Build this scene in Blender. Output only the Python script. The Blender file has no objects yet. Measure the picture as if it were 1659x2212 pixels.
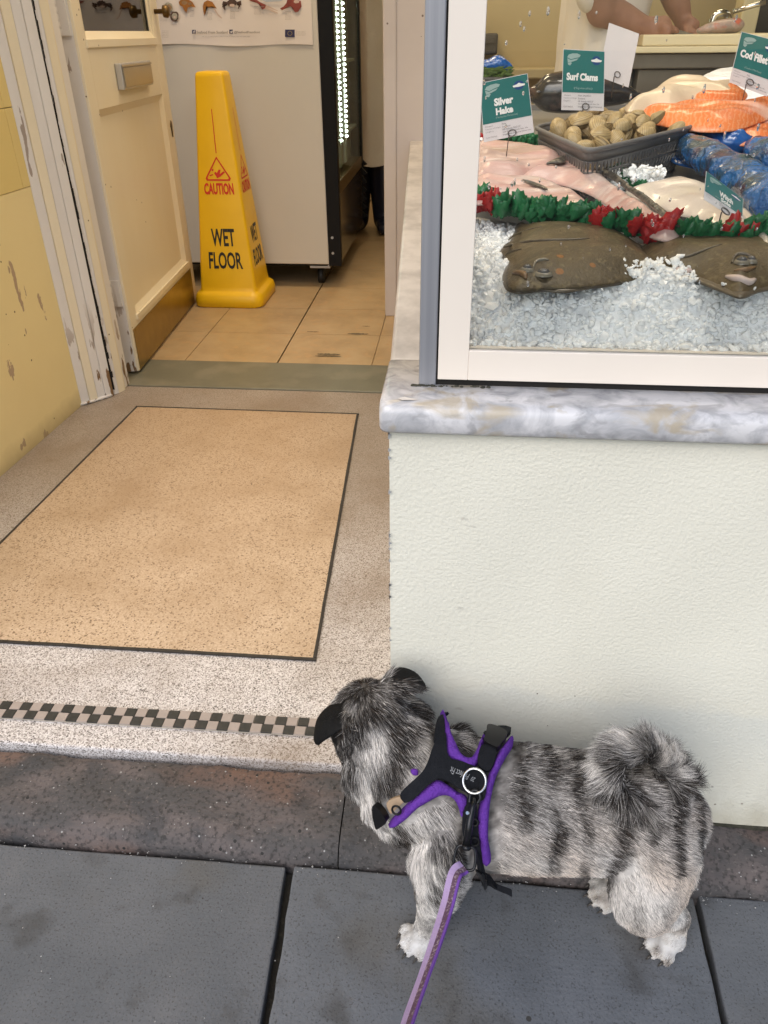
import bpy, bmesh, math, random
import numpy as np
from mathutils import Vector, Matrix
from mathutils.bvhtree import BVHTree
from mathutils.geometry import delaunay_2d_cdt
rad = math.radians
random.seed(7)
rng = np.random.default_rng(7)
scene = bpy.context.scene
col = scene.collection

# ------------------------------------------------------------------ camera
F_PX, PCX, PCY = 1661.0, 829.5, 1106.0          # focal length and centre, in 1659 x 2212 picture units
PITCH, ROLL, YAW, CAM_Z = 31.95, -0.6, 5.6, 1.04


def cam_basis():
    p, r, w = rad(PITCH), rad(ROLL), rad(YAW)
    f = np.array([-math.sin(w) * math.cos(p), math.cos(w) * math.cos(p), -math.sin(p)])
    right = np.array([math.cos(w), math.sin(w), 0.0])
    up = np.cross(right, f)
    x = right * math.cos(r) + up * math.sin(r)
    y = -right * math.sin(r) + up * math.cos(r)
    return np.array([x, y, -f])


CM = cam_basis()
CC = np.array([0, 0, CAM_Z])
cam_data = bpy.data.cameras.new('camera')
cam = bpy.data.objects.new('camera', cam_data)
col.objects.link(cam)
m = Matrix(((*CM[:, 0], CC[0]), (*CM[:, 1], CC[1]), (*CM[:, 2], CC[2]), (0, 0, 0, 1)))
cam.matrix_world = m
cam_data.sensor_fit = 'VERTICAL'
cam_data.sensor_height = 36.0
cam_data.sensor_width = 27.0
cam_data.lens = F_PX / 2212 * 36.0
cam_data.clip_start = 0.02
cam_data.clip_end = 500
scene.camera = cam
scene.render.resolution_x, scene.render.resolution_y = 768, 1024

# ------------------------------------------------------------------ world, sun, exposure
SUN_EL, SUN_AZ = 42.0, 204.0     # azimuth from +Y clockwise (the sun is behind the camera, over the street)
world = bpy.data.worlds.new('World')
scene.world = world
world.use_nodes = True
wn, wl = world.node_tree.nodes, world.node_tree.links
sky = wn.new('ShaderNodeTexSky')
sky.sky_type = 'NISHITA'
sky.sun_disc = False
sky.sun_elevation = rad(SUN_EL)
sky.sun_rotation = rad(SUN_AZ)
sky.air_density = 1.0
sky.dust_density = 2.0
sky.ozone_density = 1.0
wn['Background'].inputs['Strength'].default_value = 0.135
wl.new(sky.outputs[0], wn['Background'].inputs['Color'])
sun_data = bpy.data.lights.new('sun', 'SUN')
sun_data.energy = 1.5
sun_data.angle = rad(58)
sun_data.color = (1.0, 0.965, 0.92)
sun = bpy.data.objects.new('sun', sun_data)
col.objects.link(sun)
sd = Vector((math.sin(rad(SUN_AZ)) * math.cos(rad(SUN_EL)), math.cos(rad(SUN_AZ)) * math.cos(rad(SUN_EL)), math.sin(rad(SUN_EL))))
sun.rotation_euler = sd.to_track_quat('Z', 'Y').to_euler()
scene.view_settings.view_transform = 'Standard'
scene.view_settings.look = 'None'
scene.view_settings.exposure = 0.33
scene.view_settings.gamma = 1.0
scene.cycles.use_denoising = True
scene.cycles.max_bounces = 12
scene.cycles.diffuse_bounces = 9
scene.cycles.glossy_bounces = 3
scene.cycles.transmission_bounces = 6
scene.cycles.transparent_max_bounces = 12
scene.cycles.caustics_reflective = False
scene.cycles.caustics_refractive = False
scene.cycles.sample_clamp_indirect = 6.0


# ------------------------------------------------------------------ picture point -> point in the place
def ray(x, y):
    d = np.array([(x - PCX) / F_PX, -(y - PCY) / F_PX, -1.0])
    return CM.T @ d


def onz(x, y, z):
    d = ray(x, y)
    return CC + d * (z - CAM_Z) / d[2]


def ony(x, y, Y):
    d = ray(x, y)
    return CC + d * Y / d[1]


def onpl(x, y, p, n):
    d = ray(x, y)
    p = np.array(p, float); n = np.array(n, float)
    return CC + d * ((p - CC) @ n) / (d @ n)


def bed_z(Y):
    return 0.785 + 0.1 * max(0.0, Y - 1.3)


def onbed(x, y, dz=0.0):
    z = 0.785 + dz
    for _ in range(25):
        p = onz(x, y, z)
        z = 0.6 * z + 0.4 * (bed_z(p[1]) + dz)
    return p


def zs(pts, x0, y0, s):
    """picture points read off an enlarged view (origin x0,y0 in full pixels, scale s)"""
    return [((x0 + a / s) / 1.8228, (y0 + b / s) / 1.8228) for a, b in pts]


# ------------------------------------------------------------------ object helpers
def empty(name, loc, label, cat, group=None, rz=0.0):
    o = bpy.data.objects.new(name, None)
    o.empty_display_size = 0.05
    o.location = loc
    o.rotation_euler = (0, 0, rz)
    col.objects.link(o)
    tag(o, label, cat, group)
    return o


def tag(o, label, cat, group=None):
    o['label'] = label
    o['category'] = cat
    if group:
        o['group'] = group
    return o


def struct(o):
    o['kind'] = 'structure'
    return o


def root_mat(p):
    mm = Matrix.LocRotScale(p.location, p.rotation_euler, p.scale)
    if p.parent:
        mm = root_mat(p.parent) @ p.matrix_parent_inverse @ mm
    return mm


def adopt(o, parent):
    o.parent = parent
    o.matrix_parent_inverse = root_mat(parent).inverted()
    return o


class MB:
    """collects polygons, builds ONE mesh object"""

    def __init__(self):
        self.v, self.f, self.mi, self.sm = [], [], [], []

    def add(self, verts, faces, mi=0, smooth=False):
        b = len(self.v)
        self.v += [tuple(map(float, p)) for p in verts]
        for f in faces:
            self.f.append(tuple(b + i for i in f)); self.mi.append(mi); self.sm.append(smooth)
        return self

    def box(self, a, b, mi=0):
        (x0, y0, z0), (x1, y1, z1) = a, b
        vs = [(x0, y0, z0), (x1, y0, z0), (x1, y1, z0), (x0, y1, z0), (x0, y0, z1), (x1, y0, z1), (x1, y1, z1), (x0, y1, z1)]
        return self.add(vs, [(0, 3, 2, 1), (4, 5, 6, 7), (0, 1, 5, 4), (1, 2, 6, 5), (2, 3, 7, 6), (3, 0, 4, 7)], mi)

    def prism(self, poly, z0, z1, mi=0):
        """poly: plan outline, counter-clockwise"""
        n = len(poly)
        vs = [(p[0], p[1], z0) for p in poly] + [(p[0], p[1], z1) for p in poly]
        fs = [tuple(range(n - 1, -1, -1)), tuple(range(n, 2 * n))]
        fs += [(i, (i + 1) % n, n + (i + 1) % n, n + i) for i in range(n)]
        return self.add(vs, fs, mi)

    def slab(self, pts, nrm, t, mi=0):
        """polygon pts in space, thickened by t along nrm"""
        n = len(pts)
        nrm = np.array(nrm, float); nrm /= np.linalg.norm(nrm)
        pts = [np.array(p, float) for p in pts]
        vs = pts + [p + nrm * t for p in pts]
        fs = [tuple(range(n - 1, -1, -1)), tuple(range(n, 2 * n))]
        fs += [(i, (i + 1) % n, n + (i + 1) % n, n + i) for i in range(n)]
        return self.add(vs, fs, mi)

    def tube(self, pts, r, n=10, mi=0, closed=False, cap=True, flat=None):
        """swept round tube; r a number or one per point; flat=(vector) -> squashed along that direction by half"""
        P = [np.array(p, float) for p in pts]
        k = len(P)
        rr = [r] * k if not hasattr(r, '__len__') else list(r)
        rings = []
        up = np.array([0.0, 0.0, 1.0])
        t0 = P[1] - P[0]
        if abs(t0[2]) > 0.9 * np.linalg.norm(t0):
            up = np.array([0.0, 1.0, 0.0])
        u = None
        for i in range(k):
            a = P[(i - 1) % k] if (closed or i > 0) else P[i]
            b = P[(i + 1) % k] if (closed or i < k - 1) else P[i]
            t = b - a
            t /= max(np.linalg.norm(t), 1e-9)
            if u is None:
                u = np.cross(t, up)
            else:
                u = u - t * (u @ t)
            u /= max(np.linalg.norm(u), 1e-9)
            w = np.cross(t, u)
            rings.append([P[i] + rr[i] * (math.cos(2 * math.pi * j / n) * u + math.sin(2 * math.pi * j / n) * w) for j in range(n)])
        vs = [p for g in rings for p in g]
        fs = []
        m_ = k if closed else k - 1
        for i in range(m_):
            for j in range(n):
                a, b = i * n + j, i * n + (j + 1) % n
                c, d = ((i + 1) % k) * n + (j + 1) % n, ((i + 1) % k) * n + j
                fs.append((a, b, c, d))
        self.add(vs, fs, mi, True)
        if cap and not closed:
            b = len(self.v) - len(vs)
            self.f.append(tuple(b + j for j in range(n - 1, -1, -1))); self.mi.append(mi); self.sm.append(False)
            self.f.append(tuple(b + (k - 1) * n + j for j in range(n))); self.mi.append(mi); self.sm.append(False)
        return self

    def lathe(self, prof, c=(0, 0, 0), n=24, mi=0):
        vs, fs = [], []
        for (r, z) in prof:
            vs += [(c[0] + r * math.cos(2 * math.pi * j / n), c[1] + r * math.sin(2 * math.pi * j / n), c[2] + z) for j in range(n)]
        for i in range(len(prof) - 1):
            fs += [(i * n + j, i * n + (j + 1) % n, (i + 1) * n + (j + 1) % n, (i + 1) * n + j) for j in range(n)]
        return self.add(vs, fs, mi, True)

    def build(self, name, mats, parent=None, bevel=0.0, segs=2, recalc=True):
        me = bpy.data.meshes.new(name)
        me.from_pydata(self.v, [], self.f)
        for i, p in enumerate(me.polygons):
            p.material_index = self.mi[i]
            p.use_smooth = self.sm[i]
        if recalc:
            bm = bmesh.new(); bm.from_mesh(me)
            bmesh.ops.recalc_face_normals(bm, faces=bm.faces)
            bm.to_mesh(me); bm.free()
        for mt in (mats if isinstance(mats, (list, tuple)) else [mats]):
            me.materials.append(mt)
        o = bpy.data.objects.new(name, me)
        col.objects.link(o)
        if bevel:
            md = o.modifiers.new('bevel', 'BEVEL')
            md.width = bevel; md.segments = segs; md.limit_method = 'ANGLE'; md.angle_limit = rad(40)
        if parent is not None:
            adopt(o, parent)
        return o


def smooth_curve(pts, per=6, closed=False):
    P = [np.array(p, float) for p in pts]
    n = len(P); out = []
    rng_ = range(n if closed else n - 1)
    for i in rng_:
        p0 = P[(i - 1) % n] if (closed or i > 0) else 2 * P[0] - P[1]
        p1, p2 = P[i], P[(i + 1) % n]
        p3 = P[(i + 2) % n] if (closed or i + 2 < n) else 2 * P[-1] - P[-2]
        for k in range(per):
            t = k / per
            out.append(0.5 * (2 * p1 + (p2 - p0) * t + (2 * p0 - 5 * p1 + 4 * p2 - p3) * t * t + (3 * p1 - p0 - 3 * p2 + p3) * t ** 3))
    if not closed:
        out.append(P[-1])
    return out


def mesh_of(o):
    dg = bpy.context.evaluated_depsgraph_get()
    dg.update()
    me = bpy.data.meshes.new_from_object(o.evaluated_get(dg))
    return me


def organic(name, chains, voxel, mat, smooth=4, parent=None, blobs=()):
    """chains: lists of (x,y,z,r) or (x,y,z,ra,rb): overlapping tapered tubes, fused by a voxel remesh into one skin"""
    vs, fs = [], []
    N = 18

    def ring_chain(ch):
        P = smooth_curve([np.array([*c[:3], c[3], c[4] if len(c) > 4 else c[3]]) for c in ch], 5)
        C = [p[:3] for p in P]; ra = [max(p[3], 1e-3) for p in P]; rb = [max(p[4], 1e-3) for p in P]
        T = []
        for i in range(len(C)):
            t = C[min(i + 1, len(C) - 1)] - C[max(i - 1, 0)]
            T.append(t / max(np.linalg.norm(t), 1e-9))
        seq = []
        for a in (70, 45, 20):
            seq.append((C[0] - T[0] * min(ra[0], rb[0]) * math.sin(rad(a)), math.cos(rad(a)), ra[0], rb[0], T[0]))
        for i in range(len(C)):
            seq.append((C[i], 1.0, ra[i], rb[i], T[i]))
        for a in (20, 45, 70):
            seq.append((C[-1] + T[-1] * min(ra[-1], rb[-1]) * math.sin(rad(a)), math.cos(rad(a)), ra[-1], rb[-1], T[-1]))
        b0 = len(vs)
        u = None
        for c, k, a_, b_, t in seq:
            if u is None:
                ref = np.array([0, 0, 1.0]) if abs(t[2]) < 0.9 else np.array([0, 1.0, 0])
                u = np.cross(t, ref)
            else:
                u = u - t * (u @ t)
            u /= max(np.linalg.norm(u), 1e-9)
            w = np.cross(u, t)
            for j in range(N):
                q = 2 * math.pi * j / N
                vs.append(c + k * (a_ * math.cos(q) * u + b_ * math.sin(q) * w))
        m_ = len(seq)
        for i in range(m_ - 1):
            for j in range(N):
                fs.append((b0 + i * N + j, b0 + i * N + (j + 1) % N, b0 + (i + 1) * N + (j + 1) % N, b0 + (i + 1) * N + j))
        fs.append(tuple(b0 + j for j in range(N - 1, -1, -1)))
        fs.append(tuple(b0 + (m_ - 1) * N + j for j in range(N)))

    for ch in chains:
        ring_chain(ch)
    for (c, r) in blobs:
        r = np.array([r, r, r]) if not hasattr(r, '__len__') else np.array(r)
        b0 = len(vs); L = 10
        for i in range(1, L):
            for j in range(N):
                th, ph = math.pi * i / L, 2 * math.pi * j / N
                vs.append(np.array(c) + r * np.array([math.sin(th) * math.cos(ph), math.sin(th) * math.sin(ph), math.cos(th)]))
        for i in range(L - 2):
            for j in range(N):
                fs.append((b0 + i * N + j, b0 + (i + 1) * N + j, b0 + (i + 1) * N + (j + 1) % N, b0 + i * N + (j + 1) % N))
        fs.append(tuple(b0 + j for j in range(N)))
        fs.append(tuple(b0 + (L - 2) * N + j for j in range(N - 1, -1, -1)))
    me = bpy.data.meshes.new(name)
    me.from_pydata([tuple(map(float, v)) for v in vs], [], fs)
    o = bpy.data.objects.new(name, me)
    col.objects.link(o)
    rm = o.modifiers.new('r', 'REMESH'); rm.mode = 'VOXEL'; rm.voxel_size = voxel
    sm = o.modifiers.new('s', 'SMOOTH'); sm.factor = 0.6; sm.iterations = smooth
    me2 = mesh_of(o)
    o.modifiers.clear()
    o.data = me2
    bpy.data.meshes.remove(me)
    me2.name = name
    me2.materials.clear()
    me2.materials.append(mat)
    for p in me2.polygons:
        p.use_smooth = True
    if parent is not None:
        adopt(o, parent)
    return o


def text_mesh(body, bold=0.0):
    cu = bpy.data.curves.new('txt', 'FONT')
    cu.body = body
    cu.size = 1.0
    cu.offset = bold
    cu.resolution_u = 3
    o = bpy.data.objects.new('txt', cu)
    col.objects.link(o)
    me = mesh_of(o)
    V = np.array([v.co[:] for v in me.vertices]); Fc = [tuple(p.vertices) for p in me.polygons]
    bpy.data.objects.remove(o); bpy.data.curves.remove(cu); bpy.data.meshes.remove(me)
    return V, Fc


def quad(TL, TR, BR, BL, toward=None):
    """maps (u,v) in 0..1 (v down) onto a flat four-corner panel, off = lift towards the viewer's side"""
    TL, TR, BR, BL = [np.array(p, float) for p in (TL, TR, BR, BL)]
    n = np.cross(BL - TL, TR - TL); n /= np.linalg.norm(n)
    ref = (CC if toward is None else np.array(toward)) - TL
    if n @ ref < 0:
        n = -n

    def f(u, v, off=0.0):
        return (TL * (1 - u) + TR * u) * (1 - v) + (BL * (1 - u) + BR * u) * v + n * off
    f.n = n
    return f


def put_text(mb, q, body, rect, off=0.0006, bold=0.02, mi=0, fit='both'):
    """letters filling rect=(u0,v0,u1,v1) of a panel"""
    V, Fc = text_mesh(body, bold)
    lo, hi = V.min(0), V.max(0)
    u0, v0, u1, v1 = rect
    pts = [q(u0 + (p[0] - lo[0]) / (hi[0] - lo[0]) * (u1 - u0), v1 - (p[1] - lo[1]) / (hi[1] - lo[1]) * (v1 - v0), off) for p in V]
    mb.add(pts, Fc, mi)


def put_poly(mb, q, uv, off=0.0005, mi=0):
    mb.add([q(u, v, off) for u, v in uv], [tuple(range(len(uv)))], mi)


def circle_uv(cu, cv, ru, rv, n=20):
    return [(cu + ru * math.cos(2 * math.pi * i / n), cv + rv * math.sin(2 * math.pi * i / n)) for i in range(n)]


# ------------------------------------------------------------------ materials
def mat(name, base, rough=0.6, c2=None, nscale=20, namt=0.5, bump=0.0, bscale=200, spec=0.5, metal=0.0, trans=0.0, ior=1.45,
        stretch=(1, 1, 1), alpha=1.0, coat=0.0, sss=0.0, detail=6, lo=0.35, hi=0.65, c3=None, n3=4, extra=None, bdist=0.002):
    mt = bpy.data.materials.new(name)
    mt.use_nodes = True
    nt = mt.node_tree; N, L = nt.nodes, nt.links
    b = N['Principled BSDF']
    b.inputs['Base Color'].default_value = (*base, 1)
    b.inputs['Roughness'].default_value = rough
    b.inputs['Specular IOR Level'].default_value = spec
    b.inputs['Metallic'].default_value = metal
    b.inputs['Transmission Weight'].default_value = trans
    b.inputs['IOR'].default_value = ior
    b.inputs['Coat Weight'].default_value = coat
    b.inputs['Alpha'].default_value = alpha
    if sss:
        b.inputs['Subsurface Weight'].default_value = sss
        b.inputs['Subsurface Radius'].default_value = (0.01, 0.006, 0.004)
        b.inputs['Subsurface Scale'].default_value = 1.0
    tc = N.new('ShaderNodeTexCoord'); mp = N.new('ShaderNodeMapping')
    mp.inputs['Scale'].default_value = stretch
    L.new(tc.outputs['Object'], mp.inputs['Vector'])
    cur = None
    if c2 is not None:
        nz = N.new('ShaderNodeTexNoise'); nz.inputs['Scale'].default_value = nscale; nz.inputs['Detail'].default_value = detail
        nz.inputs['Roughness'].default_value = 0.6
        L.new(mp.outputs[0], nz.inputs['Vector'])
        mr = N.new('ShaderNodeMapRange'); mr.inputs['From Min'].default_value = lo; mr.inputs['From Max'].default_value = hi
        mr.inputs['To Max'].default_value = namt
        L.new(nz.outputs['Fac'], mr.inputs['Value'])
        mx = N.new('ShaderNodeMix'); mx.data_type = 'RGBA'
        mx.inputs['A'].default_value = (*base, 1); mx.inputs['B'].default_value = (*c2, 1)
        L.new(mr.outputs[0], mx.inputs['Factor'])
        cur = mx.outputs['Result']
    if c3 is not None:
        nz = N.new('ShaderNodeTexNoise'); nz.inputs['Scale'].default_value = n3; nz.inputs['Detail'].default_value = 8
        L.new(mp.outputs[0], nz.inputs['Vector'])
        mr = N.new('ShaderNodeMapRange'); mr.inputs['From Min'].default_value = 0.52; mr.inputs['From Max'].default_value = 0.66
        L.new(nz.outputs['Fac'], mr.inputs['Value'])
        mx = N.new('ShaderNodeMix'); mx.data_type = 'RGBA'
        if cur is None:
            mx.inputs['A'].default_value = (*base, 1)
        else:
            L.new(cur, mx.inputs['A'])
        mx.inputs['B'].default_value = (*c3, 1)
        L.new(mr.outputs[0], mx.inputs['Factor'])
        cur = mx.outputs['Result']
    if cur is not None:
        L.new(cur, b.inputs['Base Color'])
    if bump:
        nz = N.new('ShaderNodeTexNoise'); nz.inputs['Scale'].default_value = bscale; nz.inputs['Detail'].default_value = 4
        L.new(mp.outputs[0], nz.inputs['Vector'])
        bp = N.new('ShaderNodeBump'); bp.inputs['Strength'].default_value = bump; bp.inputs['Distance'].default_value = bdist
        L.new(nz.outputs['Fac'], bp.inputs['Height'])
        L.new(bp.outputs[0], b.inputs['Normal'])
    mt['out'] = 1
    return mt


def nodes_of(mt):
    return mt.node_tree.nodes, mt.node_tree.links, mt.node_tree.nodes['Principled BSDF']


def add_layer(mt, color, fac_build):
    """mixes one more colour over a material's base colour; fac_build(N, L, tc) returns the factor socket"""
    N, L, b = nodes_of(mt)
    tc = [n for n in N if n.type == 'TEX_COORD'][0]
    fac = fac_build(N, L, tc)
    mx = N.new('ShaderNodeMix'); mx.data_type = 'RGBA'
    bc = b.inputs['Base Color']
    if bc.is_linked:
        src = bc.links[0].from_socket
        L.new(src, mx.inputs['A'])
    else:
        mx.inputs['A'].default_value = bc.default_value
    mx.inputs['B'].default_value = (*color, 1)
    L.new(fac, mx.inputs['Factor'])
    L.new(mx.outputs['Result'], bc)


def specks(scale, size, lo=0.0, chance=0.35, vec='Object', amt=1.0):
    """scattered small round marks"""
    def fb(N, L, tc):
        v = N.new('ShaderNodeTexVoronoi'); v.inputs['Scale'].default_value = scale
        L.new(tc.outputs[vec], v.inputs['Vector'])
        lt = N.new('ShaderNodeMath'); lt.operation = 'LESS_THAN'; lt.inputs[1].default_value = size
        L.new(v.outputs['Distance'], lt.inputs[0])
        sp = N.new('ShaderNodeSeparateColor'); L.new(v.outputs['Color'], sp.inputs[0])
        l2 = N.new('ShaderNodeMath'); l2.operation = 'LESS_THAN'; l2.inputs[1].default_value = chance
        L.new(sp.outputs[0], l2.inputs[0])
        ml = N.new('ShaderNodeMath'); ml.operation = 'MULTIPLY'
        L.new(lt.outputs[0], ml.inputs[0]); L.new(l2.outputs[0], ml.inputs[1])
        m2 = N.new('ShaderNodeMath'); m2.operation = 'MULTIPLY'; m2.inputs[1].default_value = amt
        L.new(ml.outputs[0], m2.inputs[0])
        return m2.outputs[0]
    return fb


def patches(scale, lo, hi, amt=1.0, stretch=(1, 1, 1), shift=(0, 0, 0), detail=8):
    """irregular noise patches"""
    def fb(N, L, tc):
        mp = N.new('ShaderNodeMapping'); mp.inputs['Scale'].default_value = stretch; mp.inputs['Location'].default_value = shift
        L.new(tc.outputs['Object'], mp.inputs['Vector'])
        nz = N.new('ShaderNodeTexNoise'); nz.inputs['Scale'].default_value = scale; nz.inputs['Detail'].default_value = detail
        L.new(mp.outputs[0], nz.inputs['Vector'])
        mr = N.new('ShaderNodeMapRange'); mr.inputs['From Min'].default_value = lo; mr.inputs['From Max'].default_value = hi
        mr.inputs['To Max'].default_value = amt
        L.new(nz.outputs['Fac'], mr.inputs['Value'])
        return mr.outputs[0]
    return fb


def band(axis, a, b, nscale=15, namt=0.04, amt=1.0):
    """1 below a, fading to 0 at b along an axis, with a wandering edge"""
    def fb(N, L, tc):
        sp = N.new('ShaderNodeSeparateXYZ'); L.new(tc.outputs['Object'], sp.inputs[0])
        nz = N.new('ShaderNodeTexNoise'); nz.inputs['Scale'].default_value = nscale; nz.inputs['Detail'].default_value = 6
        L.new(tc.outputs['Object'], nz.inputs['Vector'])
        ma = N.new('ShaderNodeMath'); ma.operation = 'MULTIPLY_ADD'; ma.inputs[1].default_value = namt * 2; ma.inputs[2].default_value = -namt
        L.new(nz.outputs['Fac'], ma.inputs[0])
        ad = N.new('ShaderNodeMath'); ad.operation = 'ADD'
        L.new(sp.outputs['XYZ'.index(axis)], ad.inputs[0]); L.new(ma.outputs[0], ad.inputs[1])
        mr = N.new('ShaderNodeMapRange'); mr.inputs['From Min'].default_value = a; mr.inputs['From Max'].default_value = b
        mr.inputs['To Min'].default_value = amt; mr.inputs['To Max'].default_value = 0.0
        L.new(ad.outputs[0], mr.inputs['Value'])
        return mr.outputs[0]
    return fb


def terrazzo(name, stops, scale, rough=0.5, dirt=(0.2, 0.16, 0.12), dlo=0.5, dhi=0.75, damt=0.5):
    mt = mat(name, (0.5, 0.45, 0.4), rough, bump=0.15, bscale=500, bdist=0.001)
    N, L, b = nodes_of(mt)
    tc = [n for n in N if n.type == 'TEX_COORD'][0]
    v = N.new('ShaderNodeTexVoronoi'); v.inputs['Scale'].default_value = scale; v.inputs['Randomness'].default_value = 1.0
    L.new(tc.outputs['Object'], v.inputs['Vector'])
    sp = N.new('ShaderNodeSeparateColor'); L.new(v.outputs['Color'], sp.inputs[0])
    cr = N.new('ShaderNodeValToRGB'); cr.color_ramp.interpolation = 'CONSTANT'
    e = cr.color_ramp.elements
    e[0].position = 0.0; e[0].color = (*stops[0][1], 1)
    e[1].position = stops[1][0]; e[1].color = (*stops[1][1], 1)
    for p, c in stops[2:]:
        x = e.new(p); x.color = (*c, 1)
    L.new(sp.outputs[0], cr.inputs[0])
    L.new(cr.outputs[0], b.inputs['Base Color'])
    add_layer(mt, dirt, patches(5, dlo, dhi, damt))
    return mt


def mulsock(N, L, a, b):
    ml = N.new('ShaderNodeMath'); ml.operation = 'MULTIPLY'
    L.new(a, ml.inputs[0]); L.new(b, ml.inputs[1])
    return ml.outputs[0]


# ================================================================== THE SETTING
# ---- materials of the setting
m_road = mat('road_asphalt', (0.05, 0.05, 0.052), 0.9, c2=(0.03, 0.03, 0.03), nscale=30, bump=0.5, bscale=300)
m_paver = mat('paving_stone', (0.138, 0.150, 0.170), 0.8, c2=(0.088, 0.097, 0.11), nscale=9, namt=0.8, bump=0.35, bscale=260, lo=0.3, hi=0.7,
              c3=(0.105, 0.10, 0.09), n3=3.2)
add_layer(m_paver, (0.15, 0.15, 0.155), patches(240, 0.56, 0.7, 0.35))
add_layer(m_paver, (0.045, 0.043, 0.04), patches(13, 0.58, 0.70, 0.6))
add_layer(m_paver, (0.17, 0.17, 0.175), patches(4, 0.56, 0.75, 0.45, shift=(3, 9, 1)))
add_layer(m_paver, (0.03, 0.03, 0.03), patches(330, 0.56, 0.68, 0.6))
add_layer(m_paver, (0.045, 0.044, 0.043), specks(38, 0.16, chance=0.04))
add_layer(m_paver, (0.28, 0.28, 0.28), specks(45, 0.045, chance=0.16))


def dimples(mt, scale, strength):
    """faint pressed dimple pattern of the paving slabs"""
    N, L, b = nodes_of(mt)
    tc = [n for n in N if n.type == 'TEX_COORD'][0]
    old = b.inputs['Normal'].links[0].from_node
    w1 = N.new('ShaderNodeTexWave'); w1.inputs['Scale'].default_value = scale; w1.bands_direction = 'X'
    w2 = N.new('ShaderNodeTexWave'); w2.inputs['Scale'].default_value = scale; w2.bands_direction = 'Y'
    L.new(tc.outputs['Object'], w1.inputs['Vector']); L.new(tc.outputs['Object'], w2.inputs['Vector'])
    ml = N.new('ShaderNodeMath'); ml.operation = 'MULTIPLY'
    L.new(w1.outputs['Fac'], ml.inputs[0]); L.new(w2.outputs['Fac'], ml.inputs[1])
    bp = N.new('ShaderNodeBump'); bp.inputs['Strength'].default_value = strength; bp.inputs['Distance'].default_value = 0.0012
    L.new(ml.outputs[0], bp.inputs['Height']); L.new(old.outputs[0], bp.inputs['Normal'])
    L.new(bp.outputs[0], b.inputs['Normal'])


dimples(m_paver, 38, 0.13)
m_joint = mat('joint_dirt', (0.018, 0.017, 0.015), 0.95, c2=(0.06, 0.055, 0.04), nscale=160, bump=0.6, bscale=250, lo=0.5, hi=0.7)
m_kerb = mat('kerb_stone', (0.066, 0.063, 0.064), 0.78, c2=(0.112, 0.095, 0.093), nscale=11, namt=1.0, bump=0.6, bscale=190, lo=0.45, hi=0.62, stretch=(0.6, 1.4, 1))
add_layer(m_kerb, (0.155, 0.092, 0.068), patches(5.5, 0.53, 0.70, 0.9, stretch=(0.6, 1.6, 1), shift=(3.1, 1.7, 0)))
add_layer(m_kerb, (0.045, 0.046, 0.05), patches(16, 0.52, 0.66, 0.75, shift=(1.3, 4.2, 0)))
add_layer(m_kerb, (0.3, 0.3, 0.3), specks(130, 0.2, chance=0.09))
add_layer(m_kerb, (0.022, 0.021, 0.021), patches(150, 0.50, 0.66, 0.75))
add_layer(m_kerb, (0.17, 0.15, 0.14), patches(210, 0.60, 0.72, 0.6, shift=(5, 2, 1)))
add_layer(m_kerb, (0.02, 0.02, 0.02), specks(90, 0.24, chance=0.10))
m_terr = terrazzo('terrazzo_grey', [(0, (0.57, 0.54, 0.54)), (0.30, (0.36, 0.335, 0.33)), (0.50, (0.68, 0.66, 0.66)), (0.72, (0.23, 0.21, 0.20)), (0.87, (0.08, 0.073, 0.07)), (0.91, (0.50, 0.475, 0.47))],
                  470, 0.45, dirt=(0.24, 0.19, 0.15), dlo=0.46, dhi=0.75, damt=0.5)
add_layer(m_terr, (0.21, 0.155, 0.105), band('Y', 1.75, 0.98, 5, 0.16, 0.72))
add_layer(m_terr, (0.17, 0.115, 0.07), patches(3.2, 0.5, 0.72, 0.55, shift=(2, 5, 0)))
m_inlay = terrazzo('terrazzo_buff', [(0, (0.51, 0.39, 0.28)), (0.38, (0.42, 0.315, 0.22)), (0.60, (0.56, 0.44, 0.325)), (0.80, (0.20, 0.135, 0.085)), (0.89, (0.48, 0.365, 0.255))],
                   330, 0.42, dirt=(0.33, 0.225, 0.135), dlo=0.42, dhi=0.72, damt=0.6)
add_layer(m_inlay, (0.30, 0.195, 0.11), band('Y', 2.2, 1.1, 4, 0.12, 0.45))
add_layer(m_inlay, (0.12, 0.08, 0.05), specks(120, 0.20, chance=0.10))
m_black = mat('black_strip', (0.018, 0.016, 0.015), 0.6, c2=(0.05, 0.045, 0.04), nscale=60)
m_tesblack = mat('black_tessera', (0.022, 0.024, 0.024), 0.55, c2=(0.05, 0.05, 0.05), nscale=80, bump=0.1)
m_tesgrey = mat('grey_tessera', (0.36, 0.31, 0.285), 0.6, c2=(0.27, 0.235, 0.215), nscale=60, bump=0.1)
m_grout = mat('grout', (0.44, 0.40, 0.34), 0.9, c2=(0.2, 0.18, 0.15), nscale=40)
m_slate = mat('green_slate', (0.165, 0.158, 0.115), 0.42, c2=(0.12, 0.112, 0.08), nscale=9, bump=0.12, bscale=120, c3=(0.2, 0.185, 0.135), n3=6)
m_ftile = mat('floor_tile', (0.45, 0.325, 0.185), 0.38, c2=(0.36, 0.25, 0.135), nscale=7, namt=1.0, bump=0.06, bscale=150, c3=(0.44, 0.29, 0.15), n3=26)
m_fgrout = mat('floor_grout', (0.05, 0.038, 0.025), 0.8)
m_plaster_y = mat('yellow_paint', (0.80, 0.675, 0.36), 0.5, c2=(0.74, 0.61, 0.31), nscale=4, bump=0.12, bscale=90, lo=0.3, hi=0.7)
add_layer(m_plaster_y, (0.42, 0.31, 0.21), patches(16, 0.655, 0.665, 1.0, stretch=(1, 1, 0.45), shift=(0, 0.1, 0.9)))
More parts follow.
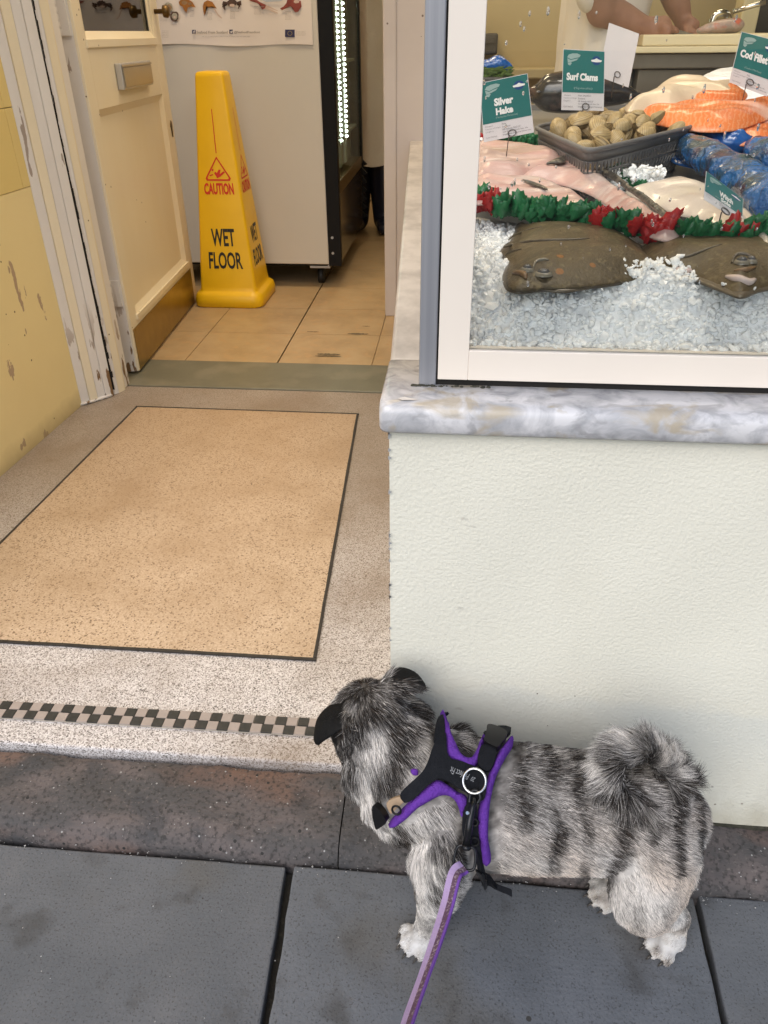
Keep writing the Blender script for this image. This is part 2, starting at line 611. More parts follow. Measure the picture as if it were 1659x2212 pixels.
add_layer(m_plaster_y, (0.16, 0.10, 0.05), specks(30, 0.09, chance=0.08))
add_layer(m_plaster_y, (0.33, 0.25, 0.12), band('Z', 0.0, 0.06, 20, 0.02, 0.6))
m_tile_y = mat('yellow_tile', (0.74, 0.595, 0.25), 0.22, c2=(0.70, 0.55, 0.215), nscale=3, bump=0.05, bscale=12)
m_tgrout = mat('tile_grout', (0.38, 0.32, 0.2), 0.8)
m_riser = mat('cream_masonry_paint', (0.755, 0.745, 0.65), 0.62, c2=(0.72, 0.71, 0.615), nscale=6, bump=0.5, bscale=230, bdist=0.0024)
add_layer(m_riser, (0.645, 0.672, 0.635), band('Z', 0.225, 0.245, 9, 0.05, 0.5))  # bluish lower band: overpaint, with soft shade behind the dog put into its colour
add_layer(m_riser, (0.66, 0.64, 0.54), patches(5, 0.58, 0.75, 0.35, stretch=(1.6, 1, 0.5)))
add_layer(m_riser, (0.745, 0.738, 0.645), band('Z', 0.10, 0.19, 6, 0.06, 0.7))
add_layer(m_riser, (0.09, 0.07, 0.055), specks(95, 0.10, chance=0.012))
add_layer(m_riser, (0.16, 0.13, 0.10), lambda N, L, tc: mulsock(N, L, specks(80, 0.15, chance=0.16)(N, L, tc), band('Z', 0.0, 0.13, 20, 0.03)(N, L, tc)))
add_layer(m_riser, (0.42, 0.40, 0.33), lambda N, L, tc: mulsock(N, L, patches(22, 0.5, 0.66, 0.55, stretch=(1, 1, 0.4))(N, L, tc), band('Z', -0.02, 0.12, 12, 0.05)(N, L, tc)))
add_layer(m_riser, (0.50, 0.49, 0.43), patches(40, 0.70, 0.73, 0.6, stretch=(0.5, 1, 2), shift=(1, 4, 2)))
add_layer(m_riser, (0.40, 0.36, 0.24), band('Z', 0.005, 0.05, 30, 0.03, 0.35))
add_layer(m_riser, (0.72, 0.64, 0.42), lambda N, L, tc: band('Z', -0.650, -0.630, 30, 0.01, 0.5)(N, L, tc))
m_riser_side = mat('riser_side_paint', (0.66, 0.62, 0.48), 0.6, bump=0.3, bscale=120)
m_marble = mat('grey_marble', (0.66, 0.66, 0.68), 0.18, c2=(0.33, 0.34, 0.365), nscale=15, namt=0.85, bump=0.05, bscale=60, lo=0.42, hi=0.66,
               stretch=(0.95, 1.1, 1.1), detail=12)
add_layer(m_marble, (0.44, 0.375, 0.27), patches(14, 0.54, 0.63, 0.8, stretch=(0.7, 1, 1.2), shift=(2.2, 0.3, 1.1)))
add_layer(m_marble, (0.30, 0.30, 0.315), patches(30, 0.54, 0.66, 0.6, stretch=(0.7, 1, 1.4), shift=(7.2, 3.3, 5)))
for n_ in m_marble.node_tree.nodes:
    if n_.type == 'TEX_NOISE' and n_.inputs['Scale'].default_value < 50:
        n_.inputs['Distortion'].default_value = 0.9; n_.inputs['Scale'].default_value *= 1.5; n_.inputs['Detail'].default_value = 12
m_marble_side = mat('grey_marble_worn', (0.50, 0.475, 0.45), 0.3, c2=(0.25, 0.235, 0.225), nscale=11, namt=0.75, stretch=(1.5, 1.0, 1), lo=0.42, hi=0.68, bump=0.06, bscale=80)
m_alu = mat('brushed_aluminium', (0.33, 0.34, 0.37), 0.42, c2=(0.23, 0.24, 0.27), nscale=160, stretch=(1, 1, 0.012), metal=0.45, bump=0.05, bscale=260)
m_frame = mat('cream_window_frame', (0.80, 0.735, 0.655), 0.35, c2=(0.78, 0.71, 0.63), nscale=14)
m_white = mat('old_white_paint', (0.72, 0.695, 0.67), 0.45, c2=(0.66, 0.62, 0.59), nscale=10, bump=0.3, bscale=40, stretch=(1, 1, 0.25))
add_layer(m_white, (0.20, 0.12, 0.06), lambda N, L, tc: mulsock(N, L, patches(26, 0.56, 0.58, 1, stretch=(1.5, 1.5, 0.35))(N, L, tc), band('Z', 0.10, 0.34, 8, 0.04)(N, L, tc)))
add_layer(m_white, (0.30, 0.24, 0.2), patches(30, 0.69, 0.70, 0.9, stretch=(1.5, 1.5, 0.3)))
m_cream = mat('cream_gloss_paint', (0.77, 0.695, 0.535), 0.33, c2=(0.73, 0.635, 0.45), nscale=5, bump=0.14, bscale=30, stretch=(1, 1, 0.4))
add_layer(m_cream, (0.14, 0.09, 0.04), specks(30, 0.09, chance=0.10))
m_inwall = mat('interior_wall_paint', (0.60, 0.50, 0.30), 0.6, c2=(0.56, 0.46, 0.27), nscale=3, bump=0.1, bscale=60)
m_inwhite = mat('interior_white_paint', (0.53, 0.475, 0.45), 0.5, c2=(0.49, 0.435, 0.41), nscale=6, bump=0.08, bscale=60)
add_layer(m_inwhite, (0.16, 0.12, 0.1), specks(24, 0.09, chance=0.16))
m_darkgap = mat('dark_gap', (0.012, 0.011, 0.01), 0.9)
m_dirt = mat('black_grime', (0.03, 0.03, 0.022), 0.9, c2=(0.09, 0.085, 0.06), nscale=140, bump=0.6, bscale=180)
m_ceiling = mat('ceiling_paint', (0.72, 0.68, 0.6), 0.7)


# ---- ground, pavement, kerb
g = MB().add([(-60, -60, -0.13), (60, -60, -0.13), (60, 60, -0.13), (-60, 60, -0.13)], [(0, 1, 2, 3)]).build('road', m_road)
struct(g)
b = MB().add([(-4, -1.6, -0.078), (4, -1.6, -0.078), (4, 0.86, -0.078), (-4, 0.86, -0.078)], [(0, 1, 2, 3)])
struct(b.build('pavement_bed', m_joint))
mb = MB()
ZP = -0.055
KY = 0.704
jx = [(-1.62, -1.62), (-0.998, -0.999), (-0.2275, -0.197), (0.386, 0.370), (1.04, 1.03), (1.7, 1.7), (2.3, 2.3)]   # joint x at the kerb and at the next row
jr = [(-0.0015, 0.0015)] * 2 + [(0.0, 0.013), (0.0, 0.009)] + [(-0.0015, 0.0015)] * 3


def jag(p, q, n, amp, seed):
    r_ = random.Random(seed)
    out = []
    for i in range(n + 1):
        t = i / n
        a = amp if 0 < i < n else 0
        out.append((p[0] * (1 - t) + q[0] * t + r_.uniform(-a, a), p[1] * (1 - t) + q[1] * t + r_.uniform(-a, a)))
    return out


YB = 0.105
for i in range(len(jx) - 1):
    a0 = jx[i][0] + jr[i][1]; a1 = jx[i][1] + jr[i][1] * 0.75
    b0 = jx[i + 1][0] + jr[i + 1][0]; b1 = jx[i + 1][1] + jr[i + 1][0]
    yk = KY + (0.006 if i == 3 else -0.002 if i == 1 else 0.0)
    pl = jag((a1, YB), (b1, YB), 14, 0.0006, i)[:-1] + jag((b1, YB), (b0, yk), 22, 0.0011, 10 + i)[:-1] + jag((b0, yk), (a0, yk), 14, 0.001, 20 + i)[:-1] + jag((a0, yk), (a1, YB), 22, 0.0014, 30 + i)[:-1]
    mb.prism(pl, -0.10, ZP + (0.0015 if i == 2 else 0), i % 2)
for r0 in (-0.5, -1.1):
    for i in range(8):
        x0 = -3.1 + i * 0.75 + (0.3 if r0 < -0.6 else 0)
        mb.prism(jag((x0, r0), (x0 + 0.742, r0), 6, 0.0006, i)[:-1] + [(x0 + 0.742, r0), (x0 + 0.742, r0 + 0.597), (x0, r0 + 0.597)], -0.10, ZP)
m_paver2 = m_paver.copy()
for n_ in m_paver2.node_tree.nodes:
    if n_.type == 'MAPPING':
        n_.inputs['Location'].default_value = (4.3, 2.2, 0.7)
    if n_.type == 'MIX' and not n_.inputs['A'].is_linked and n_.data_type == 'RGBA':
        n_.inputs[6].default_value = (0.126, 0.134, 0.148, 1)
pv = mb.build('pavement', [m_paver, m_paver2], bevel=0.003)
struct(pv)

# kerb: long worn threshold stones with a rounded nose, sloping towards the street
mb = MB()
for (xa, xb, sd_) in ((-2.6, -0.9, 3), (-0.898, -0.148, 5), (-0.146, 0.9, 7), (0.902, 2.6, 9)):
    nx, ny = max(6, int((xb - xa) / 0.012)), 16
    r_ = np.random.default_rng(sd_)
    prof = [(0.846, -0.013), (0.835, -0.011), (0.80, -0.013), (0.76, -0.018), (0.735, -0.025), (0.722, -0.033), (0.714, -0.043), (0.709, -0.056), (0.708, -0.09)]
    prof = smooth_curve([(0, *p) for p in prof], 2)
    vs = []
    ph = r_.uniform(0, 6, 8)
    for i in range(nx + 1):
        x = xa + (xb - xa) * i / nx
        wob = 0.0018 * math.sin(x * 23 + ph[0]) + 0.0014 * math.sin(x * 61 + ph[1]) + 0.0009 * math.sin(x * 140 + ph[2])
        for j, p in enumerate(prof):
            k = 1.0 if p[1] < 0.74 else 0.3
            vs.append((x, p[1] + wob * k + r_.normal(0, 0.0004), p[2] + 0.0015 * math.sin(x * 37 + p[1] * 60 + ph[3]) + r_.normal(0, 0.0004) + wob * 0.5))
    np_ = len(prof)
    fs = [(i * np_ + j, (i + 1) * np_ + j, (i + 1) * np_ + j + 1, i * np_ + j + 1) for i in range(nx) for j in range(np_ - 1)]
    mb.add(vs, fs, 0, True)
    mb.add([(xa, 0.705, -0.1), (xa, 0.846, -0.1), (xa, 0.846, -0.013)], [(0, 1, 2)])
struct(mb.build('kerb', m_kerb))

# loose grit and little ice chips along the kerb joint and on the slabs
mb = MB()
r_ = random.Random(5)
for i in range(260):
    if i < 130:
        x, y = r_.uniform(-0.75, 0.5), 0.704 + r_.gauss(0, 0.006); z = -0.053
    elif i < 210:
        x, y = r_.uniform(-0.75, 0.5), r_.uniform(0.72, 0.84); z = -0.012 - max(0, (0.80 - y)) * 0.16
    else:
        x, y = r_.uniform(-0.75, 0.5), r_.uniform(0.46, 0.70); z = -0.0545
    s = r_.uniform(0.0005, 0.0013) * (1.8 if r_.random() < 0.05 else 1)
    vs = [(x + s * r_.uniform(0.6, 1.2) * a, y + s * r_.uniform(0.6, 1.2) * b_, z + s * c_ * r_.uniform(0.5, 1)) for a, b_, c_ in ((1, 0, 0), (-1, 0, 0), (0, 1, 0), (0, -1, 0), (0, 0, 1), (0, 0, -1))]
    mb.add(vs, [(0, 2, 4), (2, 1, 4), (1, 3, 4), (3, 0, 4), (2, 0, 5), (1, 2, 5), (3, 1, 5), (0, 3, 5)])
m_grit = mat('pale_grit', (0.5, 0.5, 0.5), 0.5, c2=(0.18, 0.17, 0.16), nscale=30, lo=0.4, hi=0.55)
gr = mb.build('grit', m_grit)
gr['kind'] = 'stuff'

# ---- entrance floor: terrazzo, buff panel with black border strips, checkered mosaic band
TY0, TY1 = 0.856, 2.42
struct(MB().prism([(-1.36, TY0), (0.02, TY0), (-0.08, TY1), (-1.30, TY1)], -0.09, 0.0).build('entrance_floor', m_terr, bevel=0.004))
I0, I1, I2, I3 = np.array((-1.085, 1.105)), np.array((-0.25, 1.105)), np.array((-0.303, 2.236)), np.array((-1.03, 2.241))
struct(MB().prism([I0, I1, I2, I3], 0.001, 0.004).build('floor_panel', m_inlay))


def strip(mb, p, q, w, z0, z1, seed=0):
    p, q = np.array(p), np.array(q)
    t = (q - p) / np.linalg.norm(q - p); n = np.array([-t[1], t[0]])
    L_ = jag(p - n * w / 2, q - n * w / 2, 20, 0.0006, seed); R_ = jag(q + n * w / 2, p + n * w / 2, 20, 0.0006, seed + 1)
    mb.prism(L_ + R_, z0, z1)


mb = MB()
strip(mb, I0 + (0, -0.002), I1 + (0.006, -0.002), 0.0065, 0.001, 0.0048, 1)
strip(mb, I1 + (0.002, 0.0025), I2 + (0.002, -0.004), 0.0065, 0.001, 0.0046, 3)
strip(mb, I2 + (0.006, 0.002), I3 + (-0.006, 0.002), 0.006, 0.001, 0.0048, 5)
strip(mb, I3 + (-0.002, -0.0025), I0 + (-0.002, 0.0025), 0.0065, 0.001, 0.0046, 7)
struct(mb.build('floor_border_strip', m_black))
mb = MB()
tw = 0.01962
CK0 = np.array(onz(667, 1555, 0)[:2]); CK1 = np.array(onz(0, 1517, 0)[:2])
ct = (CK0 - CK1) / np.linalg.norm(CK0 - CK1); cn = np.array([ct[1], -ct[0]])
mb_g = MB()
ca, cb_ = CK1 - ct * 0.55, CK0 + ct * 0.28
mb_g.prism([ca + cn * (2 * tw), cb_ + cn * (2 * tw), cb_, ca], 0.001, 0.0028)
struct(mb_g.build('mosaic_grout', m_grout))
r_ = random.Random(3)
K0 = np.array(onz(646, 1554, 0)[:2])
for i in range(-62, 14):
    for j in range(2):
        gx = 0.0005
        c = K0 + ct * (tw * i + (-tw * 0.12 if j else 0)) + cn * tw * j
        d = r_.uniform(-0.0004, 0.0004)
        gy = 0.0007
        q = [c + ct * gx + cn * (tw - gy) + d, c + ct * (tw - gx) + cn * (tw - gy) + d, c + ct * (tw - gx) + cn * gy + d, c + ct * gx + cn * gy + d]
        mb.prism([tuple(p) for p in q], 0.0015, 0.0050 + r_.uniform(0, 0.0004), (i + j) % 2)
struct(mb.build('mosaic_band', [m_tesblack, m_tesgrey]))
mb = MB()
mb.prism([(-1.30, TY1 + 0.003), (0.0, TY1 + 0.003), (0.0, 2.669), (-1.30, 2.669)], -0.05, 0.003)
struct(mb.build('threshold_slab', m_slate, bevel=0.002))
struct(MB().add([(-1.4, 2.3, -0.012), (4.5, 2.3, -0.012), (4.5, 8.0, -0.012), (-3.5, 8.0, -0.012), (-3.5, 2.5, -0.012), (-1.4, 2.5, -0.012)], [(0, 1, 2, 3, 4, 5)]).build('floor_bedding', m_fgrout))
mb = MB()
tx = [-3.14, -2.78, -2.42, -2.07, -1.71, -1.362, -1.008, -0.655, -0.302, 0.05, 0.40, 0.75]
ty = [2.674, 3.0, 3.335, 3.67, 4.0, 4.34, 4.675, 5.01, 5.345, 5.68, 6.0, 6.35, 6.7, 7.05, 7.4]
r_ = random.Random(11)
for i in range(len(tx) - 1):
    for j in range(len(ty) - 1):
        gl = 0.003 if i == 7 else 0.0012
        gr_ = 0.003 if i == 6 else 0.0012
        z = r_.uniform(-0.0006, 0.0006)
        mb.box((tx[i] + gl, ty[j] + 0.0012, -0.01), (tx[i + 1] - gr_, ty[j + 1] - 0.0012, z))
struct(mb.build('shop_floor', m_ftile))
# dark scuffs worn into the tiles near the door
mb = MB()


def scuff(cx, cy, rx, ry, seed):
    rr = random.Random(seed)
    n = 40
    pts = []
    for i in range(n):
        a = 2 * math.pi * i / n
        k = rr.uniform(0.6, 1.25)
        pts.append((cx + rx * math.cos(a) * (1 + 0.2 * (k - 1)), cy + ry * math.sin(a) * k, 0.0016))
    mb.add([(cx, cy, 0.0017)] + pts, [(0, 1 + i, 1 + (i + 1) % n) for i in range(n)])


for (px, py, w, h, s_) in ((710, 766, 42, 5, 1), (1303 / 1.843 / 1.8228 + 384, 685, 1, 1, 2)):
    c = onz(px, py, 0)
    if s_ == 1:
        scuff(c[0], c[1], 0.045, 0.009, 1)
for (zx, zy, rx, ry, s_) in ((1310, 950, 0.045, 0.008, 3), (980, 935, 0.025, 0.004, 4), (1365, 895, 0.018, 0.003, 5), (1090, 1112, 0.05, 0.006, 6)):
    p = onz((700 + zx / 1.843) / 1.8228, (800 + zy / 1.843) / 1.8228, 0)
    scuff(p[0], p[1], rx, ry, s_)
m_scuff = mat('worn_patch', (0.10, 0.085, 0.055), 0.7, c2=(0.28, 0.19, 0.10), nscale=120, lo=0.42, hi=0.6)
struct(mb.build('floor_scuff', m_scuff))

# ---- left wall of the entrance: yellow paint below, glazed tiles above
W0, W1 = np.array((-1.286, 0.83)), np.array((-1.2225, 2.262))
wt = (W1 - W0) / np.linalg.norm(W1 - W0); wnrm = np.array([wt[1], -wt[0]])       # towards the entrance
wall_l = empty('side_wall', (*W0, 0), 'yellow painted entrance wall with glazed yellow tiles above and peeling patches below', 'wall')
ZT = 0.677


def wall_prism(mb, s0, s1, d0, d1, z0, z1, mi=0):
    p = [W0 + wt * s0 + wnrm * d0, W0 + wt * s0 + wnrm * d1, W0 + wt * s1 + wnrm * d1, W0 + wt * s1 + wnrm * d0]
    mb.prism(p[::-1], z0, z1, mi)


SL = float(np.linalg.norm(W1 - W0))
mb = MB(); wall_prism(mb, 0, SL, -0.15, 0.0, -0.08, ZT); mb.build('plaster', m_plaster_y, wall_l, bevel=0.002)
mb = MB(); wall_prism(mb, 0.001, SL, -0.149, -0.003, ZT, 2.75); mb.build('grout', m_tgrout, wall_l)
mb = MB()
s_end = float((np.array((-1.228, 2.21)) - W0) @ wt)
for i in range(-7, 2):
    for j in range(9):
        a, b_ = s_end + (i) * 0.2, s_end + (i + 1) * 0.2
        a, b_ = max(a + 0.001, 0.002), min(b_ - 0.001, SL)
        if b_ - a > 0.004:
            wall_prism(mb, a, b_, -0.006, 0.0012, ZT + 0.2 * j + 0.001, ZT + 0.2 * j + 0.199)
mb.build('glazed_tiles', m_tile_y, wall_l, bevel=0.0015)
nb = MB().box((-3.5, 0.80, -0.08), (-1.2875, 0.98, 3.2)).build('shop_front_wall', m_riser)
tag(nb, 'cream painted front wall of the shop to the left of the entrance', 'wall')

# ---- door frame (architrave and jamb), peeling white and cream paint
fr = empty('door_frame', (-1.18, 2.32, 0), 'white door frame with cracked peeling paint beside the yellow wall', 'door frame')
H_ = 2.12


def vprism(name, pts, m_, z0=0.0, z1=H_, bevel=0.0015):
    return MB().prism(pts, z0, z1).build(name, m_, fr, bevel=bevel)


def off2(p, q, d):
    p, q = np.array(p), np.array(q); t = (q - p) / np.linalg.norm(q - p); n = np.array([t[1], -t[0]])
    return p + n * d, q + n * d


BK = (-1.28, 2.47)
segs_ = [((-1.226, 2.250), (-1.207, 2.272), 0.006, m_white), ((-1.207, 2.272), (-1.189, 2.292), 0.011, m_cream), ((-1.189, 2.292), (-1.170, 2.314), 0.007, m_white),
         ((-1.170, 2.314), (-1.152, 2.336), 0.010, m_white)]
for i, (p, q, d, mm) in enumerate(segs_):
    a, b_ = off2(p, q, d)
    a0, b0 = off2(p, q, -0.05)
    vprism('architrave_moulding', [tuple(a0), tuple(a), tuple(b_), tuple(b0)], mm, 0.0, H_ - i * 0.0004, 0.003)
vprism('split', [(-1.200, 2.36), (-1.152, 2.337), (-1.149, 2.340), (-1.20, 2.365)], m_darkgap, 0.03, H_, 0)
# ragged crack down the joint between architrave and jamb
mb = MB(); rr = random.Random(4)
for i in range(60):
    z0, z1 = 0.02 + i * 0.022, 0.02 + (i + 1) * 0.022
    w = 0.0015 + 0.004 * max(0, 1 - z0 / 0.9) * rr.uniform(0.5, 1.3)
    a = np.array((-1.1455 + rr.uniform(-0.0012, 0.0012), 2.3365)); dv = np.array((0.03, -0.012))
    mb.add([(a[0] - w, a[1] - 0.001, z0), (a[0] + w, a[1] + 0.0015, z0), (a[0] + w + rr.uniform(-.001, .001), a[1] + 0.0015, z1), (a[0] - w, a[1] - 0.001, z1)], [(0, 1, 2, 3)])
mb.build('crack', m_darkgap, fr)
vprism('jamb', [(-1.1475, 2.3415), (-1.1385, 2.352), (-1.133, 2.378), (-1.133, 2.44), (-1.28, 2.44), (-1.28, 2.3415)], m_white, 0.0, H_, 0.002)
vprism('stop_edge', [(-1.137, 2.353), (-1.1275, 2.3795), (-1.1275, 2.3885), (-1.140, 2.3885)], m_cream, 0.0, H_, 0.001)
MB().box((-1.28, 2.26, H_), (-0.1, 2.44, H_ + 0.09)).build('head', m_white, fr, bevel=0.003)
# old filler smeared along the foot of the frame
mb = MB()
ft = smooth_curve([(-1.226, 2.244, 0.004), (-1.206, 2.256, 0.007), (-1.19, 2.278, 0.006), (-1.172, 2.30, 0.006), (-1.15, 2.328, 0.007)], 6)
mb.tube(ft, [0.004 + 0.0025 * random.random() for _ in ft], 8)
mb.build('filler', m_white, fr)
# wall round the door opening
MBw = MB().box((-1.9, 2.30, 0.0), (-1.285, 2.43, 2.75)).box((-1.284, 2.30, H_ + 0.092), (0.0, 2.43, 2.75)).build('door_wall', m_inwall)
tag(MBw, 'interior wall around the shop door opening', 'wall')

# ---- the door, standing open
DA = 93.74
D0 = np.array((-1.128, 2.5265, 0.012)); dt = np.array((math.cos(rad(DA)), math.sin(rad(DA)), 0)); dn = np.array((dt[1], -dt[0], 0))
DW, DT, DH = 0.895, 0.045, 2.04
door = empty('shop_door', tuple(D0), 'cream panelled shop door standing open with metal letter plate and brass kick plate', 'door')


def dpt(u, z, d=0.0):
    return D0 * (1, 1, 0) + dt * u + dn * d + np.array((0, 0, z))


def dbox(mb, u0, u1, z0, z1, d0, d1, mi=0):
    vs = [dpt(u0, z0, d0), dpt(u1, z0, d0), dpt(u1, z0, d1), dpt(u0, z0, d1), dpt(u0, z1, d0), dpt(u1, z1, d0), dpt(u1, z1, d1), dpt(u0, z1, d1)]
    mb.add(vs, [(0, 3, 2, 1), (4, 5, 6, 7), (0, 1, 5, 4), (1, 2, 6, 5), (2, 3, 7, 6), (3, 0, 4, 7)], mi)


mb = MB()
PB, PT, GB, GT = 0.195, 0.842, 1.030, 1.86
U0, U1 = 0.075, 0.80
dbox(mb, 0, U0, 0.012, DH, -DT, 0)                       # hinge stile
dbox(mb, U1, DW, 0.012, DH, -DT, 0)                      # lock stile
dbox(mb, U0, U1, 0.0125, PB, -DT + 0.0003, -0.0003)
dbox(mb, U0, U1, PT, GB, -DT + 0.0003, -0.0003)
dbox(mb, U0, U1, GT, DH - 0.0005, -DT + 0.0003, -0.0003)
mb.build('frame', m_cream, door, bevel=0.002)
mb = MB(); dbox(mb, U0 - 0.01, U1 + 0.01, PB - 0.01, PT + 0.01, -0.03, -0.014); mb.build('lower_panel', m_cream, door)
mb = MB()


def dbead(z0, z1, u0, u1, w, d0, d1):
    """bevelled bead round an opening"""
    o = [(u0, z0), (u1, z0), (u1, z1), (u0, z1)]; i_ = [(u0 + w, z0 + w), (u1 - w, z0 + w), (u1 - w, z1 - w), (u0 + w, z1 - w)]
    vs = [dpt(a, b_, d1) for a, b_ in o] + [dpt(a, b_, d0) for a, b_ in i_]
    mb.add(vs, [(k, (k + 1) % 4, 4 + (k + 1) % 4, 4 + k) for k in range(4)])


dbead(PB, PT, U0, U1, 0.022, -0.014, -0.001)
dbox(mb, U0 - 0.008, U1 + 0.012, PB - 0.016, PB + 0.004, -0.001, 0.007)
mb.build('panel_moulding', m_cream, door, bevel=0.0015)
mb = MB(); dbead(GB, GT, U0 - 0.006, U1 + 0.012, 0.022, -0.013, 0.001); dbox(mb, U0 - 0.012, U1 + 0.02, GB - 0.022, GB + 0.001, -0.001, 0.005)
mb.build('glazing_bead', m_cream, door, bevel=0.0015)
m_pane = mat('door_glass', (0.9, 0.93, 0.9), 0.02, spec=0.9)
N, L, b = nodes_of(m_pane)
gl = N.new('ShaderNodeBsdfGlossy'); gl.inputs['Roughness'].default_value = 0.03
tr = N.new('ShaderNodeBsdfTransparent'); tr.inputs[0].default_value = (0.86, 0.9, 0.86, 1)
fz = N.new('ShaderNodeFresnel'); fz.inputs[0].default_value = 1.9
ms = N.new('ShaderNodeMixShader'); L.new(fz.outputs[0], ms.inputs[0]); L.new(tr.outputs[0], ms.inputs[1]); L.new(gl.outputs[0], ms.inputs[2])
L.new(ms.outputs[0], N['Material Output'].inputs[0])
mb = MB(); dbox(mb, U0 - 0.004, U1 + 0.004, GB - 0.004, GT + 0.004, -0.022, -0.018); mb.build('glass_pane', m_pane, door)
# bags and papers seen on the glass
m_brass = mat('brass_plate', (0.36, 0.25, 0.075), 0.3, c2=(0.24, 0.16, 0.05), nscale=14, metal=0.8, bump=0.05, bscale=50)
mb = MB(); dbox(mb, 0.012, 0.842, 0.014, 0.162, 0.0, 0.0025); mb.build('kick_plate', m_brass, door, bevel=0.001)
mb = MB()
for k in range(9):
    for zz in (0.022, 0.154):
        c = dpt(0.03 + k * 0.1, zz, 0.0025)
        mb.tube([c, c + dn * 0.0012], 0.0022, 8)
mb.build('screws', m_brass, door)
m_lb = mat('letter_plate_metal', (0.50, 0.42, 0.29), 0.36, c2=(0.42, 0.35, 0.24), nscale=90, stretch=(1, 1, 30), metal=0.7)
m_lbedge = mat('letter_plate_edge', (0.55, 0.54, 0.53), 0.35, metal=0.7)
lp = MB(); dbox(lp, 0.287, 0.625, 0.885, 0.962, 0.0, 0.022); lpo = lp.build('letter_plate', m_lbedge, door, bevel=0.003)
lf = MB(); dbox(lf, 0.297, 0.618, 0.892, 0.949, 0.0222, 0.0255); lf.build('flap', m_lb, lpo, bevel=0.0015)
lf = MB(); dbox(lf, 0.292, 0.622, 0.950, 0.957, 0.0222, 0.027); lf.build('flap_hinge', m_lb, lpo, bevel=0.0015)
m_bronze = mat('dark_brass', (0.14, 0.085, 0.03), 0.4, metal=0.7)
c = dpt(0.857, 0.728, 0.0015)
mb = MB(); mb.tube([c - dn * 0.001, c + dn * 0.001], 0.013, 16)
kh = mb.build('keyhole_cover', m_bronze, door)
mb = MB(); mb.slab([dpt(0.857 + 0.009 * math.cos(a) * (1 if math.sin(a) > 0 else 0.7), 0.716 + 0.03 * math.sin(a), 0.001) for a in np.linspace(0, 2 * math.pi, 20, endpoint=False)], dn, 0.003)
mb.build('keyhole_drop', m_bronze, kh)
# hinge edge painted white, with peeling foot; hinges
mb = MB(); dbox(mb, -0.0035, -0.0005, 0.0125, DH - 0.001, -DT, -0.008); mb.build('hinge_edge', m_white, door)
mb = MB()
for z0 in (0.25, 1.04, 1.75):
    for k in range(5):
        c = dpt(-0.010, z0 + 0.018 * k, -DT + 0.002)
        mb.tube([c, c + np.array((0, 0, 0.0165))], 0.0065, 10)
    dbox(mb, -0.012, -0.004, z0 + 0.0, z0 + 0.088, -DT + 0.004, -0.012)
mb.build('hinge', m_white, door)
# knob just in the top of the picture
c = dpt(0.85, 1.115, 0.0)
mb = MB(); mb.tube([c, c + dn * 0.03, c + dn * 0.034, c + dn * 0.05, c + dn * 0.058], [0.008, 0.008, 0.02, 0.022, 0.012], 16); mb.build('handle', m_bronze, door)

# ---- right side: stall riser, marble sill, window
YR = 0.805
SX0, SX1 = -0.072, 2.4
side_dir = np.array((-0.0523, 0.9986))
rs0 = np.array((SX0, YR)); rs1 = rs0 + side_dir * 2.46
rz = MB()
# front face as its own grid so that its paint can undulate
nx_, nz_ = 120, 60
vs = []
for i in range(nx_ + 1):
    for j in range(nz_ + 1):
        x = SX0 + (SX1 - SX0) * (i / nx_); z = -0.05 + 0.701 * j / nz_
        vs.append((x, YR + 0.0012 * math.sin(x * 9 + z * 5) + 0.0008 * math.sin(x * 23 - z * 17), z))
rz.add(vs, [(i * (nz_ + 1) + j, (i + 1) * (nz_ + 1) + j, (i + 1) * (nz_ + 1) + j + 1, i * (nz_ + 1) + j + 1) for i in range(nx_) for j in range(nz_)], 0, True)
n_ = nz_ + 1
# left return with a slightly chipped arris
lv = [vs[j] for j in range(n_)] + [(rs1[0], rs1[1], vs[j][2]) for j in range(n_)]
rz.add(lv, [(j, j + 1, n_ + j + 1, n_ + j) for j in range(n_ - 1)], 1)
rz.add([(SX0, YR, 0.651), (SX1, YR, 0.651), (SX1, rs1[1], 0.651), (rs1[0], rs1[1], 0.651)], [(0, 1, 2, 3)], 0)
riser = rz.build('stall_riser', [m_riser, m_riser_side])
tag(riser, 'low cream painted wall under the marble window sill', 'wall')
mb = MB(); rr = random.Random(8)
m_chip = mat('chipped_render', (0.36, 0.37, 0.38), 0.8, c2=(0.2, 0.2, 0.2), nscale=80)
for i in range(16):
    z = 0.25 + 0.40 * rr.random() ** 0.6
    h = rr.uniform(0.004, 0.016)
    pts = [(SX0 - 0.0008 + rr.uniform(0, 0.004) * math.sin(math.pi * k / 6), YR - 0.0022, z + h * k / 6) for k in range(7)]
    pts = [(SX0 - 0.001, YR - 0.0022, z), *pts[1:-1], (SX0 - 0.001, YR - 0.0022, z + h)]
    MB().add(pts, [tuple(range(7))]).build('chip', m_chip, riser, recalc=False)
MB().box((SX0 + 0.002, YR - 0.006, -0.05), (SX1, YR + 0.004, -0.009)).build('base_joint', m_dirt, riser)

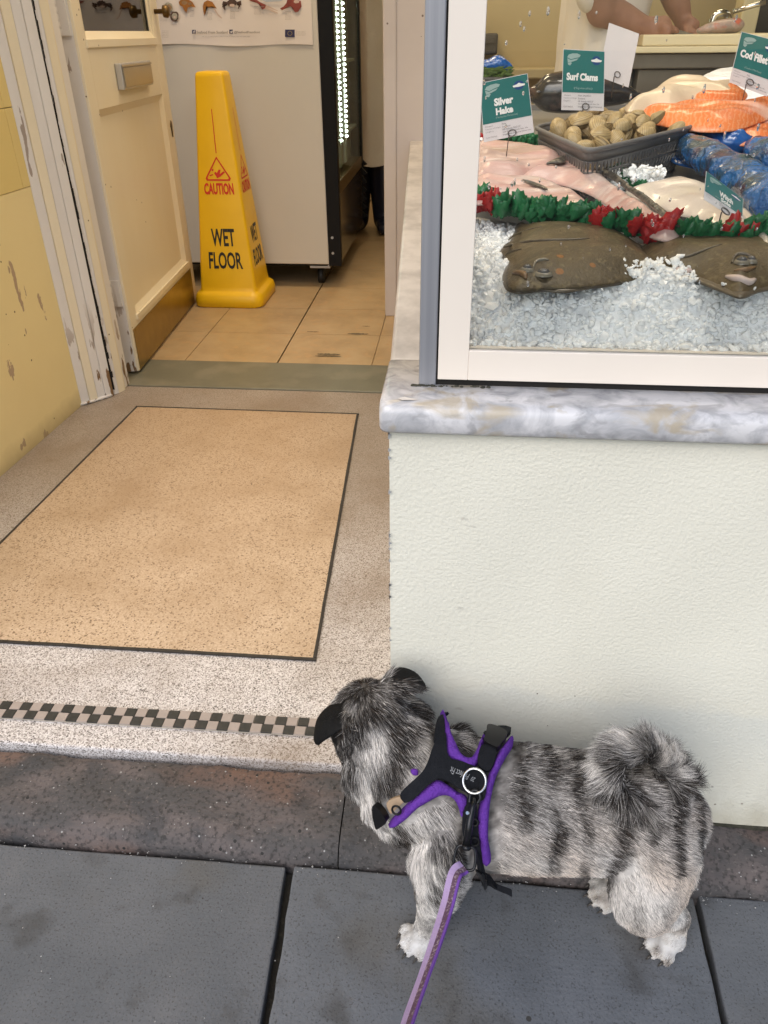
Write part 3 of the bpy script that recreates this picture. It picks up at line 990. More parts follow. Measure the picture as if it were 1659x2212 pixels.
sill = empty('window_sill', (SX0, 0.79, 0.65), 'grey veined marble sill along the fish shop window', 'sill')
ZS0, ZS1 = 0.6505, 0.687
prof = [(0.93, ZS1), (0.805, ZS1 - 0.001), (0.797, ZS1 - 0.002), (0.792, ZS1 - 0.006), (0.7895, ZS1 - 0.012), (0.789, ZS1 - 0.020), (0.7895, ZS0 + 0.004), (0.793, ZS0), (0.93, ZS0)]
mb = MB()
xl = [-0.0825, -0.081, -0.078, -0.073, -0.06] + list(np.linspace(0.0, SX1, 24))
vs, n_ = [], len(prof)
for k, x in enumerate(xl):
    sh = [0.008, 0.004, 0.0015, 0.0004, 0][k] if k < 5 else 0
    for (y, z) in prof:
        vs.append((x, y + (sh if y < 0.9 else 0), z - (sh * 0.4 if z > 0.67 else -sh * 0.4)))
mb.add(vs, [(k * n_ + j, (k + 1) * n_ + j, (k + 1) * n_ + (j + 1) % n_, k * n_ + (j + 1) % n_) for k in range(len(xl) - 1) for j in range(n_)], 0, True)
mb.add([vs[j] for j in range(n_)], [tuple(range(n_))])
mb.build('front_slab', m_marble, sill)
s0 = np.array((-0.0815, 0.9305)); s1 = s0 + side_dir * 2.46
mb = MB().prism([tuple(s0), (-0.0, 0.9305), (-0.0 + side_dir[0] * 2.46, s1[1]), tuple(s1)], ZS0 + 0.001, ZS1 - 0.0012)
mb.build('side_slab', m_marble_side, sill, bevel=0.006, segs=3)
mb = MB().prism([(s1[0] + 0.004, s1[1] - 0.10), (s1[0] + 0.16, s1[1] - 0.10), (s1[0] + 0.16, s1[1] - 0.02), (s1[0] + 0.004, s1[1] - 0.02)], ZS1 - 0.001, ZS1 + 0.045)
mb.build('end_block', m_marble_side, sill, bevel=0.004)
# white blotch of paint and a fine joint line on the side slab
mb = MB()
p = onz(881, 863, ZS1)
mb.add([(p[0] + a, p[1] + b_, ZS1 + 0.0006) for a, b_ in ((-0.012, 0.002), (-0.004, 0.006), (0.004, 0.002), (0.012, 0.001), (0.006, -0.002), (-0.006, -0.003))], [tuple(range(6))])
mb.build('paint_spot', m_white, sill)

win = empty('shop_window', (0.0, 0.849, ZS1), 'fish shop display window in a cream frame with an aluminium corner post', 'window')
mb = MB().box((-0.0405, 0.849, ZS1 - 0.001), (-0.0205, 0.885, 2.4)); mb.build('corner_post', m_alu, win, bevel=0.0015)
mb = MB()
mb.box((-0.0185, 0.8485, 0.6945), (0.0165, 0.868, 2.4)); mb.box((0.0165, 0.8485, 0.6945), (1.8, 0.868, 0.7305)); mb.box((1.8, 0.8485, 0.6945), (1.84, 0.868, 2.4)); mb.box((0.0165, 0.8485, 2.36), (1.8, 0.868, 2.4))
mb.build('frame', m_frame, win, bevel=0.0008)
mb = MB().box((-0.0204, 0.853, ZS1 - 0.001), (1.9, 0.872, 0.6944)); mb.box((-0.0204, 0.853, 0.6944), (-0.0186, 0.872, 2.4)); mb.build('gasket', m_darkgap, win)
mb = MB(); rr = random.Random(2)
for i in range(70):
    x = -0.048 + rr.random() ** 2 * 0.09; r0 = rr.uniform(0.0008, 0.003)
    mb.lathe([(0, r0 * 0.6), (r0 * 0.7, r0 * 0.4), (r0, 0)], (x, 0.8475 + rr.uniform(-0.001, 0.002), ZS1 - 0.0005), 7)
mb.build('grime', m_dirt, win)
m_glass = bpy.data.materials.new('window_glass'); m_glass.use_nodes = True
N, L = m_glass.node_tree.nodes, m_glass.node_tree.links
N.remove(N['Principled BSDF'])
gl = N.new('ShaderNodeBsdfGlossy'); gl.inputs['Roughness'].default_value = 0.01
tr = N.new('ShaderNodeBsdfTransparent'); tr.inputs[0].default_value = (0.97, 0.985, 0.98, 1)
fz = N.new('ShaderNodeFresnel'); fz.inputs[0].default_value = 1.45
ms = N.new('ShaderNodeMixShader'); L.new(fz.outputs[0], ms.inputs[0]); L.new(tr.outputs[0], ms.inputs[1]); L.new(gl.outputs[0], ms.inputs[2])
L.new(ms.outputs[0], N['Material Output'].inputs[0])
gp = MB().box((0.0163, 0.8535, 0.7303), (1.8003, 0.8575, 2.3603)).build('glass_pane', m_glass, win)
# rain drops and runs on the glass
m_drop = mat('water_drop', (0.9, 0.92, 0.95), 0.05, trans=0.9, ior=1.33)
mb = MB(); rr = random.Random(21)
for i in range(75):
    u, v_ = rr.uniform(1040, 1659), rr.uniform(0, 560) if rr.random() < 0.8 else rr.uniform(0, 760)
    p = ony(u, v_, 0.8534)
    r0 = rr.uniform(0.0006, 0.0018)
    el = rr.uniform(0.8, 2.6)
    vs = []
    for k in range(10):
        a = 2 * math.pi * k / 10
        vs.append((p[0] + r0 * math.cos(a) * rr.uniform(0.6, 1.1), 0.8534, p[2] + r0 * el * math.sin(a)))
    vs.append((p[0], 0.8534 - r0 * 0.8, p[2] - r0 * 0.2))
    mb.add(vs, [(k, (k + 1) % 10, 10) for k in range(10)], 0, True)
dr = mb.build('raindrops', m_drop, gp)
dr['kind'] = 'stuff'

# ---- upper shop front (out of the picture): fascia and lobby ceiling shade the entrance
fa = MB().box((-1.287, 0.84, 2.42), (3.0, 0.98, 3.2)).build('fascia', m_frame)
tag(fa, 'cream fascia board above the shop front', 'fascia')
struct(MB().box((-1.9, 0.99, 2.76), (4.5, 7.5, 2.85)).build('ceiling', m_ceiling))
struct(MB().box((-3.5, 7.4, -0.02), (4.5, 7.5, 2.75)).build('wall_back', m_inwall))
struct(MB().box((-3.5, 2.5, -0.02), (-3.4, 7.39, 2.75)).build('wall_left', m_inwall))
struct(MB().box((4.4, 0.99, -0.02), (4.5, 7.39, 2.75)).build('wall_right', m_inwall))
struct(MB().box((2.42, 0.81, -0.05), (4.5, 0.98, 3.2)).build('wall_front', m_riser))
struct(MB().box((-3.5, 2.45, 2.76), (-1.95, 7.5, 2.85)).build('ceiling_bay', m_ceiling))

# ---- inner white wall end that the sill runs into
wx = ony(826, 0, 3.25)[0]
iw = empty('inner_wall', (wx, 3.25, 0), 'narrow white inner wall end that the marble sill runs up to', 'wall')
MB().box((wx, 3.25, 0.0), (wx + 0.05, 3.36, 2.75)).build('moulding', m_inwhite, iw, bevel=0.006)
MB().box((wx + 0.05, 3.256, 0.0), (wx + 0.30, 3.36, 2.75)).build('plaster', m_inwhite, iw, bevel=0.002)
# ---- interior lamps: warm ceiling panels of the shop
m_lamp = bpy.data.materials.new('lamp_diffuser'); m_lamp.use_nodes = True
N, L = m_lamp.node_tree.nodes, m_lamp.node_tree.links
N.remove(N['Principled BSDF'])
em = N.new('ShaderNodeEmission'); em.inputs[0].default_value = (1, 0.79, 0.52, 1); em.inputs[1].default_value = 3.0
L.new(em.outputs[0], N['Material Output'].inputs[0])
m_lampframe = mat('lamp_frame', (0.7, 0.7, 0.7), 0.4)


def ceiling_lamp(x, y, w, d, power, label, color=(1, 0.79, 0.52)):
    r0 = empty('ceiling_lamp', (x, y, 2.75), label, 'lamp', 'shop ceiling lamps')
    MB().box((x - w / 2 - 0.03, y - d / 2 - 0.03, 2.715), (x + w / 2 + 0.03, y + d / 2 + 0.03, 2.752)).build('frame', m_lampframe, r0)
    MB().box((x - w / 2, y - d / 2, 2.708), (x + w / 2, y + d / 2, 2.7145)).build('diffuser', m_lamp, r0)
    ld = bpy.data.lights.new('lamp_light', 'AREA'); ld.shape = 'RECTANGLE'; ld.size, ld.size_y = w, d
    ld.energy = power; ld.color = color
    lo_ = bpy.data.objects.new('lamp_light', ld); col.objects.link(lo_); lo_.location = (x, y, 2.70)
    adopt(lo_, r0)


ceiling_lamp(-0.75, 3.1, 0.9, 0.3, 19, 'warm ceiling lamp just inside the shop door')
ceiling_lamp(-0.2, 5.4, 0.3, 1.2, 12, 'warm ceiling lamp deep in the shop aisle')
ceiling_lamp(1.0, 3.4, 1.4, 0.3, 9, 'warm ceiling lamp over the cutting table')
ceiling_lamp(0.6, 1.25, 1.6, 0.25, 15, 'ceiling lamp over the fish display', (1, 0.94, 0.86))
ceiling_lamp(-0.7, 1.7, 0.4, 0.3, 4.5, 'small warm ceiling lamp of the entrance lobby')
# ================================================================== INSIDE THE SHOP
# ---- wet floor cone
m_yel = mat('yellow_plastic', (0.78, 0.47, 0.008), 0.36, c2=(0.70, 0.40, 0.006), nscale=7, bump=0.05, bscale=70)
m_red = mat('red_print', (0.60, 0.035, 0.012), 0.5)
m_blk = mat('black_print', (0.02, 0.018, 0.015), 0.5)
cx_, cy_ = -1.015, 3.475
cone = empty('wet_floor_cone', (cx_, cy_, 0), 'tall yellow four sided wet floor cone beside the open door', 'safety cone')


def rsq(h, r, z, n=5):
    out = []
    for (sx, sy, a0) in ((1, 1, 0), (-1, 1, 90), (-1, -1, 180), (1, -1, 270)):
        for k in range(n):
            a = rad(a0 + 90 * k / (n - 1))
            out.append((cx_ + sx * (h - r) + r * math.cos(a), cy_ + sy * (h - r) + r * math.sin(a), z))
    return out


lev = [(0.150, 0.045, 0.0), (0.156, 0.045, 0.006), (0.157, 0.045, 0.03), (0.152, 0.045, 0.052), (0.145, 0.042, 0.06), (0.134, 0.03, 0.064), (0.129, 0.02, 0.07), (0.126, 0.014, 0.085),
       (0.0585, 0.012, 0.895), (0.056, 0.012, 0.908), (0.050, 0.012, 0.914), (0.03, 0.012, 0.916)]
rings = [rsq(*l) for l in lev]
mb = MB(); nn = len(rings[0])
mb.add([p for r_ in rings for p in r_], [(i * nn + j, i * nn + (j + 1) % nn, (i + 1) * nn + (j + 1) % nn, (i + 1) * nn + j) for i in range(len(rings) - 1) for j in range(nn)] + [tuple((len(rings) - 1) * nn + j for j in range(nn))], 0, True)
bo = mb.build('body', m_yel, cone)
md = bo.modifiers.new('es', 'EDGE_SPLIT'); md.split_angle = rad(50)


def cone_face(side):
    if side == 0:
        P = [(cx_ - 0.0585, cy_ - 0.0585, 0.895), (cx_ + 0.0585, cy_ - 0.0585, 0.895), (cx_ + 0.126, cy_ - 0.126, 0.085), (cx_ - 0.126, cy_ - 0.126, 0.085)]
    else:
        P = [(cx_ + 0.0585, cy_ - 0.0585, 0.895), (cx_ + 0.0585, cy_ + 0.0585, 0.895), (cx_ + 0.126, cy_ + 0.126, 0.085), (cx_ + 0.126, cy_ - 0.126, 0.085)]
    return quad(*P)


for side in (0, 1):
    q = cone_face(side)
    rmb, kmb = MB(), MB()
    put_text(kmb, q, 'WET', (0.255, 0.697, 0.735, 0.786), 0.0012, 0.025)
    put_text(kmb, q, 'FLOOR', (0.185, 0.815, 0.825, 0.903), 0.0012, 0.025)
    put_text(rmb, q, 'CAUTION', (0.16, 0.474, 0.845, 0.53), 0.0012, 0.04)
    put_poly(rmb, q, [(0.49, 0.136), (0.512, 0.136), (0.528, 0.335), (0.506, 0.335)], 0.0012)
    tri = [(0.51, 0.350), (0.815, 0.452), (0.785, 0.464), (0.235, 0.464), (0.205, 0.452)]
    tin = [(0.51, 0.361), (0.765, 0.449), (0.75, 0.456), (0.27, 0.456), (0.255, 0.449)]
    rmb.add([q(u, v, 0.0012) for u, v in tri + tin], [(k, (k + 1) % 5, 5 + (k + 1) % 5, 5 + k) for k in range(5)])
    # slipping figure
    put_poly(rmb, q, [(0.36, 0.412), (0.40, 0.407), (0.42, 0.413), (0.38, 0.42)], 0.0013)
    put_poly(rmb, q, [(0.42, 0.427), (0.46, 0.421), (0.56, 0.444), (0.49, 0.452)], 0.0013)
    put_poly(rmb, q, [(0.49, 0.436), (0.56, 0.445), (0.69, 0.424), (0.655, 0.419), (0.565, 0.431)], 0.0014)
    put_poly(rmb, q, [(0.48, 0.430), (0.54, 0.411), (0.59, 0.411), (0.55, 0.436)], 0.00145)
    put_poly(rmb, q, [(0.30, 0.437), (0.39, 0.432), (0.40, 0.437), (0.32, 0.443)], 0.0013)
    rmb.build('caution_print', m_red, cone, recalc=False)
    kmb.build('wet_floor_print', m_blk, cone, recalc=False)

# ---- display refrigerator
FY = 3.66
XR = ony(711, 578, FY)[0]
XF = ony(738.5, 578, FY)[0]
m_fr = mat('fridge_white', (0.56, 0.53, 0.475), 0.42, c2=(0.53, 0.50, 0.445), nscale=4, bump=0.03, bscale=300)
m_frblk = mat('fridge_black', (0.006, 0.0055, 0.0055), 0.4, spec=0.2, bump=0.03, bscale=200)
m_frbase = mat('fridge_base_panel', (0.05, 0.036, 0.02), 0.12, spec=0.9)
m_cast = mat('castor_black', (0.012, 0.012, 0.012), 0.5)
m_stl = mat('steel', (0.42, 0.42, 0.42), 0.3, metal=0.9)
fridge = empty('display_fridge', (XR - 0.45, FY + 0.47, 0), 'white sided display fridge on castors with a black front and lit glass door', 'fridge')
FX0, FY1 = XR - 0.93, FY + 0.94
MB().box((FX0, FY, 0.112), (XR, FY1, 2.0)).build('cabinet', m_fr, fridge, bevel=0.004)
mb = MB()
mb.box((XR + 0.0005, FY - 0.002, 0.105), (XF, FY + 0.035, 2.0))
mb.box((XR + 0.0005, FY1 - 0.05, 0.43), (XF, FY1, 2.0)); mb.box((XR + 0.0005, FY + 0.035, 1.93), (XF, FY1 - 0.05, 2.0))
mb.build('door_frame', m_frblk, fridge, bevel=0.003)
mb = MB().box((XR + 0.0005, FY + 0.036, 0.105), (XF - 0.01, FY1, 0.415)); mb.build('base_panel', m_frbase, fridge, bevel=0.003)
mb = MB().box((XR + 0.0005, FY + 0.036, 0.4155), (XF - 0.002, FY1 - 0.051, 0.47)); mb.build('door_rail', m_bronze, fridge, bevel=0.002)
m_fgl = bpy.data.materials.new('fridge_glass'); m_fgl.use_nodes = True
N, L = m_fgl.node_tree.nodes, m_fgl.node_tree.links
N.remove(N['Principled BSDF'])
gl = N.new('ShaderNodeBsdfGlossy'); gl.inputs['Roughness'].default_value = 0.02
tr = N.new('ShaderNodeBsdfTransparent'); tr.inputs[0].default_value = (0.9, 0.94, 0.9, 1)
ms = N.new('ShaderNodeMixShader'); ms.inputs[0].default_value = 0.14; L.new(tr.outputs[0], ms.inputs[1]); L.new(gl.outputs[0], ms.inputs[2])
L.new(ms.outputs[0], N['Material Output'].inputs[0])
MB().box((XF - 0.010, FY + 0.0355, 0.4705), (XF - 0.006, FY1 - 0.0505, 1.93)).build('glass_door', m_fgl, fridge)
m_fin = mat('fridge_interior', (0.30, 0.29, 0.26), 0.4)
mb = MB()
for zz in (0.62, 0.92, 1.22, 1.52):
    mb.box((XR + 0.001, FY + 0.09, zz), (XF - 0.02, FY1 - 0.1, zz + 0.012))
mb.build('shelf', m_fin, fridge)
m_led = bpy.data.materials.new('led_light'); m_led.use_nodes = True
N, L = m_led.node_tree.nodes, m_led.node_tree.links
N.remove(N['Principled BSDF'])
em = N.new('ShaderNodeEmission'); em.inputs[0].default_value = (0.92, 1.0, 0.88, 1); em.inputs[1].default_value = 14.0
L.new(em.outputs[0], N['Material Output'].inputs[0])
m_ledbar = mat('led_bar', (0.55, 0.57, 0.5), 0.4)
def onx(x, y, X):
    d = ray(x, y)
    return CC + d * X / d[0]


for (pxm) in (732.5, 744.5):  # one column is the strip, the other its glass reflection built as glowing dots
    c = onx(pxm, 150, XF - 0.018)
    yy = c[1]
    bar = MB().box((XF - 0.034, yy - 0.022, 0.50), (XF - 0.022, yy + 0.022, 1.9)).build('led_strip', m_ledbar, fridge)
    mb = MB()
    for k in range(62):
        z = 0.615 + k * 0.0215
        mb.lathe([(0.0001, 0.006), (0.007, 0.004), (0.0085, 0), (0.007, -0.004), (0.0001, -0.006)], (XF - 0.0195, yy, z), 10)
    mb.build('led', m_led, bar)
# row of black teeth forming a saw edge along the far side of the base
mb = MB()
for k in range(7):
    z = 0.14 + k * 0.045
    mb.add([(XF - 0.008, FY1 - 0.01, z), (XF + 0.022, FY1 - 0.01, z + 0.012), (XF - 0.008, FY1 - 0.01, z + 0.043), (XF - 0.008, FY1 + 0.01, z), (XF + 0.022, FY1 + 0.01, z + 0.012), (XF - 0.008, FY1 + 0.01, z + 0.043)],
           [(0, 1, 2), (3, 5, 4), (0, 3, 4, 1), (1, 4, 5, 2), (2, 5, 3, 0)])
mb.build('vent_teeth', m_frblk, fridge)
for (x, y) in ((XR - 0.055, FY + 0.10), (FX0 + 0.08, FY + 0.10), (XR - 0.055, FY1 - 0.1), (FX0 + 0.08, FY1 - 0.1)):
    br = MB().box((x - 0.05, y - 0.04, 0.078), (x + 0.05, y + 0.04, 0.1115)).build('castor', m_stl, fridge, bevel=0.002)
    MB().tube([(x - 0.014, y, 0.036), (x + 0.014, y, 0.036)], 0.036, 20).build('wheel', m_cast, br)
for z in (0.165, 0.235):
    MB().tube([(XR + (XF - XR) * 0.35, FY - 0.002, z), (XR + (XF - XR) * 0.35, FY - 0.0045, z)], 0.006, 10).build('bolt', m_stl, fridge)
MB().box((FX0 + 0.02, FY + 0.02, 0.1), (XR - 0.01, FY1 - 0.02, 0.1115)).build('underside', m_darkgap, fridge)

# ---- poster on the fridge side
PY = FY - 0.0015
m_paper = mat('poster_paper', (0.68, 0.62, 0.58), 0.45, c2=(0.66, 0.60, 0.56), nscale=6)
m_ink = mat('grey_ink', (0.30, 0.27, 0.25), 0.6)
m_navy = mat('navy_ink', (0.03, 0.03, 0.09), 0.6)
m_inkw = mat('pale_ink', (0.66, 0.62, 0.6), 0.6)
m_gold = mat('gold_ink', (0.5, 0.4, 0.1), 0.6)
po = empty('seafood_poster', (ony(510, 60, PY)[0], PY, 1.2), 'pale seafood poster with shellfish pictures on the fridge side', 'poster')
mb = MB(); nx_ = 48; nz_ = 20
pa, pb = ony(330, 97, PY), ony(677, 98, PY)
zt = 1.82
for i in range(nx_ + 1):
    for j in range(nz_ + 1):
        u, v = i / nx_, j / nz_
        zb = pa[2] * (1 - u) + pb[2] * u + 0.004 * math.sin(u * 9)
        z = zb + (zt - zb) * v
        d = 0.004 * max(0, 1 - v * 6) * (0.5 + 0.5 * math.sin(u * 14 + 1)) + 0.0015 * (0.5 + 0.5 * math.sin(u * 31 + v * 22))
        mb.v.append((pa[0] + (pb[0] - pa[0]) * u, PY - 0.0005 - d, z))
for i in range(nx_):
    for j in range(nz_):
        a = i * (nz_ + 1) + j
        mb.f.append((a, a + nz_ + 1, a + nz_ + 2, a + 1)); mb.mi.append(0); mb.sm.append(True)
mb.build('paper', m_paper, po)


def fq(u, v, off=0.0):
    return ony(u, v, PY - 0.0072 - off)


def pz(pts):
    return zs(pts, 600, 0, 2.37)


mk = MB()


def ptxt(body, x0, y0, x1, y1, bold=0.01):
    (a, b_), (c, d) = pz([(x0, y0), (x1, y1)])
    put_text(mk, fq, body, (a, b_, c, d), 0.0004, bold)


ptxt('Seafood From Scotland', 412, 288, 702, 314, 0.02)
ptxt('@SeafoodFromScot', 762, 288, 1004, 316, 0.02)
ptxt('for more information about seafood please visit the web page', 465, 338, 910, 346, 0)
for (nm, x, y, lines) in (('Native Oyster', 70, 128, 5), ('Whelk', 350, 88, 5), ('Shrimp', 510, 116, 5), ('Velvet Crab', 725, 96, 6), ('Squat Lobster', 948, 55, 6), ('Octopus', 1240, 104, 6)):
    ptxt(nm, x, y, x + 12 * len(nm) * 0.62, y + 13, 0.02)
    for k in range(lines):
        ptxt('season and catch', x, y + 18 + k * 11, x + 38 + 9 * ((k * 5 + len(nm)) % 5), y + 24 + k * 11, 0)
for k in range(5):
    ptxt('European Maritime', 1342, 290 + k * 9, 1430, 296 + k * 9, 0)
    ptxt('Fishing season', 90, 286 + k * 14, 150, 294 + k * 14, 0)
mk.build('lettering', m_ink, po, recalc=False)


def illo(name, shapes):
    """printed picture: list of (outline in enlarged-view pixels, colour index)"""
    mb = MB()
    for k, (pts, mi) in enumerate(shapes):
        uv = pz(pts)
        c = (sum(p[0] for p in uv) / len(uv), sum(p[1] for p in uv) / len(uv))
        mb.add([fq(*c, 0.0002 + 0.0002 * k)] + [fq(*p, 0.0002 + 0.0002 * k) for p in uv], [(0, 1 + i, 1 + (i + 1) % len(uv)) for i in range(len(uv))], mi)
    return mb.build(name, ILL, po, recalc=False)


ILL = [mat('print_brown', (0.22, 0.13, 0.06), 0.6, c2=(0.40, 0.27, 0.15), nscale=60), mat('print_orange', (0.36, 0.14, 0.02), 0.6, c2=(0.12, 0.05, 0.02), nscale=50),
       mat('print_dark', (0.05, 0.03, 0.025), 0.6, c2=(0.16, 0.08, 0.05), nscale=60), mat('print_red', (0.26, 0.055, 0.04), 0.6, c2=(0.12, 0.02, 0.02), nscale=50),
       mat('print_grey', (0.28, 0.26, 0.2), 0.6, c2=(0.5, 0.47, 0.4), nscale=70), mat('print_pale', (0.55, 0.42, 0.36), 0.6), mat('print_blue', (0.42, 0.46, 0.52), 0.6)]


def blobpts(cx, cy, rx, ry, n=16, j=0.12, s=0):
    rr = random.Random(s)
    return [(cx + rx * math.cos(2 * math.pi * i / n) * rr.uniform(1 - j, 1 + j), cy + ry * math.sin(2 * math.pi * i / n) * rr.uniform(1 - j, 1 + j)) for i in range(n)]


illo('oyster_picture', [(blobpts(148, 68, 45, 47, s=1), 4), (blobpts(152, 72, 30, 30, s=2), 0), (blobpts(206, 152, 40, 48, s=3), 2), (blobpts(208, 152, 27, 33, s=4), 4), (blobpts(206, 160, 12, 12, s=5), 5)])
illo('whelk_picture', [([(245, 20), (270, -10), (330, -10), (372, 18), (405, 70), (360, 60), (330, 70), (318, 125), (295, 90), (280, 62), (255, 50)], 1), (blobpts(300, 25, 26, 18, s=6), 0), (blobpts(350, 35, 18, 12, s=7), 0)])
illo('shrimp_picture', [([(470, 60), (480, 22), (515, 2), (560, 18), (600, 80), (560, 60), (520, 70), (500, 58), (488, 145), (476, 110)], 1), ([(575, 70), (620, 140), (650, 168), (644, 172), (612, 148), (570, 80)], 5)])
illo('crab_picture', [(blobpts(742, 28, 48, 36, s=8), 2), (blobpts(745, 50, 26, 14, s=9), 5)] + [([(700 - 4 * k, 20 + 8 * k), (660 - 6 * k, 10 + 12 * k), (650 + 12 * k, 70 + 12 * k), (656 + 12 * k, 70 + 12 * k), (668, 22 + 10 * k), (704, 30 + 8 * k)], 2) for k in range(3)] +
     [([(784 + 4 * k, 20 + 8 * k), (826 + 3 * k, 5 + 12 * k), (832 - 14 * k, 50 + 16 * k), (826 - 14 * k, 50 + 16 * k), (818, 16 + 10 * k), (784, 30 + 8 * k)], 2) for k in range(3)])
illo('lobster_picture', [([(895, -10), (960, -10), (1005, 20), (1060, 45), (1055, 75), (1025, 88), (1010, 50), (960, 18), (915, 10)], 3), ([(1060, 45), (1170, 98), (1168, 104), (1056, 58)], 5), ([(1055, 65), (1172, 120), (1168, 127), (1050, 76)], 5), ([(1000, -10), (1240, -10), (1200, 12), (1060, 18)], 6)])
illo('octopus_picture', [([(1190, 80), (1210, 95), (1240, 78), (1285, 58), (1310, 75), (1330, 112), (1360, 108), (1392, 60), (1385, 10), (1330, -10), (1260, -10), (1250, 30), (1225, 60)], 3), (blobpts(1345, 15, 26, 16, s=10), 5), (blobpts(1280, 8, 22, 12, s=12), 3)])
for (x, y, w, h) in ((371, 279, 33, 36), (718, 276, 32, 38), (1238, 276, 90, 70)):
    MB().add([fq(*p, 0.0004) for p in pz([(x, y), (x + w, y), (x + w, y + h), (x, y + h)])], [(0, 1, 2, 3)]).build('icon_square', m_navy, po, recalc=False)
mb = MB()
(a, b_), (c, d) = pz([(382, 284), (398, 313)])
put_text(mb, fq, 'f', (a, b_, c, d), 0.0008, 0.03)
mb.build('icon_mark', m_inkw, po, recalc=False)
mb = MB()
mb.add([fq(*p, 0.0008) for p in pz([(724, 286), (730, 294), (737, 295), (738, 288), (744, 284), (748, 290), (746, 302), (738, 309), (726, 307), (731, 303), (725, 297)])], [tuple(range(11))])
mb.build('icon_mark', m_inkw, po, recalc=False)
mb = MB()
for k in range(12):
    a = 2 * math.pi * k / 12
    put_poly(mb, fq, pz(circle_uv(1283 + 20 * math.cos(a), 311 + 20 * math.sin(a), 3.2, 3.2, 5)), 0.0008)
mb.build('star_ring', m_gold, po, recalc=False)

# ---- worker in a long white coat and navy boots, in the aisle beyond the fridge
m_coat = mat('white_oilskin', (0.66, 0.57, 0.46), 0.45, c2=(0.58, 0.49, 0.38), nscale=5, bump=0.5, bscale=9, lo=0.3, hi=0.7, bdist=0.02)
m_boot = mat('navy_rubber', (0.012, 0.014, 0.028), 0.35, bump=0.08, bscale=20)
m_skin = mat('skin', (0.27, 0.132, 0.082), 0.6, c2=(0.19, 0.082, 0.05), nscale=30, bump=0.1, bscale=200, sss=0.0)
m_hair = mat('brown_hair', (0.06, 0.035, 0.02), 0.6, c2=(0.03, 0.02, 0.012), nscale=60, stretch=(1, 1, 0.2))
PX_ = ony(797, 250, 4.95)[0]
wk = empty('person', (PX_, 4.95, 0), 'worker in a long white coat and navy boots standing in the shop aisle', 'person')


def P3(dx, dy, z, *r):
    return (PX_ + dx, 4.95 + dy, z, *r)


body_ch = [[P3(0, 0, 0.80, 0.15, 0.11), P3(0, 0, 0.95, 0.16, 0.12), P3(0, 0, 1.15, 0.14, 0.11), P3(0, 0, 1.35, 0.17, 0.12), P3(0, 0.01, 1.44, 0.10, 0.08)],
           [P3(0, 0.01, 1.42, 0.06), P3(0, -0.01, 1.52, 0.055)],
           [P3(0, -0.02, 1.54, 0.06, 0.075), P3(0, -0.02, 1.62, 0.075, 0.095), P3(0, -0.015, 1.70, 0.065, 0.08)]]
for s in (-1, 1):
    body_ch += [[P3(s * 0.08, 0, 0.85, 0.085), P3(s * 0.08, 0, 0.48, 0.06), P3(s * 0.08, 0.02, 0.12, 0.042)],
                [P3(s * 0.17, 0, 1.39, 0.06), P3(s * 0.22, 0.02, 1.12, 0.045), P3(s * 0.20, -0.08, 0.90, 0.034)],
                [P3(s * 0.20, -0.08, 0.90, 0.026, 0.035), P3(s * 0.19, -0.10, 0.83, 0.018, 0.04)]]
    for k in range(4):
        body_ch.append([P3(s * 0.19 + 0.003 * k, -0.125 + 0.018 * k, 0.83, 0.009), P3(s * 0.185, -0.13 + 0.018 * k, 0.785, 0.008), P3(s * 0.178, -0.125 + 0.018 * k, 0.755, 0.007)])
    body_ch.append([P3(s * 0.185, -0.10, 0.86, 0.011), P3(s * 0.165, -0.135, 0.83, 0.009), P3(s * 0.16, -0.145, 0.80, 0.008)])
organic('body', body_ch, 0.012, m_skin, 3, wk, blobs=[(P3(0, -0.115, 1.60), (0.014, 0.02, 0.02)), (P3(-0.078, -0.01, 1.61), (0.012, 0.02, 0.03)), (P3(0.078, -0.01, 1.61), (0.012, 0.02, 0.03))])
organic('hair', [[P3(0, 0.0, 1.68, 0.08, 0.10), P3(0, 0.01, 1.73, 0.07, 0.085)]], 0.012, m_hair, 3, wk)
mb = MB()
n_ = 60; lv = [(0.405, 0.235, 0.165), (0.43, 0.232, 0.163), (0.55, 0.205, 0.15), (0.75, 0.195, 0.145), (0.95, 0.185, 0.14), (1.15, 0.18, 0.14), (1.32, 0.20, 0.15), (1.41, 0.17, 0.13), (1.47, 0.085, 0.085)]
lv2 = smooth_curve(lv, 5)
for i, (z, a, b_) in enumerate(lv2):
    for j in range(n_):
        t = 2 * math.pi * j / n_
        fold = 1 + (0.055 * math.sin(t * 5 + z * 2.2) + 0.035 * math.sin(t * 9 - z * 3)) * max(0.15, min(1, (1.25 - z) / 0.8))
        zz = z + (0.02 * math.sin(t * 2 + 0.6) + 0.012 * math.sin(5 * t)) * max(0, 1 - (z - 0.405) / 0.2)
        mb.v.append((PX_ + a * fold * math.cos(t), 4.95 + b_ * fold * math.sin(t), zz))
for i in range(len(lv2) - 1):
    for j in range(n_):
        mb.f.append((i * n_ + j, i * n_ + (j + 1) % n_, (i + 1) * n_ + (j + 1) % n_, (i + 1) * n_ + j)); mb.mi.append(0); mb.sm.append(True)
mb.build('coat', m_coat, wk)
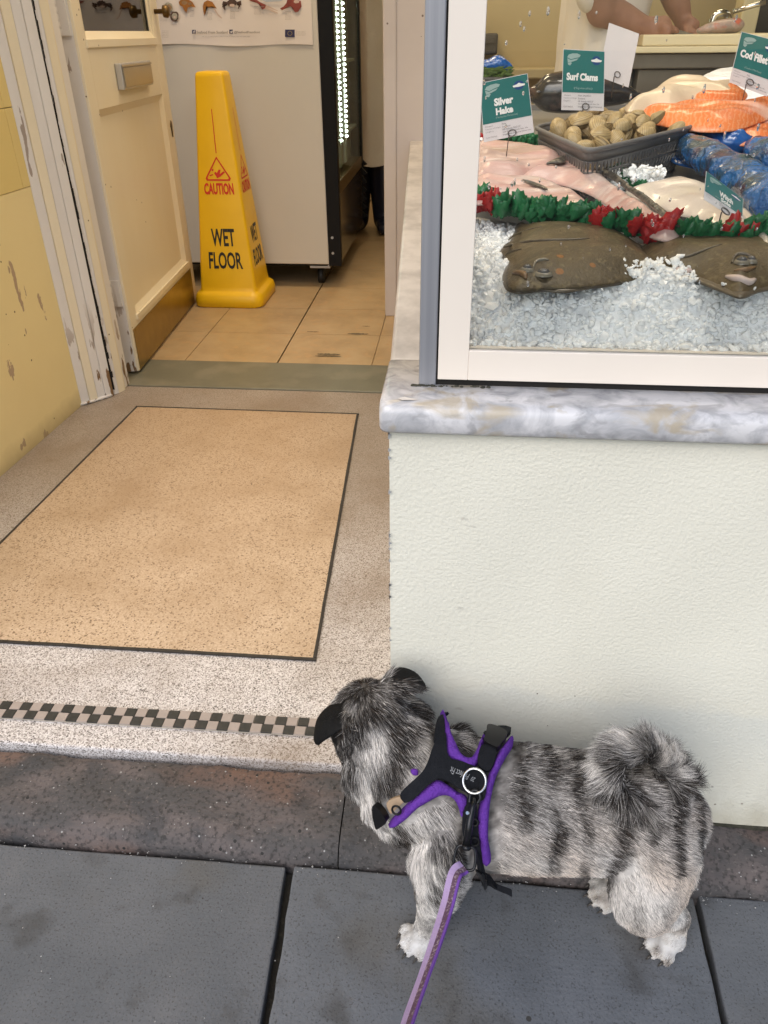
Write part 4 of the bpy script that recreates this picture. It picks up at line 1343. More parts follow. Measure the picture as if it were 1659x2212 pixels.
for s in (-1, 1):
    organic('coat_sleeve', [[P3(s * 0.15, 0, 1.38, 0.075), P3(s * 0.225, 0.02, 1.12, 0.065), P3(s * 0.205, -0.075, 0.92, 0.055)]], 0.012, m_coat, 3, wk)
    organic('boot', [[P3(s * 0.082, 0.02, 0.48, 0.095), P3(s * 0.082, 0.02, 0.30, 0.090), P3(s * 0.084, 0.025, 0.12, 0.076), P3(s * 0.084, 0.02, 0.06, 0.070)],
                     [P3(s * 0.08, 0.06, 0.045, 0.05, 0.044), P3(s * 0.09, -0.06, 0.045, 0.052, 0.042), P3(s * 0.10, -0.15, 0.04, 0.045, 0.036)]], 0.01, m_boot, 3, wk)

# ---- partition behind the fishmonger, post, wall box
m_part = mat('partition_paint', (0.56, 0.45, 0.24), 0.55, c2=(0.52, 0.41, 0.215), nscale=3)
PW = 4.0
pw = MB().box((-0.01, PW, 0.0), (4.39, PW + 0.1, 2.75)).build('partition_wall', m_part)
tag(pw, 'plain beige partition wall behind the fish counter', 'wall')
zl = ony(1150, 147, PW - 0.12)[2]
lg = MB().box((-0.005, PW - 0.14, zl - 0.04), (1.0, PW - 0.001, zl)).build('wall_ledge', m_part, bevel=0.006)
tag(lg, 'beige ledge along the foot of the partition wall', 'ledge')
m_dark = mat('dark_grey_plastic', (0.06, 0.055, 0.05), 0.5, bump=0.05, bscale=60)
a, c = ony(1020, 72, PW - 0.1), ony(1073, 118, PW - 0.1)
wb = empty('wall_box', (a[0], PW - 0.08, c[2]), 'dark grey box on the beige partition wall', 'box')
MB().box((a[0], PW - 0.15, c[2]), (c[0], PW - 0.001, a[2])).build('case', m_dark, wb, bevel=0.008)
MB().box((a[0] + 0.01, PW - 0.157, c[2] + 0.04), (c[0] - 0.012, PW - 0.1505, a[2] - 0.012)).build('cover', m_dark, wb, bevel=0.004)
MB().box((a[0] + 0.03, PW - 0.10, c[2] - 0.06), (c[0] - 0.05, PW - 0.02, c[2] - 0.0005)).build('outlet', m_bronze, wb, bevel=0.01)
m_post = mat('pale_yellow_post', (0.68, 0.58, 0.33), 0.5, c2=(0.64, 0.54, 0.3), nscale=5)
a, c = ony(1600, 40, 3.35), ony(1638, 40, 3.35)
pp = MB().box((a[0], 3.35, 0.0), (c[0], 3.45, 2.74)).build('post', m_post, bevel=0.006)
tag(pp, 'pale yellow post beside the cutting table', 'post')
dk = MB().box((c[0] + 0.02, 3.5, 0), (c[0] + 1.2, 3.56, 2.7)).build('dark_door', m_frblk, bevel=0.004)
tag(dk, 'dark doorway panel to the right of the pale post', 'door')

# ---- cutting table
TY = 2.62
tz = 1.028
m_board = mat('cutting_board', (0.70, 0.60, 0.38), 0.5, c2=(0.60, 0.50, 0.30), nscale=18, stretch=(0.3, 1, 1))
m_tsteel = mat('table_steel', (0.20, 0.17, 0.13), 0.35, metal=0.6, c2=(0.14, 0.12, 0.09), nscale=8)
tl, tr_ = ony(1350, 110, TY)[0], ony(1700, 110, TY)[0]
tb = empty('cutting_table', ((tl + tr_) / 2, TY + 0.35, 0), 'dark steel cutting table behind the fish display', 'table')
MB().box((tl, TY, tz - 0.085), (tr_ + 0.4, TY + 0.7, tz - 0.045)).build('top', m_tsteel, tb, bevel=0.004)
MB().box((tl + 0.05, TY + 0.02, tz - 0.15), (tr_ + 0.35, TY + 0.66, tz - 0.0855)).build('apron', m_tsteel, tb, bevel=0.003)
for x in (ony(1405, 120, TY)[0], tr_ + 0.3):
    for y in (TY + 0.03, TY + 0.6):
        MB().box((x, y, 0.0), (x + 0.05, y + 0.05, tz - 0.1505)).build('leg', m_tsteel, tb, bevel=0.003)
MB().box((tl + 0.06, TY + 0.05, 0.60), (tr_ + 0.3, TY + 0.6, 0.63)).build('shelf', m_tsteel, tb, bevel=0.003)
bl = ony(1388, 90, TY - 0.02)[0]
cb2 = MB().box((bl, TY - 0.02, tz - 0.028), (tr_ + 0.2, TY + 0.42, tz)).build('cutting_board', m_board, bevel=0.004)
tag(cb2, 'thick cream cutting board on the steel table', 'cutting board')
cb3 = MB().box((ony(1352, 95, TY - 0.03)[0], TY - 0.03, tz - 0.0445), (tr_ + 0.2, TY + 0.45, tz - 0.0285)).build('board_mat', m_board, bevel=0.003)
tag(cb3, 'wider pale mat lying under the cutting board', 'board')
m_chrome = mat('chrome', (0.75, 0.75, 0.72), 0.1, metal=1.0)
tp = ony(1560, 72, TY + 0.5)
tap = empty('tap', (tp[0], TY + 0.5, tz - 0.045), 'chrome tap with a bent spout behind the cutting board', 'tap')
zt_ = ony(1540, 28, TY + 0.5)[2]
xa = ony(1535, 40, TY + 0.5)[0]
mb = MB().tube(smooth_curve([(tp[0] + 0.02, TY + 0.5, tz - 0.045), (tp[0] + 0.02, TY + 0.5, zt_ - 0.06), (tp[0] + 0.005, TY + 0.49, zt_ - 0.01), (xa + 0.02, TY + 0.46, zt_), (xa, TY + 0.46, zt_ - 0.012), (xa - 0.005, TY + 0.46, zt_ - 0.05)], 6), 0.011, 12); mb.build('spout', m_chrome, tap)
MB().lathe([(0.03, 0), (0.03, 0.02), (0.016, 0.03), (0.014, 0.06), (0.0, 0.062)], (tp[0] + 0.02, TY + 0.5, tz - 0.0455), 16).build('base', m_chrome, tap)
MB().tube([(tp[0] + 0.02, TY + 0.5, tz + 0.06), (tp[0] + 0.11, TY + 0.47, tz + 0.085)], 0.008, 10).build('handle', m_chrome, tap)
m_carc = mat('fish_carcass', (0.42, 0.30, 0.25), 0.3, c2=(0.16, 0.17, 0.15), nscale=26, lo=0.45, hi=0.55, c3=(0.5, 0.12, 0.07), n3=30)
a, c = ony(1508, 74, TY + 0.1), ony(1592, 68, TY + 0.1)
hd = organic('cut_fish', [[(a[0], TY + 0.1, tz + 0.008, 0.010, 0.008), (a[0] + 0.04, TY + 0.1, tz + 0.016, 0.022, 0.016), (a[0] + 0.10, TY + 0.12, tz + 0.020, 0.03, 0.020), (c[0] - 0.01, TY + 0.14, tz + 0.018, 0.026, 0.018)]], 0.005, m_carc, 2)
tag(hd, 'bloody cut fish head lying on the cutting board', 'fish')

# ---- fishmonger: white shirt, bare forearms, knife hand on the board
m_shirt = mat('white_cotton', (0.60, 0.55, 0.48), 0.8, c2=(0.52, 0.47, 0.41), nscale=6, bump=0.3, bscale=14, bdist=0.015)
FYm = TY + 0.10
X_ = lambda px, py, Y: ony(px, py, Y)[0]
Z_ = lambda px, py, Y: ony(px, py, Y)[2]
bx = X_(1310, 60, FYm + 0.12)
fm = empty('person', (bx, FYm + 0.12, 0), 'fishmonger in a white shirt and apron cutting fish with bare forearms', 'person')
fy = FYm + 0.12


def A(px, py, Y, *r):
    p = ony(px, py, Y)
    return (p[0], p[1], p[2], *r)


sh = (bx - 0.01, fy - 0.14, 1.40)
ch = [[(bx - 0.02, fy, 0.85, 0.10, 0.15), (bx - 0.01, fy, 1.05, 0.10, 0.145), (bx, fy, 1.25, 0.11, 0.17), (bx + 0.01, fy, 1.40, 0.09, 0.15)],
      [(bx + 0.02, fy, 1.40, 0.06), (bx + 0.06, fy, 1.52, 0.055)],
      [(bx + 0.085, fy, 1.53, 0.07, 0.06), (bx + 0.095, fy, 1.61, 0.095, 0.075), (bx + 0.085, fy, 1.69, 0.08, 0.065)]]
for s in (-1, 1):
    ch.append([(bx - 0.02, fy + s * 0.09, 0.88, 0.09), (bx - 0.01, fy + s * 0.10, 0.48, 0.06), (bx - 0.03, fy + s * 0.10, 0.08, 0.045)])
    ch.append([(bx - 0.03, fy + s * 0.10, 0.04, 0.045, 0.04), (bx + 0.12, fy + s * 0.11, 0.03, 0.04, 0.03)])
Yn = FYm - 0.04
# near arm: upper arm, forearm, fist round a knife handle
ch.append([(*sh, 0.058), (X_(1278, 0, Yn) - 0.01, Yn - 0.05, 1.22, 0.050), A(1300, 22, Yn - 0.02, 0.044)])
ch.append([A(1298, 14, Yn - 0.02, 0.043), A(1330, 32, Yn, 0.043), A(1372, 52, Yn, 0.034), A(1400, 62, Yn, 0.027)])
ch.append([A(1402, 62, Yn, 0.027, 0.032), A(1420, 68, Yn, 0.028, 0.040), A(1434, 68, Yn, 0.024, 0.040)])
for k in range(4):
    yk = Yn - 0.03 + 0.0175 * k
    ch.append([A(1432 + k, 57 + k, yk, 0.011), A(1444 + k, 62, yk - 0.008, 0.010), A(1444, 71, yk - 0.01, 0.009), A(1434, 75, yk - 0.004, 0.009)])
ch.append([A(1418, 60, Yn - 0.01, 0.013), A(1436, 56, Yn - 0.02, 0.011), A(1452, 62, Yn - 0.02, 0.0095), A(1464, 68, Yn - 0.02, 0.008)])
# far arm straight down to a hand pressed flat on the board
Yf = FYm + 0.20
ch.append([(bx + 0.02, fy + 0.15, 1.39, 0.058), (X_(1440, 0, Yf) - 0.06, Yf, 1.26, 0.046), A(1456, -10, Yf, 0.040)])
ch.append([A(1455, -14, Yf, 0.040), A(1464, 10, Yf, 0.038), A(1474, 38, Yf, 0.028), A(1477, 52, Yf, 0.026)])
ch.append([A(1477, 52, Yf, 0.026, 0.032), A(1484, 63, Yf - 0.02, 0.022, 0.040), A(1493, 68, Yf - 0.02, 0.016, 0.040)])
for k in range(4):
    yk = Yf - 0.055 + 0.021 * k
    ch.append([A(1488, 66, yk, 0.011), A(1500, 70 + 0.5 * k, yk - 0.012, 0.0095), A(1510 + 3 * (1.5 - abs(k - 1.5)), 74, yk - 0.02, 0.008)])
ch.append([A(1478, 62, Yf - 0.04, 0.012), A(1482, 72, Yf - 0.07, 0.010), A(1488, 75, Yf - 0.09, 0.008)])
organic('body', ch, 0.006, m_skin, 3, fm, blobs=[((bx + 0.195, fy, 1.60), (0.02, 0.014, 0.02)), ((bx + 0.08, fy - 0.078, 1.60), (0.02, 0.012, 0.03)), ((bx + 0.08, fy + 0.078, 1.60), (0.02, 0.012, 0.03))])
organic('hair', [[(bx + 0.07, fy, 1.66, 0.10, 0.08), (bx + 0.06, fy, 1.72, 0.085, 0.07)]], 0.012, m_hair, 3, fm)
organic('shirt', [[(bx - 0.02, fy, 0.60, 0.16, 0.20), (bx - 0.02, fy, 0.85, 0.135, 0.185), (bx - 0.01, fy, 1.05, 0.13, 0.175), (bx, fy, 1.25, 0.135, 0.195), (bx + 0.01, fy, 1.40, 0.10, 0.17), (bx + 0.02, fy, 1.46, 0.07, 0.08)],
                  [(sh[0], sh[1], sh[2], 0.085), (X_(1275, 0, Yn) - 0.01, Yn - 0.05, 1.27, 0.066), A(1284, -22, Yn - 0.03, 0.056)],
                  [(bx + 0.02, fy + 0.15, 1.39, 0.085), (X_(1440, 0, Yf) - 0.07, Yf, 1.27, 0.075)]], 0.008, m_shirt, 4, fm)

def wrinkle(o, amp, f, seed):
    """soft cloth folds pressed into a finished garment"""
    V = np.array([v.co[:] for v in o.data.vertices]); Nn = np.array([v.normal[:] for v in o.data.vertices])
    r_ = np.random.default_rng(seed)
    d = np.zeros(len(V))
    for k in range(6):
        a = r_.normal(size=3) * (1, 1, 0.6); a /= np.linalg.norm(a)
        b_ = r_.normal(size=3)
        ff = f * r_.uniform(0.6, 1.8)
        d += np.abs(np.sin(V @ a * ff + 1.5 * np.sin(V @ b_ * f * 0.3 + r_.uniform(0, 6)) + r_.uniform(0, 6))) / (k + 1.5)
    V = V + Nn * ((d - d.mean()) * amp)[:, None]
    o.data.vertices.foreach_set('co', V.ravel())
    o.data.update()


for ch_ in fm.children:
    if ch_.name.startswith('shirt'):
        wrinkle(ch_, 0.012, 26, 3)
for ch_ in wk.children:
    if ch_.name.startswith('coat'):
        wrinkle(ch_, 0.014, 16, 5)
kn = empty('knife', tuple(ony(1445, 72, Yn - 0.01)), 'dark handled filleting knife held over the cutting board', 'knife')
h0, h1, h2 = ony(1420, 66, Yn - 0.01), ony(1455, 72, Yn - 0.012), ony(1503, 77, Yn + 0.02)
MB().tube([h0, (h0 + h1) / 2, h1], [0.011, 0.012, 0.010], 10).build('handle', m_blk, kn)
up = np.array((0, 0, 0.012))
MB().slab([h1 + up, h1 - up, h2 - up * 0.2, h2 + up * 0.2], (0, 1, 0), 0.002).build('blade', m_stl, kn)
# ================================================================== THE FISH DISPLAY
Z3, Z4, Z5, Z6, R4 = (1850, 0, 2.552), (2300, 0, 2.2914), (1850, 500, 2.765), (2400, 450, 2.6587), (1500, 700, 1.0886)
m_slab = mat('counter_steel', (0.20, 0.19, 0.175), 0.35)
m_cbase = mat('counter_base', (0.3, 0.28, 0.25), 0.5)
ctr = empty('display_counter', (1.0, 1.6, 0), 'steel topped display counter that carries the ice and fish', 'counter')
mb = MB()
ys_ = [0.8725, 1.3, 2.3]
mb.add([(0.0, y, bed_z(y) - 0.022 - (0.075 if y < 1 else 0)) for y in ys_] + [(2.3, y, bed_z(y) - 0.022 - (0.075 if y < 1 else 0)) for y in ys_], [(0, 3, 4, 1), (1, 4, 5, 2)])
mb.box((0.0, 2.3, 0.66), (2.3, 2.33, 0.875))
mb.box((-0.003, 0.875, 0.66), (0.0, 2.3, 0.84))
mb.build('slab', m_slab, ctr)
MB().box((0.02, 0.9, 0.652), (2.28, 2.28, 0.66)).build('base', m_cbase, ctr)


def fillet(name, px, dz, h, mats, parent=None, edge=0.03, res=0.006, wr=0.0, wdir=(1, 0.3), wf=90, seed=0, zfun=None, lift=0.0, droop=0.0, sub=1):
    """a soft domed piece whose plan outline was read off the picture and stands on the bed at its real size"""
    pts = [onbed(*p, dz=dz + lift) for p in px]
    P = np.array([p[:2] for p in smooth_curve([np.array(p) for p in pts], 5, closed=True)])
    n = len(P)
    lo, hi = P.min(0), P.max(0)
    gx, gy = np.meshgrid(np.arange(lo[0], hi[0], res), np.arange(lo[1], hi[1], res))
    G = np.stack([gx.ravel(), gy.ravel()], 1)
    r_ = np.random.default_rng(seed)
    G = G + r_.uniform(-0.3, 0.3, G.shape) * res
    A_, B_ = P, np.roll(P, -1, 0)

    def inside(q):
        c = np.zeros(len(q), bool)
        for a, b_ in zip(A_, B_):
            cond = ((a[1] > q[:, 1]) != (b_[1] > q[:, 1]))
            with np.errstate(divide='ignore', invalid='ignore'):
                xx = (b_[0] - a[0]) * (q[:, 1] - a[1]) / (b_[1] - a[1] + 1e-12) + a[0]
            c ^= cond & (q[:, 0] < xx)
        return c

    def dist(q):
        dmin = np.full(len(q), 1e9)
        for a, b_ in zip(A_, B_):
            ab = b_ - a; L2 = ab @ ab + 1e-12
            t = np.clip(((q - a) @ ab) / L2, 0, 1)
            dmin = np.minimum(dmin, np.linalg.norm(q - (a + t[:, None] * ab), axis=1))
        return dmin
    G = G[inside(G)]
    G = G[dist(G) > res * 0.55]
    allp = np.concatenate([P, G])
    res_ = delaunay_2d_cdt([Vector(p) for p in allp], [(i, (i + 1) % n) for i in range(n)], [], 1, 1e-6)
    V = np.array([v[:] for v in res_[0]]); T = [tuple(t) for t in res_[2]]
    D = dist(V)
    k = np.clip(D / edge, 0, 1)
    H = h * (1 - (1 - k) ** 1.9)
    wd = np.array(wdir, float); wd /= np.linalg.norm(wd); wp = np.array([-wd[1], wd[0]])
    s, t = V @ wd, V @ wp
    ph = r_.uniform(0, 6, 6)
    W = wr * k * (np.sin(t * wf + 1.3 * np.sin(s * 17 + ph[0]) + ph[1]) * 0.5 + np.sin(t * wf * 2.3 + 2 * np.sin(s * 29 + ph[2]) + ph[3]) * 0.3 + np.sin(s * 53 + t * 31 + ph[4]) * 0.35)
    base = np.array([bed_z(v[1]) for v in V]) + dz
    if zfun is not None:
        base = base + np.array([zfun(v[0], v[1]) for v in V])
    top = np.concatenate([V, (base + H + W + 0.0015)[:, None]], 1)
    bot = np.concatenate([V, (base - 0.0015)[:, None]], 1)
    mb = MB()
    m0 = len(V)
    mb.add(list(top) + list(bot), T + [tuple(m0 + i for i in t[::-1]) for t in T], 0, True)
    # rim
    edges = {}
    for t in T:
        for a, b_ in ((t[0], t[1]), (t[1], t[2]), (t[2], t[0])):
            edges[(a, b_)] = edges.get((a, b_), 0) + 1
    for (a, b_) in list(edges):
        if (b_, a) not in edges:
            mb.f.append((a, m0 + a, m0 + b_, b_)); mb.mi.append(0); mb.sm.append(True)
    o = mb.build(name, mats, parent)
    if sub:
        md = o.modifiers.new('sub', 'SUBSURF'); md.levels = md.render_levels = sub
    return o


# ---- crushed ice
m_ice = mat('crushed_ice', (0.965, 0.975, 0.985), 0.2, trans=0.0, ior=1.31, spec=0.5, c2=(0.93, 0.95, 0.97), nscale=60)
m_icebulk = mat('ice_bulk', (0.93, 0.945, 0.965), 0.3, bump=0.8, bscale=120, bdist=0.006, ior=1.31)


def ice_h(x, y):
    t = min(1, max(0, (y - 0.862) / 0.13))
    z = 0.700 + (0.783 - 0.700) * (1 - (1 - t) ** 1.6)
    if y > 1.3:
        z = bed_z(y) - 0.002
    z += 0.006 * math.sin(x * 21 + 1) * math.sin(y * 26) + 0.004 * math.sin(x * 47 + y * 31)
    for (mx, my, r0, hh) in MOUNDS:
        d2 = ((x - mx) ** 2 + (y - my) ** 2) / r0 ** 2
        if d2 < 6:
            z += hh * math.exp(-d2)
    return z


MOUNDS = []
for (px, py, r0, hh) in ((1385, 602, 0.045, 0.019), (1300, 606, 0.045, 0.018), (1500, 608, 0.05, 0.018), (1180, 622, 0.05, 0.012), (1640, 588, 0.05, 0.022), (1450, 590, 0.03, 0.014), (1050, 520, 0.05, 0.008)):
    p = onbed(px, py, 0.0)
    MOUNDS.append((p[0], p[1] - 0.015, r0, hh))
rr = random.Random(77)


GR = (1 + 5 ** 0.5) / 2
ICO = [Vector(v).normalized() for v in ((-1, GR, 0), (1, GR, 0), (-1, -GR, 0), (1, -GR, 0), (0, -1, GR), (0, 1, GR), (0, -1, -GR), (0, 1, -GR), (GR, 0, -1), (GR, 0, 1), (-GR, 0, -1), (-GR, 0, 1))]
ICF = [(0, 11, 5), (0, 5, 1), (0, 1, 7), (0, 7, 10), (0, 10, 11), (1, 5, 9), (5, 11, 4), (11, 10, 2), (10, 7, 6), (7, 1, 8), (3, 9, 4), (3, 4, 2), (3, 2, 6), (3, 6, 8), (3, 8, 9), (4, 9, 5), (2, 4, 11), (6, 2, 10), (8, 6, 7), (9, 8, 1)]


def chunk(mb, c, s, mi=0):
    R_ = Matrix.Rotation(rr.uniform(0, 6.3), 3, Vector((rr.gauss(0, 1), rr.gauss(0, 1), rr.gauss(0, 1))).normalized())
    sx, sy, sz = rr.uniform(0.7, 1.5), rr.uniform(0.6, 1.15), rr.uniform(0.4, 0.9)
    vs = []
    for b_ in ICO:
        k = rr.uniform(0.62, 1.2)
        v = R_ @ Vector((b_.x * sx * k, b_.y * sy * k, b_.z * sz * k))
        vs.append((c[0] + v.x * s, c[1] + v.y * s, c[2] + v.z * s))
    mb.add(vs, ICF, mi, rr.random() < 0.6)


mb = MB()
for i in range(11500):
    x, y = rr.uniform(0.012, 0.75), 0.862 + 0.40 * rr.random() ** 1.35
    s = rr.choice((0.0024, 0.003, 0.0036, 0.0044, 0.0056)) * (1.9 if rr.random() < 0.03 else 1)
    z = ice_h(x, y) + rr.uniform(-0.006, 0.003)
    if y < 0.868:
        y = 0.862 + rr.uniform(0.003, 0.008)
    chunk(mb, (x, y, z), s)
# the face of the heap pressed against the glass
for i in range(1400):
    x = rr.uniform(0.012, 0.75); z = rr.uniform(0.70, 0.735)
    chunk(mb, (x, 0.866 + rr.uniform(0, 0.006), z), rr.choice((0.003, 0.004, 0.005)))
# ice on the witch sole, at the tray and between the fish
for (px, py, r0, n, up) in ((1375, 372, 0.045, 160, 0.03), (1400, 366, 0.03, 110, 0.045), (1345, 392, 0.03, 80, 0.02), (1480, 502, 0.035, 60, 0.012), (1430, 505, 0.03, 60, 0.012), (1515, 505, 0.02, 30, 0.012), (1032, 300, 0.03, 60, 0.03)):
    p = onbed(px, py, up)
    for i in range(n):
        a, d = rr.uniform(0, 6.3), r0 * math.sqrt(rr.random())
        chunk(mb, (p[0] + d * math.cos(a), p[1] + d * math.sin(a) * 0.6, p[2] + rr.uniform(-0.02, 0.004) * 1.0), rr.choice((0.003, 0.004, 0.005, 0.007)))
# ice banked up over the lower edges of the flatfish
for (pa_, pb_, n, up) in (((1085, 612), (1180, 600), 40, 0.004), ((1180, 602), (1330, 588), 90, 0.006), ((1330, 588), (1430, 580), 90, 0.008), ((1430, 580), (1500, 598), 80, 0.012), ((1560, 606), (1660, 590), 100, 0.010), ((1440, 512), (1530, 508), 70, 0.016)):
    for i in range(n):
        t = rr.random()
        p = onbed(pa_[0] + (pb_[0] - pa_[0]) * t, pa_[1] + (pb_[1] - pa_[1]) * t + rr.gauss(4, 7), up * rr.uniform(0.3, 1.0))
        chunk(mb, p, rr.choice((0.0022, 0.003, 0.0036, 0.0046)))
nx_, ny_ = 90, 90
b0 = len(mb.v)
gv = []
for i in range(nx_ + 1):
    for j in range(ny_ + 1):
        x, y = 0.004 + 1.2 * i / nx_, 0.861 + 0.60 * (j / ny_)
        gv.append((x, y, ice_h(x, y) - 0.006 + 0.0015 * math.sin(i * 2.1 + j * 1.3)))
mb.add(gv, [(i * (ny_ + 1) + j, (i + 1) * (ny_ + 1) + j, (i + 1) * (ny_ + 1) + j + 1, i * (ny_ + 1) + j + 1) for i in range(nx_) for j in range(ny_)], 1, True)
ice = mb.build('crushed_ice', [m_ice, m_icebulk])
ice['kind'] = 'stuff'

# ---- two brown flatfish on the ice
m_flat = mat('flatfish_skin', (0.125, 0.092, 0.048), 0.42, c2=(0.062, 0.046, 0.026), nscale=13, namt=0.9, bump=0.6, bscale=260, spec=0.35, coat=0.0, c3=(0.125, 0.095, 0.05), n3=30)
add_layer(m_flat, (0.30, 0.12, 0.025), specks(26, 0.13, chance=0.2, amt=0.8))
add_layer(m_flat, (0.20, 0.16, 0.085), patches(120, 0.56, 0.66, 0.6))
m_fin = mat('flatfish_fin', (0.10, 0.08, 0.055), 0.3, c2=(0.17, 0.14, 0.10), nscale=70, stretch=(0.4, 3, 1))
m_eye = mat('fish_eye', (0.09, 0.09, 0.095), 0.2)
m_eyer = mat('fish_eye_ring', (0.22, 0.2, 0.16), 0.2)
m_lip = mat('fish_mouth', (0.25, 0.15, 0.075), 0.3, c2=(0.13, 0.08, 0.05), nscale=60)
m_belly = mat('flatfish_belly', (0.70, 0.60, 0.56), 0.25, c2=(0.66, 0.42, 0.40), nscale=20)
f1 = zs([(600, 178), (680, 208), (800, 215), (900, 222), (1050, 245), (1130, 285), (1170, 330), (1205, 372), (1100, 405), (1000, 425), (900, 437), (790, 447), (700, 447), (610, 458), (548, 445), (535, 395), (548, 345), (535, 320), (520, 296), (545, 268), (566, 250)], *R4)
fo1 = fillet('flatfish', f1, 0.006, 0.026, m_flat, edge=0.06, wr=0.0010, wdir=(1, -0.2), wf=55, lift=0.008)
tag(fo1, 'brown flatfish lying on ice with both eyes at its left end', 'fish', 'brown flatfish on the ice')
f2 = zs([(1085, 300), (1130, 288), (1200, 284), (1350, 276), (1450, 266), (1560, 267), (1659, 288), (1760, 310), (1850, 345), (1880, 400), (1800, 440), (1700, 440), (1620, 455), (1545, 474), (1470, 450), (1350, 405), (1250, 395), (1180, 385), (1110, 350)], *R4)
fo2 = fillet('flatfish', f2, 0.004, 0.030, m_flat, edge=0.055, wr=0.0016, wdir=(1, 0.2), wf=55, seed=4, lift=0.008)
tag(fo2, 'brown flatfish half buried in ice at the right with its pinkish snout down', 'fish', 'brown flatfish on the ice')


for fo_, fpx, sd_ in ((fo1, f1, 1), (fo2, f2, 2)):
    cxy = np.mean(np.array(fpx), axis=0)
    fin_px = []
    for k_, p_ in enumerate(fpx):
        d_ = np.array(p_) - cxy
        fin_px.append(tuple(cxy + d_ * (1 + (5.5 + 2.0 * (k_ % 2)) / np.linalg.norm(d_))))
    fillet('fin_fringe', fin_px, 0.003, 0.004, m_fin, fo_, edge=0.012, wr=0.0008, wdir=(0.2, 1), wf=300, seed=20 + sd_, lift=0.008)


def on_top(o, px, py, lift=0.0):
    """picture point dropped onto the surface of a finished thing"""
    me = o.data
    bv = BVHTree.FromPolygons([root_mat(o) @ v.co for v in me.vertices] if o.parent else [v.co.copy() for v in me.vertices], [tuple(p.vertices) for p in me.polygons])
    h = bv.ray_cast(Vector(CC), Vector(ray(px, py)).normalized())
    return np.array(h[0]) + np.array(h[1]) * lift if h[0] is not None else onbed(px, py, 0.03)


def eye_on(o, zx, zy, z, rx):
    p = on_top(o, *zs([(zx, zy)], *z)[0])
    MB().lathe([(rx * 1.5, -0.002), (rx * 1.35, 0.001), (rx, 0.002)], p, 18).build('eye_ring', m_eyer, o)
    MB().lathe([(rx, 0.0005), (rx * 0.85, 0.003), (rx * 0.5, 0.005), (0.0002, 0.0055)], p, 18).build('eye', m_eye, o)


eye_on(fo1, 800, 1590, Z5, 0.0075)
eye_on(fo1, 625, 1545, Z5, 0.0055)
eye_on(fo2, 1385, 1540, Z6, 0.006)
eye_on(fo2, 1480, 1530, Z6, 0.005)


def crease(o, zpts, z, r, m_, name):
    pts = [on_top(o, *p, 0.0004) for p in zs(zpts, *z)]
    return MB().tube(smooth_curve(pts, 5), [r * (0.4 + 0.6 * math.sin(math.pi * k / (5 * (len(pts) - 1)))) for k in range(5 * (len(pts) - 1) + 1)], 6).build(name, m_, o)


crease(fo1, [(370, 1310), (450, 1290), (640, 1250), (850, 1235), (1100, 1230), (1300, 1215)], Z5, 0.0022, m_fin, 'lateral_line')
crease(fo1, [(690, 1530), (720, 1470), (800, 1445), (860, 1450)], Z5, 0.0022, m_eyer, 'brow_ridge')
crease(fo1, [(470, 1600), (530, 1590), (590, 1610), (610, 1660)], Z5, 0.004, m_lip, 'mouth')
crease(fo1, [(420, 1230), (480, 1180), (560, 1150), (680, 1110), (780, 1085)], Z5, 0.0016, m_fin, 'fin_fold')
crease(fo1, [(390, 1390), (450, 1360), (560, 1330)], Z5, 0.0016, m_fin, 'fin_fold')
crease(fo2, [(600, 1480), (800, 1490), (1000, 1420), (1180, 1360)], Z6, 0.0016, m_fin, 'lateral_line')
crease(fo2, [(1280, 1560), (1320, 1480), (1420, 1470), (1540, 1530)], Z6, 0.003, m_fin, 'brow_ridge')
crease(fo2, [(1300, 1640), (1420, 1630), (1530, 1600)], Z6, 0.003, m_lip, 'mouth')
crease(fo2, [(1220, 1700), (1330, 1720), (1450, 1760), (1520, 1730)], Z6, 0.005, m_belly, 'pink_snout')
crease(fo2, [(690, 1610), (780, 1640), (860, 1630)], Z6, 0.004, m_belly, 'belly_edge')

# ---- white tray with hake fillets
m_tray = mat('tray_plastic', (0.74, 0.74, 0.70), 0.3)
t0, t1 = onbed(*zs([(408, 168)], *R4)[0], 0.0), onbed(*zs([(1165, 292)], *R4)[0], 0.0)
td = (t1 - t0) * (1, 1, 0); tl_ = np.linalg.norm(td); td /= tl_; tn = np.array((-td[1], td[0], 0))
tray = empty('fish_tray', tuple(t0), 'shallow white plastic tray under the pink hake fillets', 'tray')


def tpt(a, b_, z):
    p = t0 * (1, 1, 0) + td * a + tn * b_
    return np.array((p[0], p[1], 0.785 + z))


def trwall(mb, a0, a1, b0, b1, z0, z1, flare=0.0):
    vs = [tpt(a0, b0, z0), tpt(a1, b0, z0), tpt(a1, b1, z0), tpt(a0, b1, z0), tpt(a0, b0 - flare, z1), tpt(a1, b0 - flare, z1), tpt(a1, b1, z1), tpt(a0, b1, z1)]
    mb.add(vs, [(0, 3, 2, 1), (4, 5, 6, 7), (0, 1, 5, 4), (1, 2, 6, 5), (2, 3, 7, 6), (3, 0, 4, 7)])


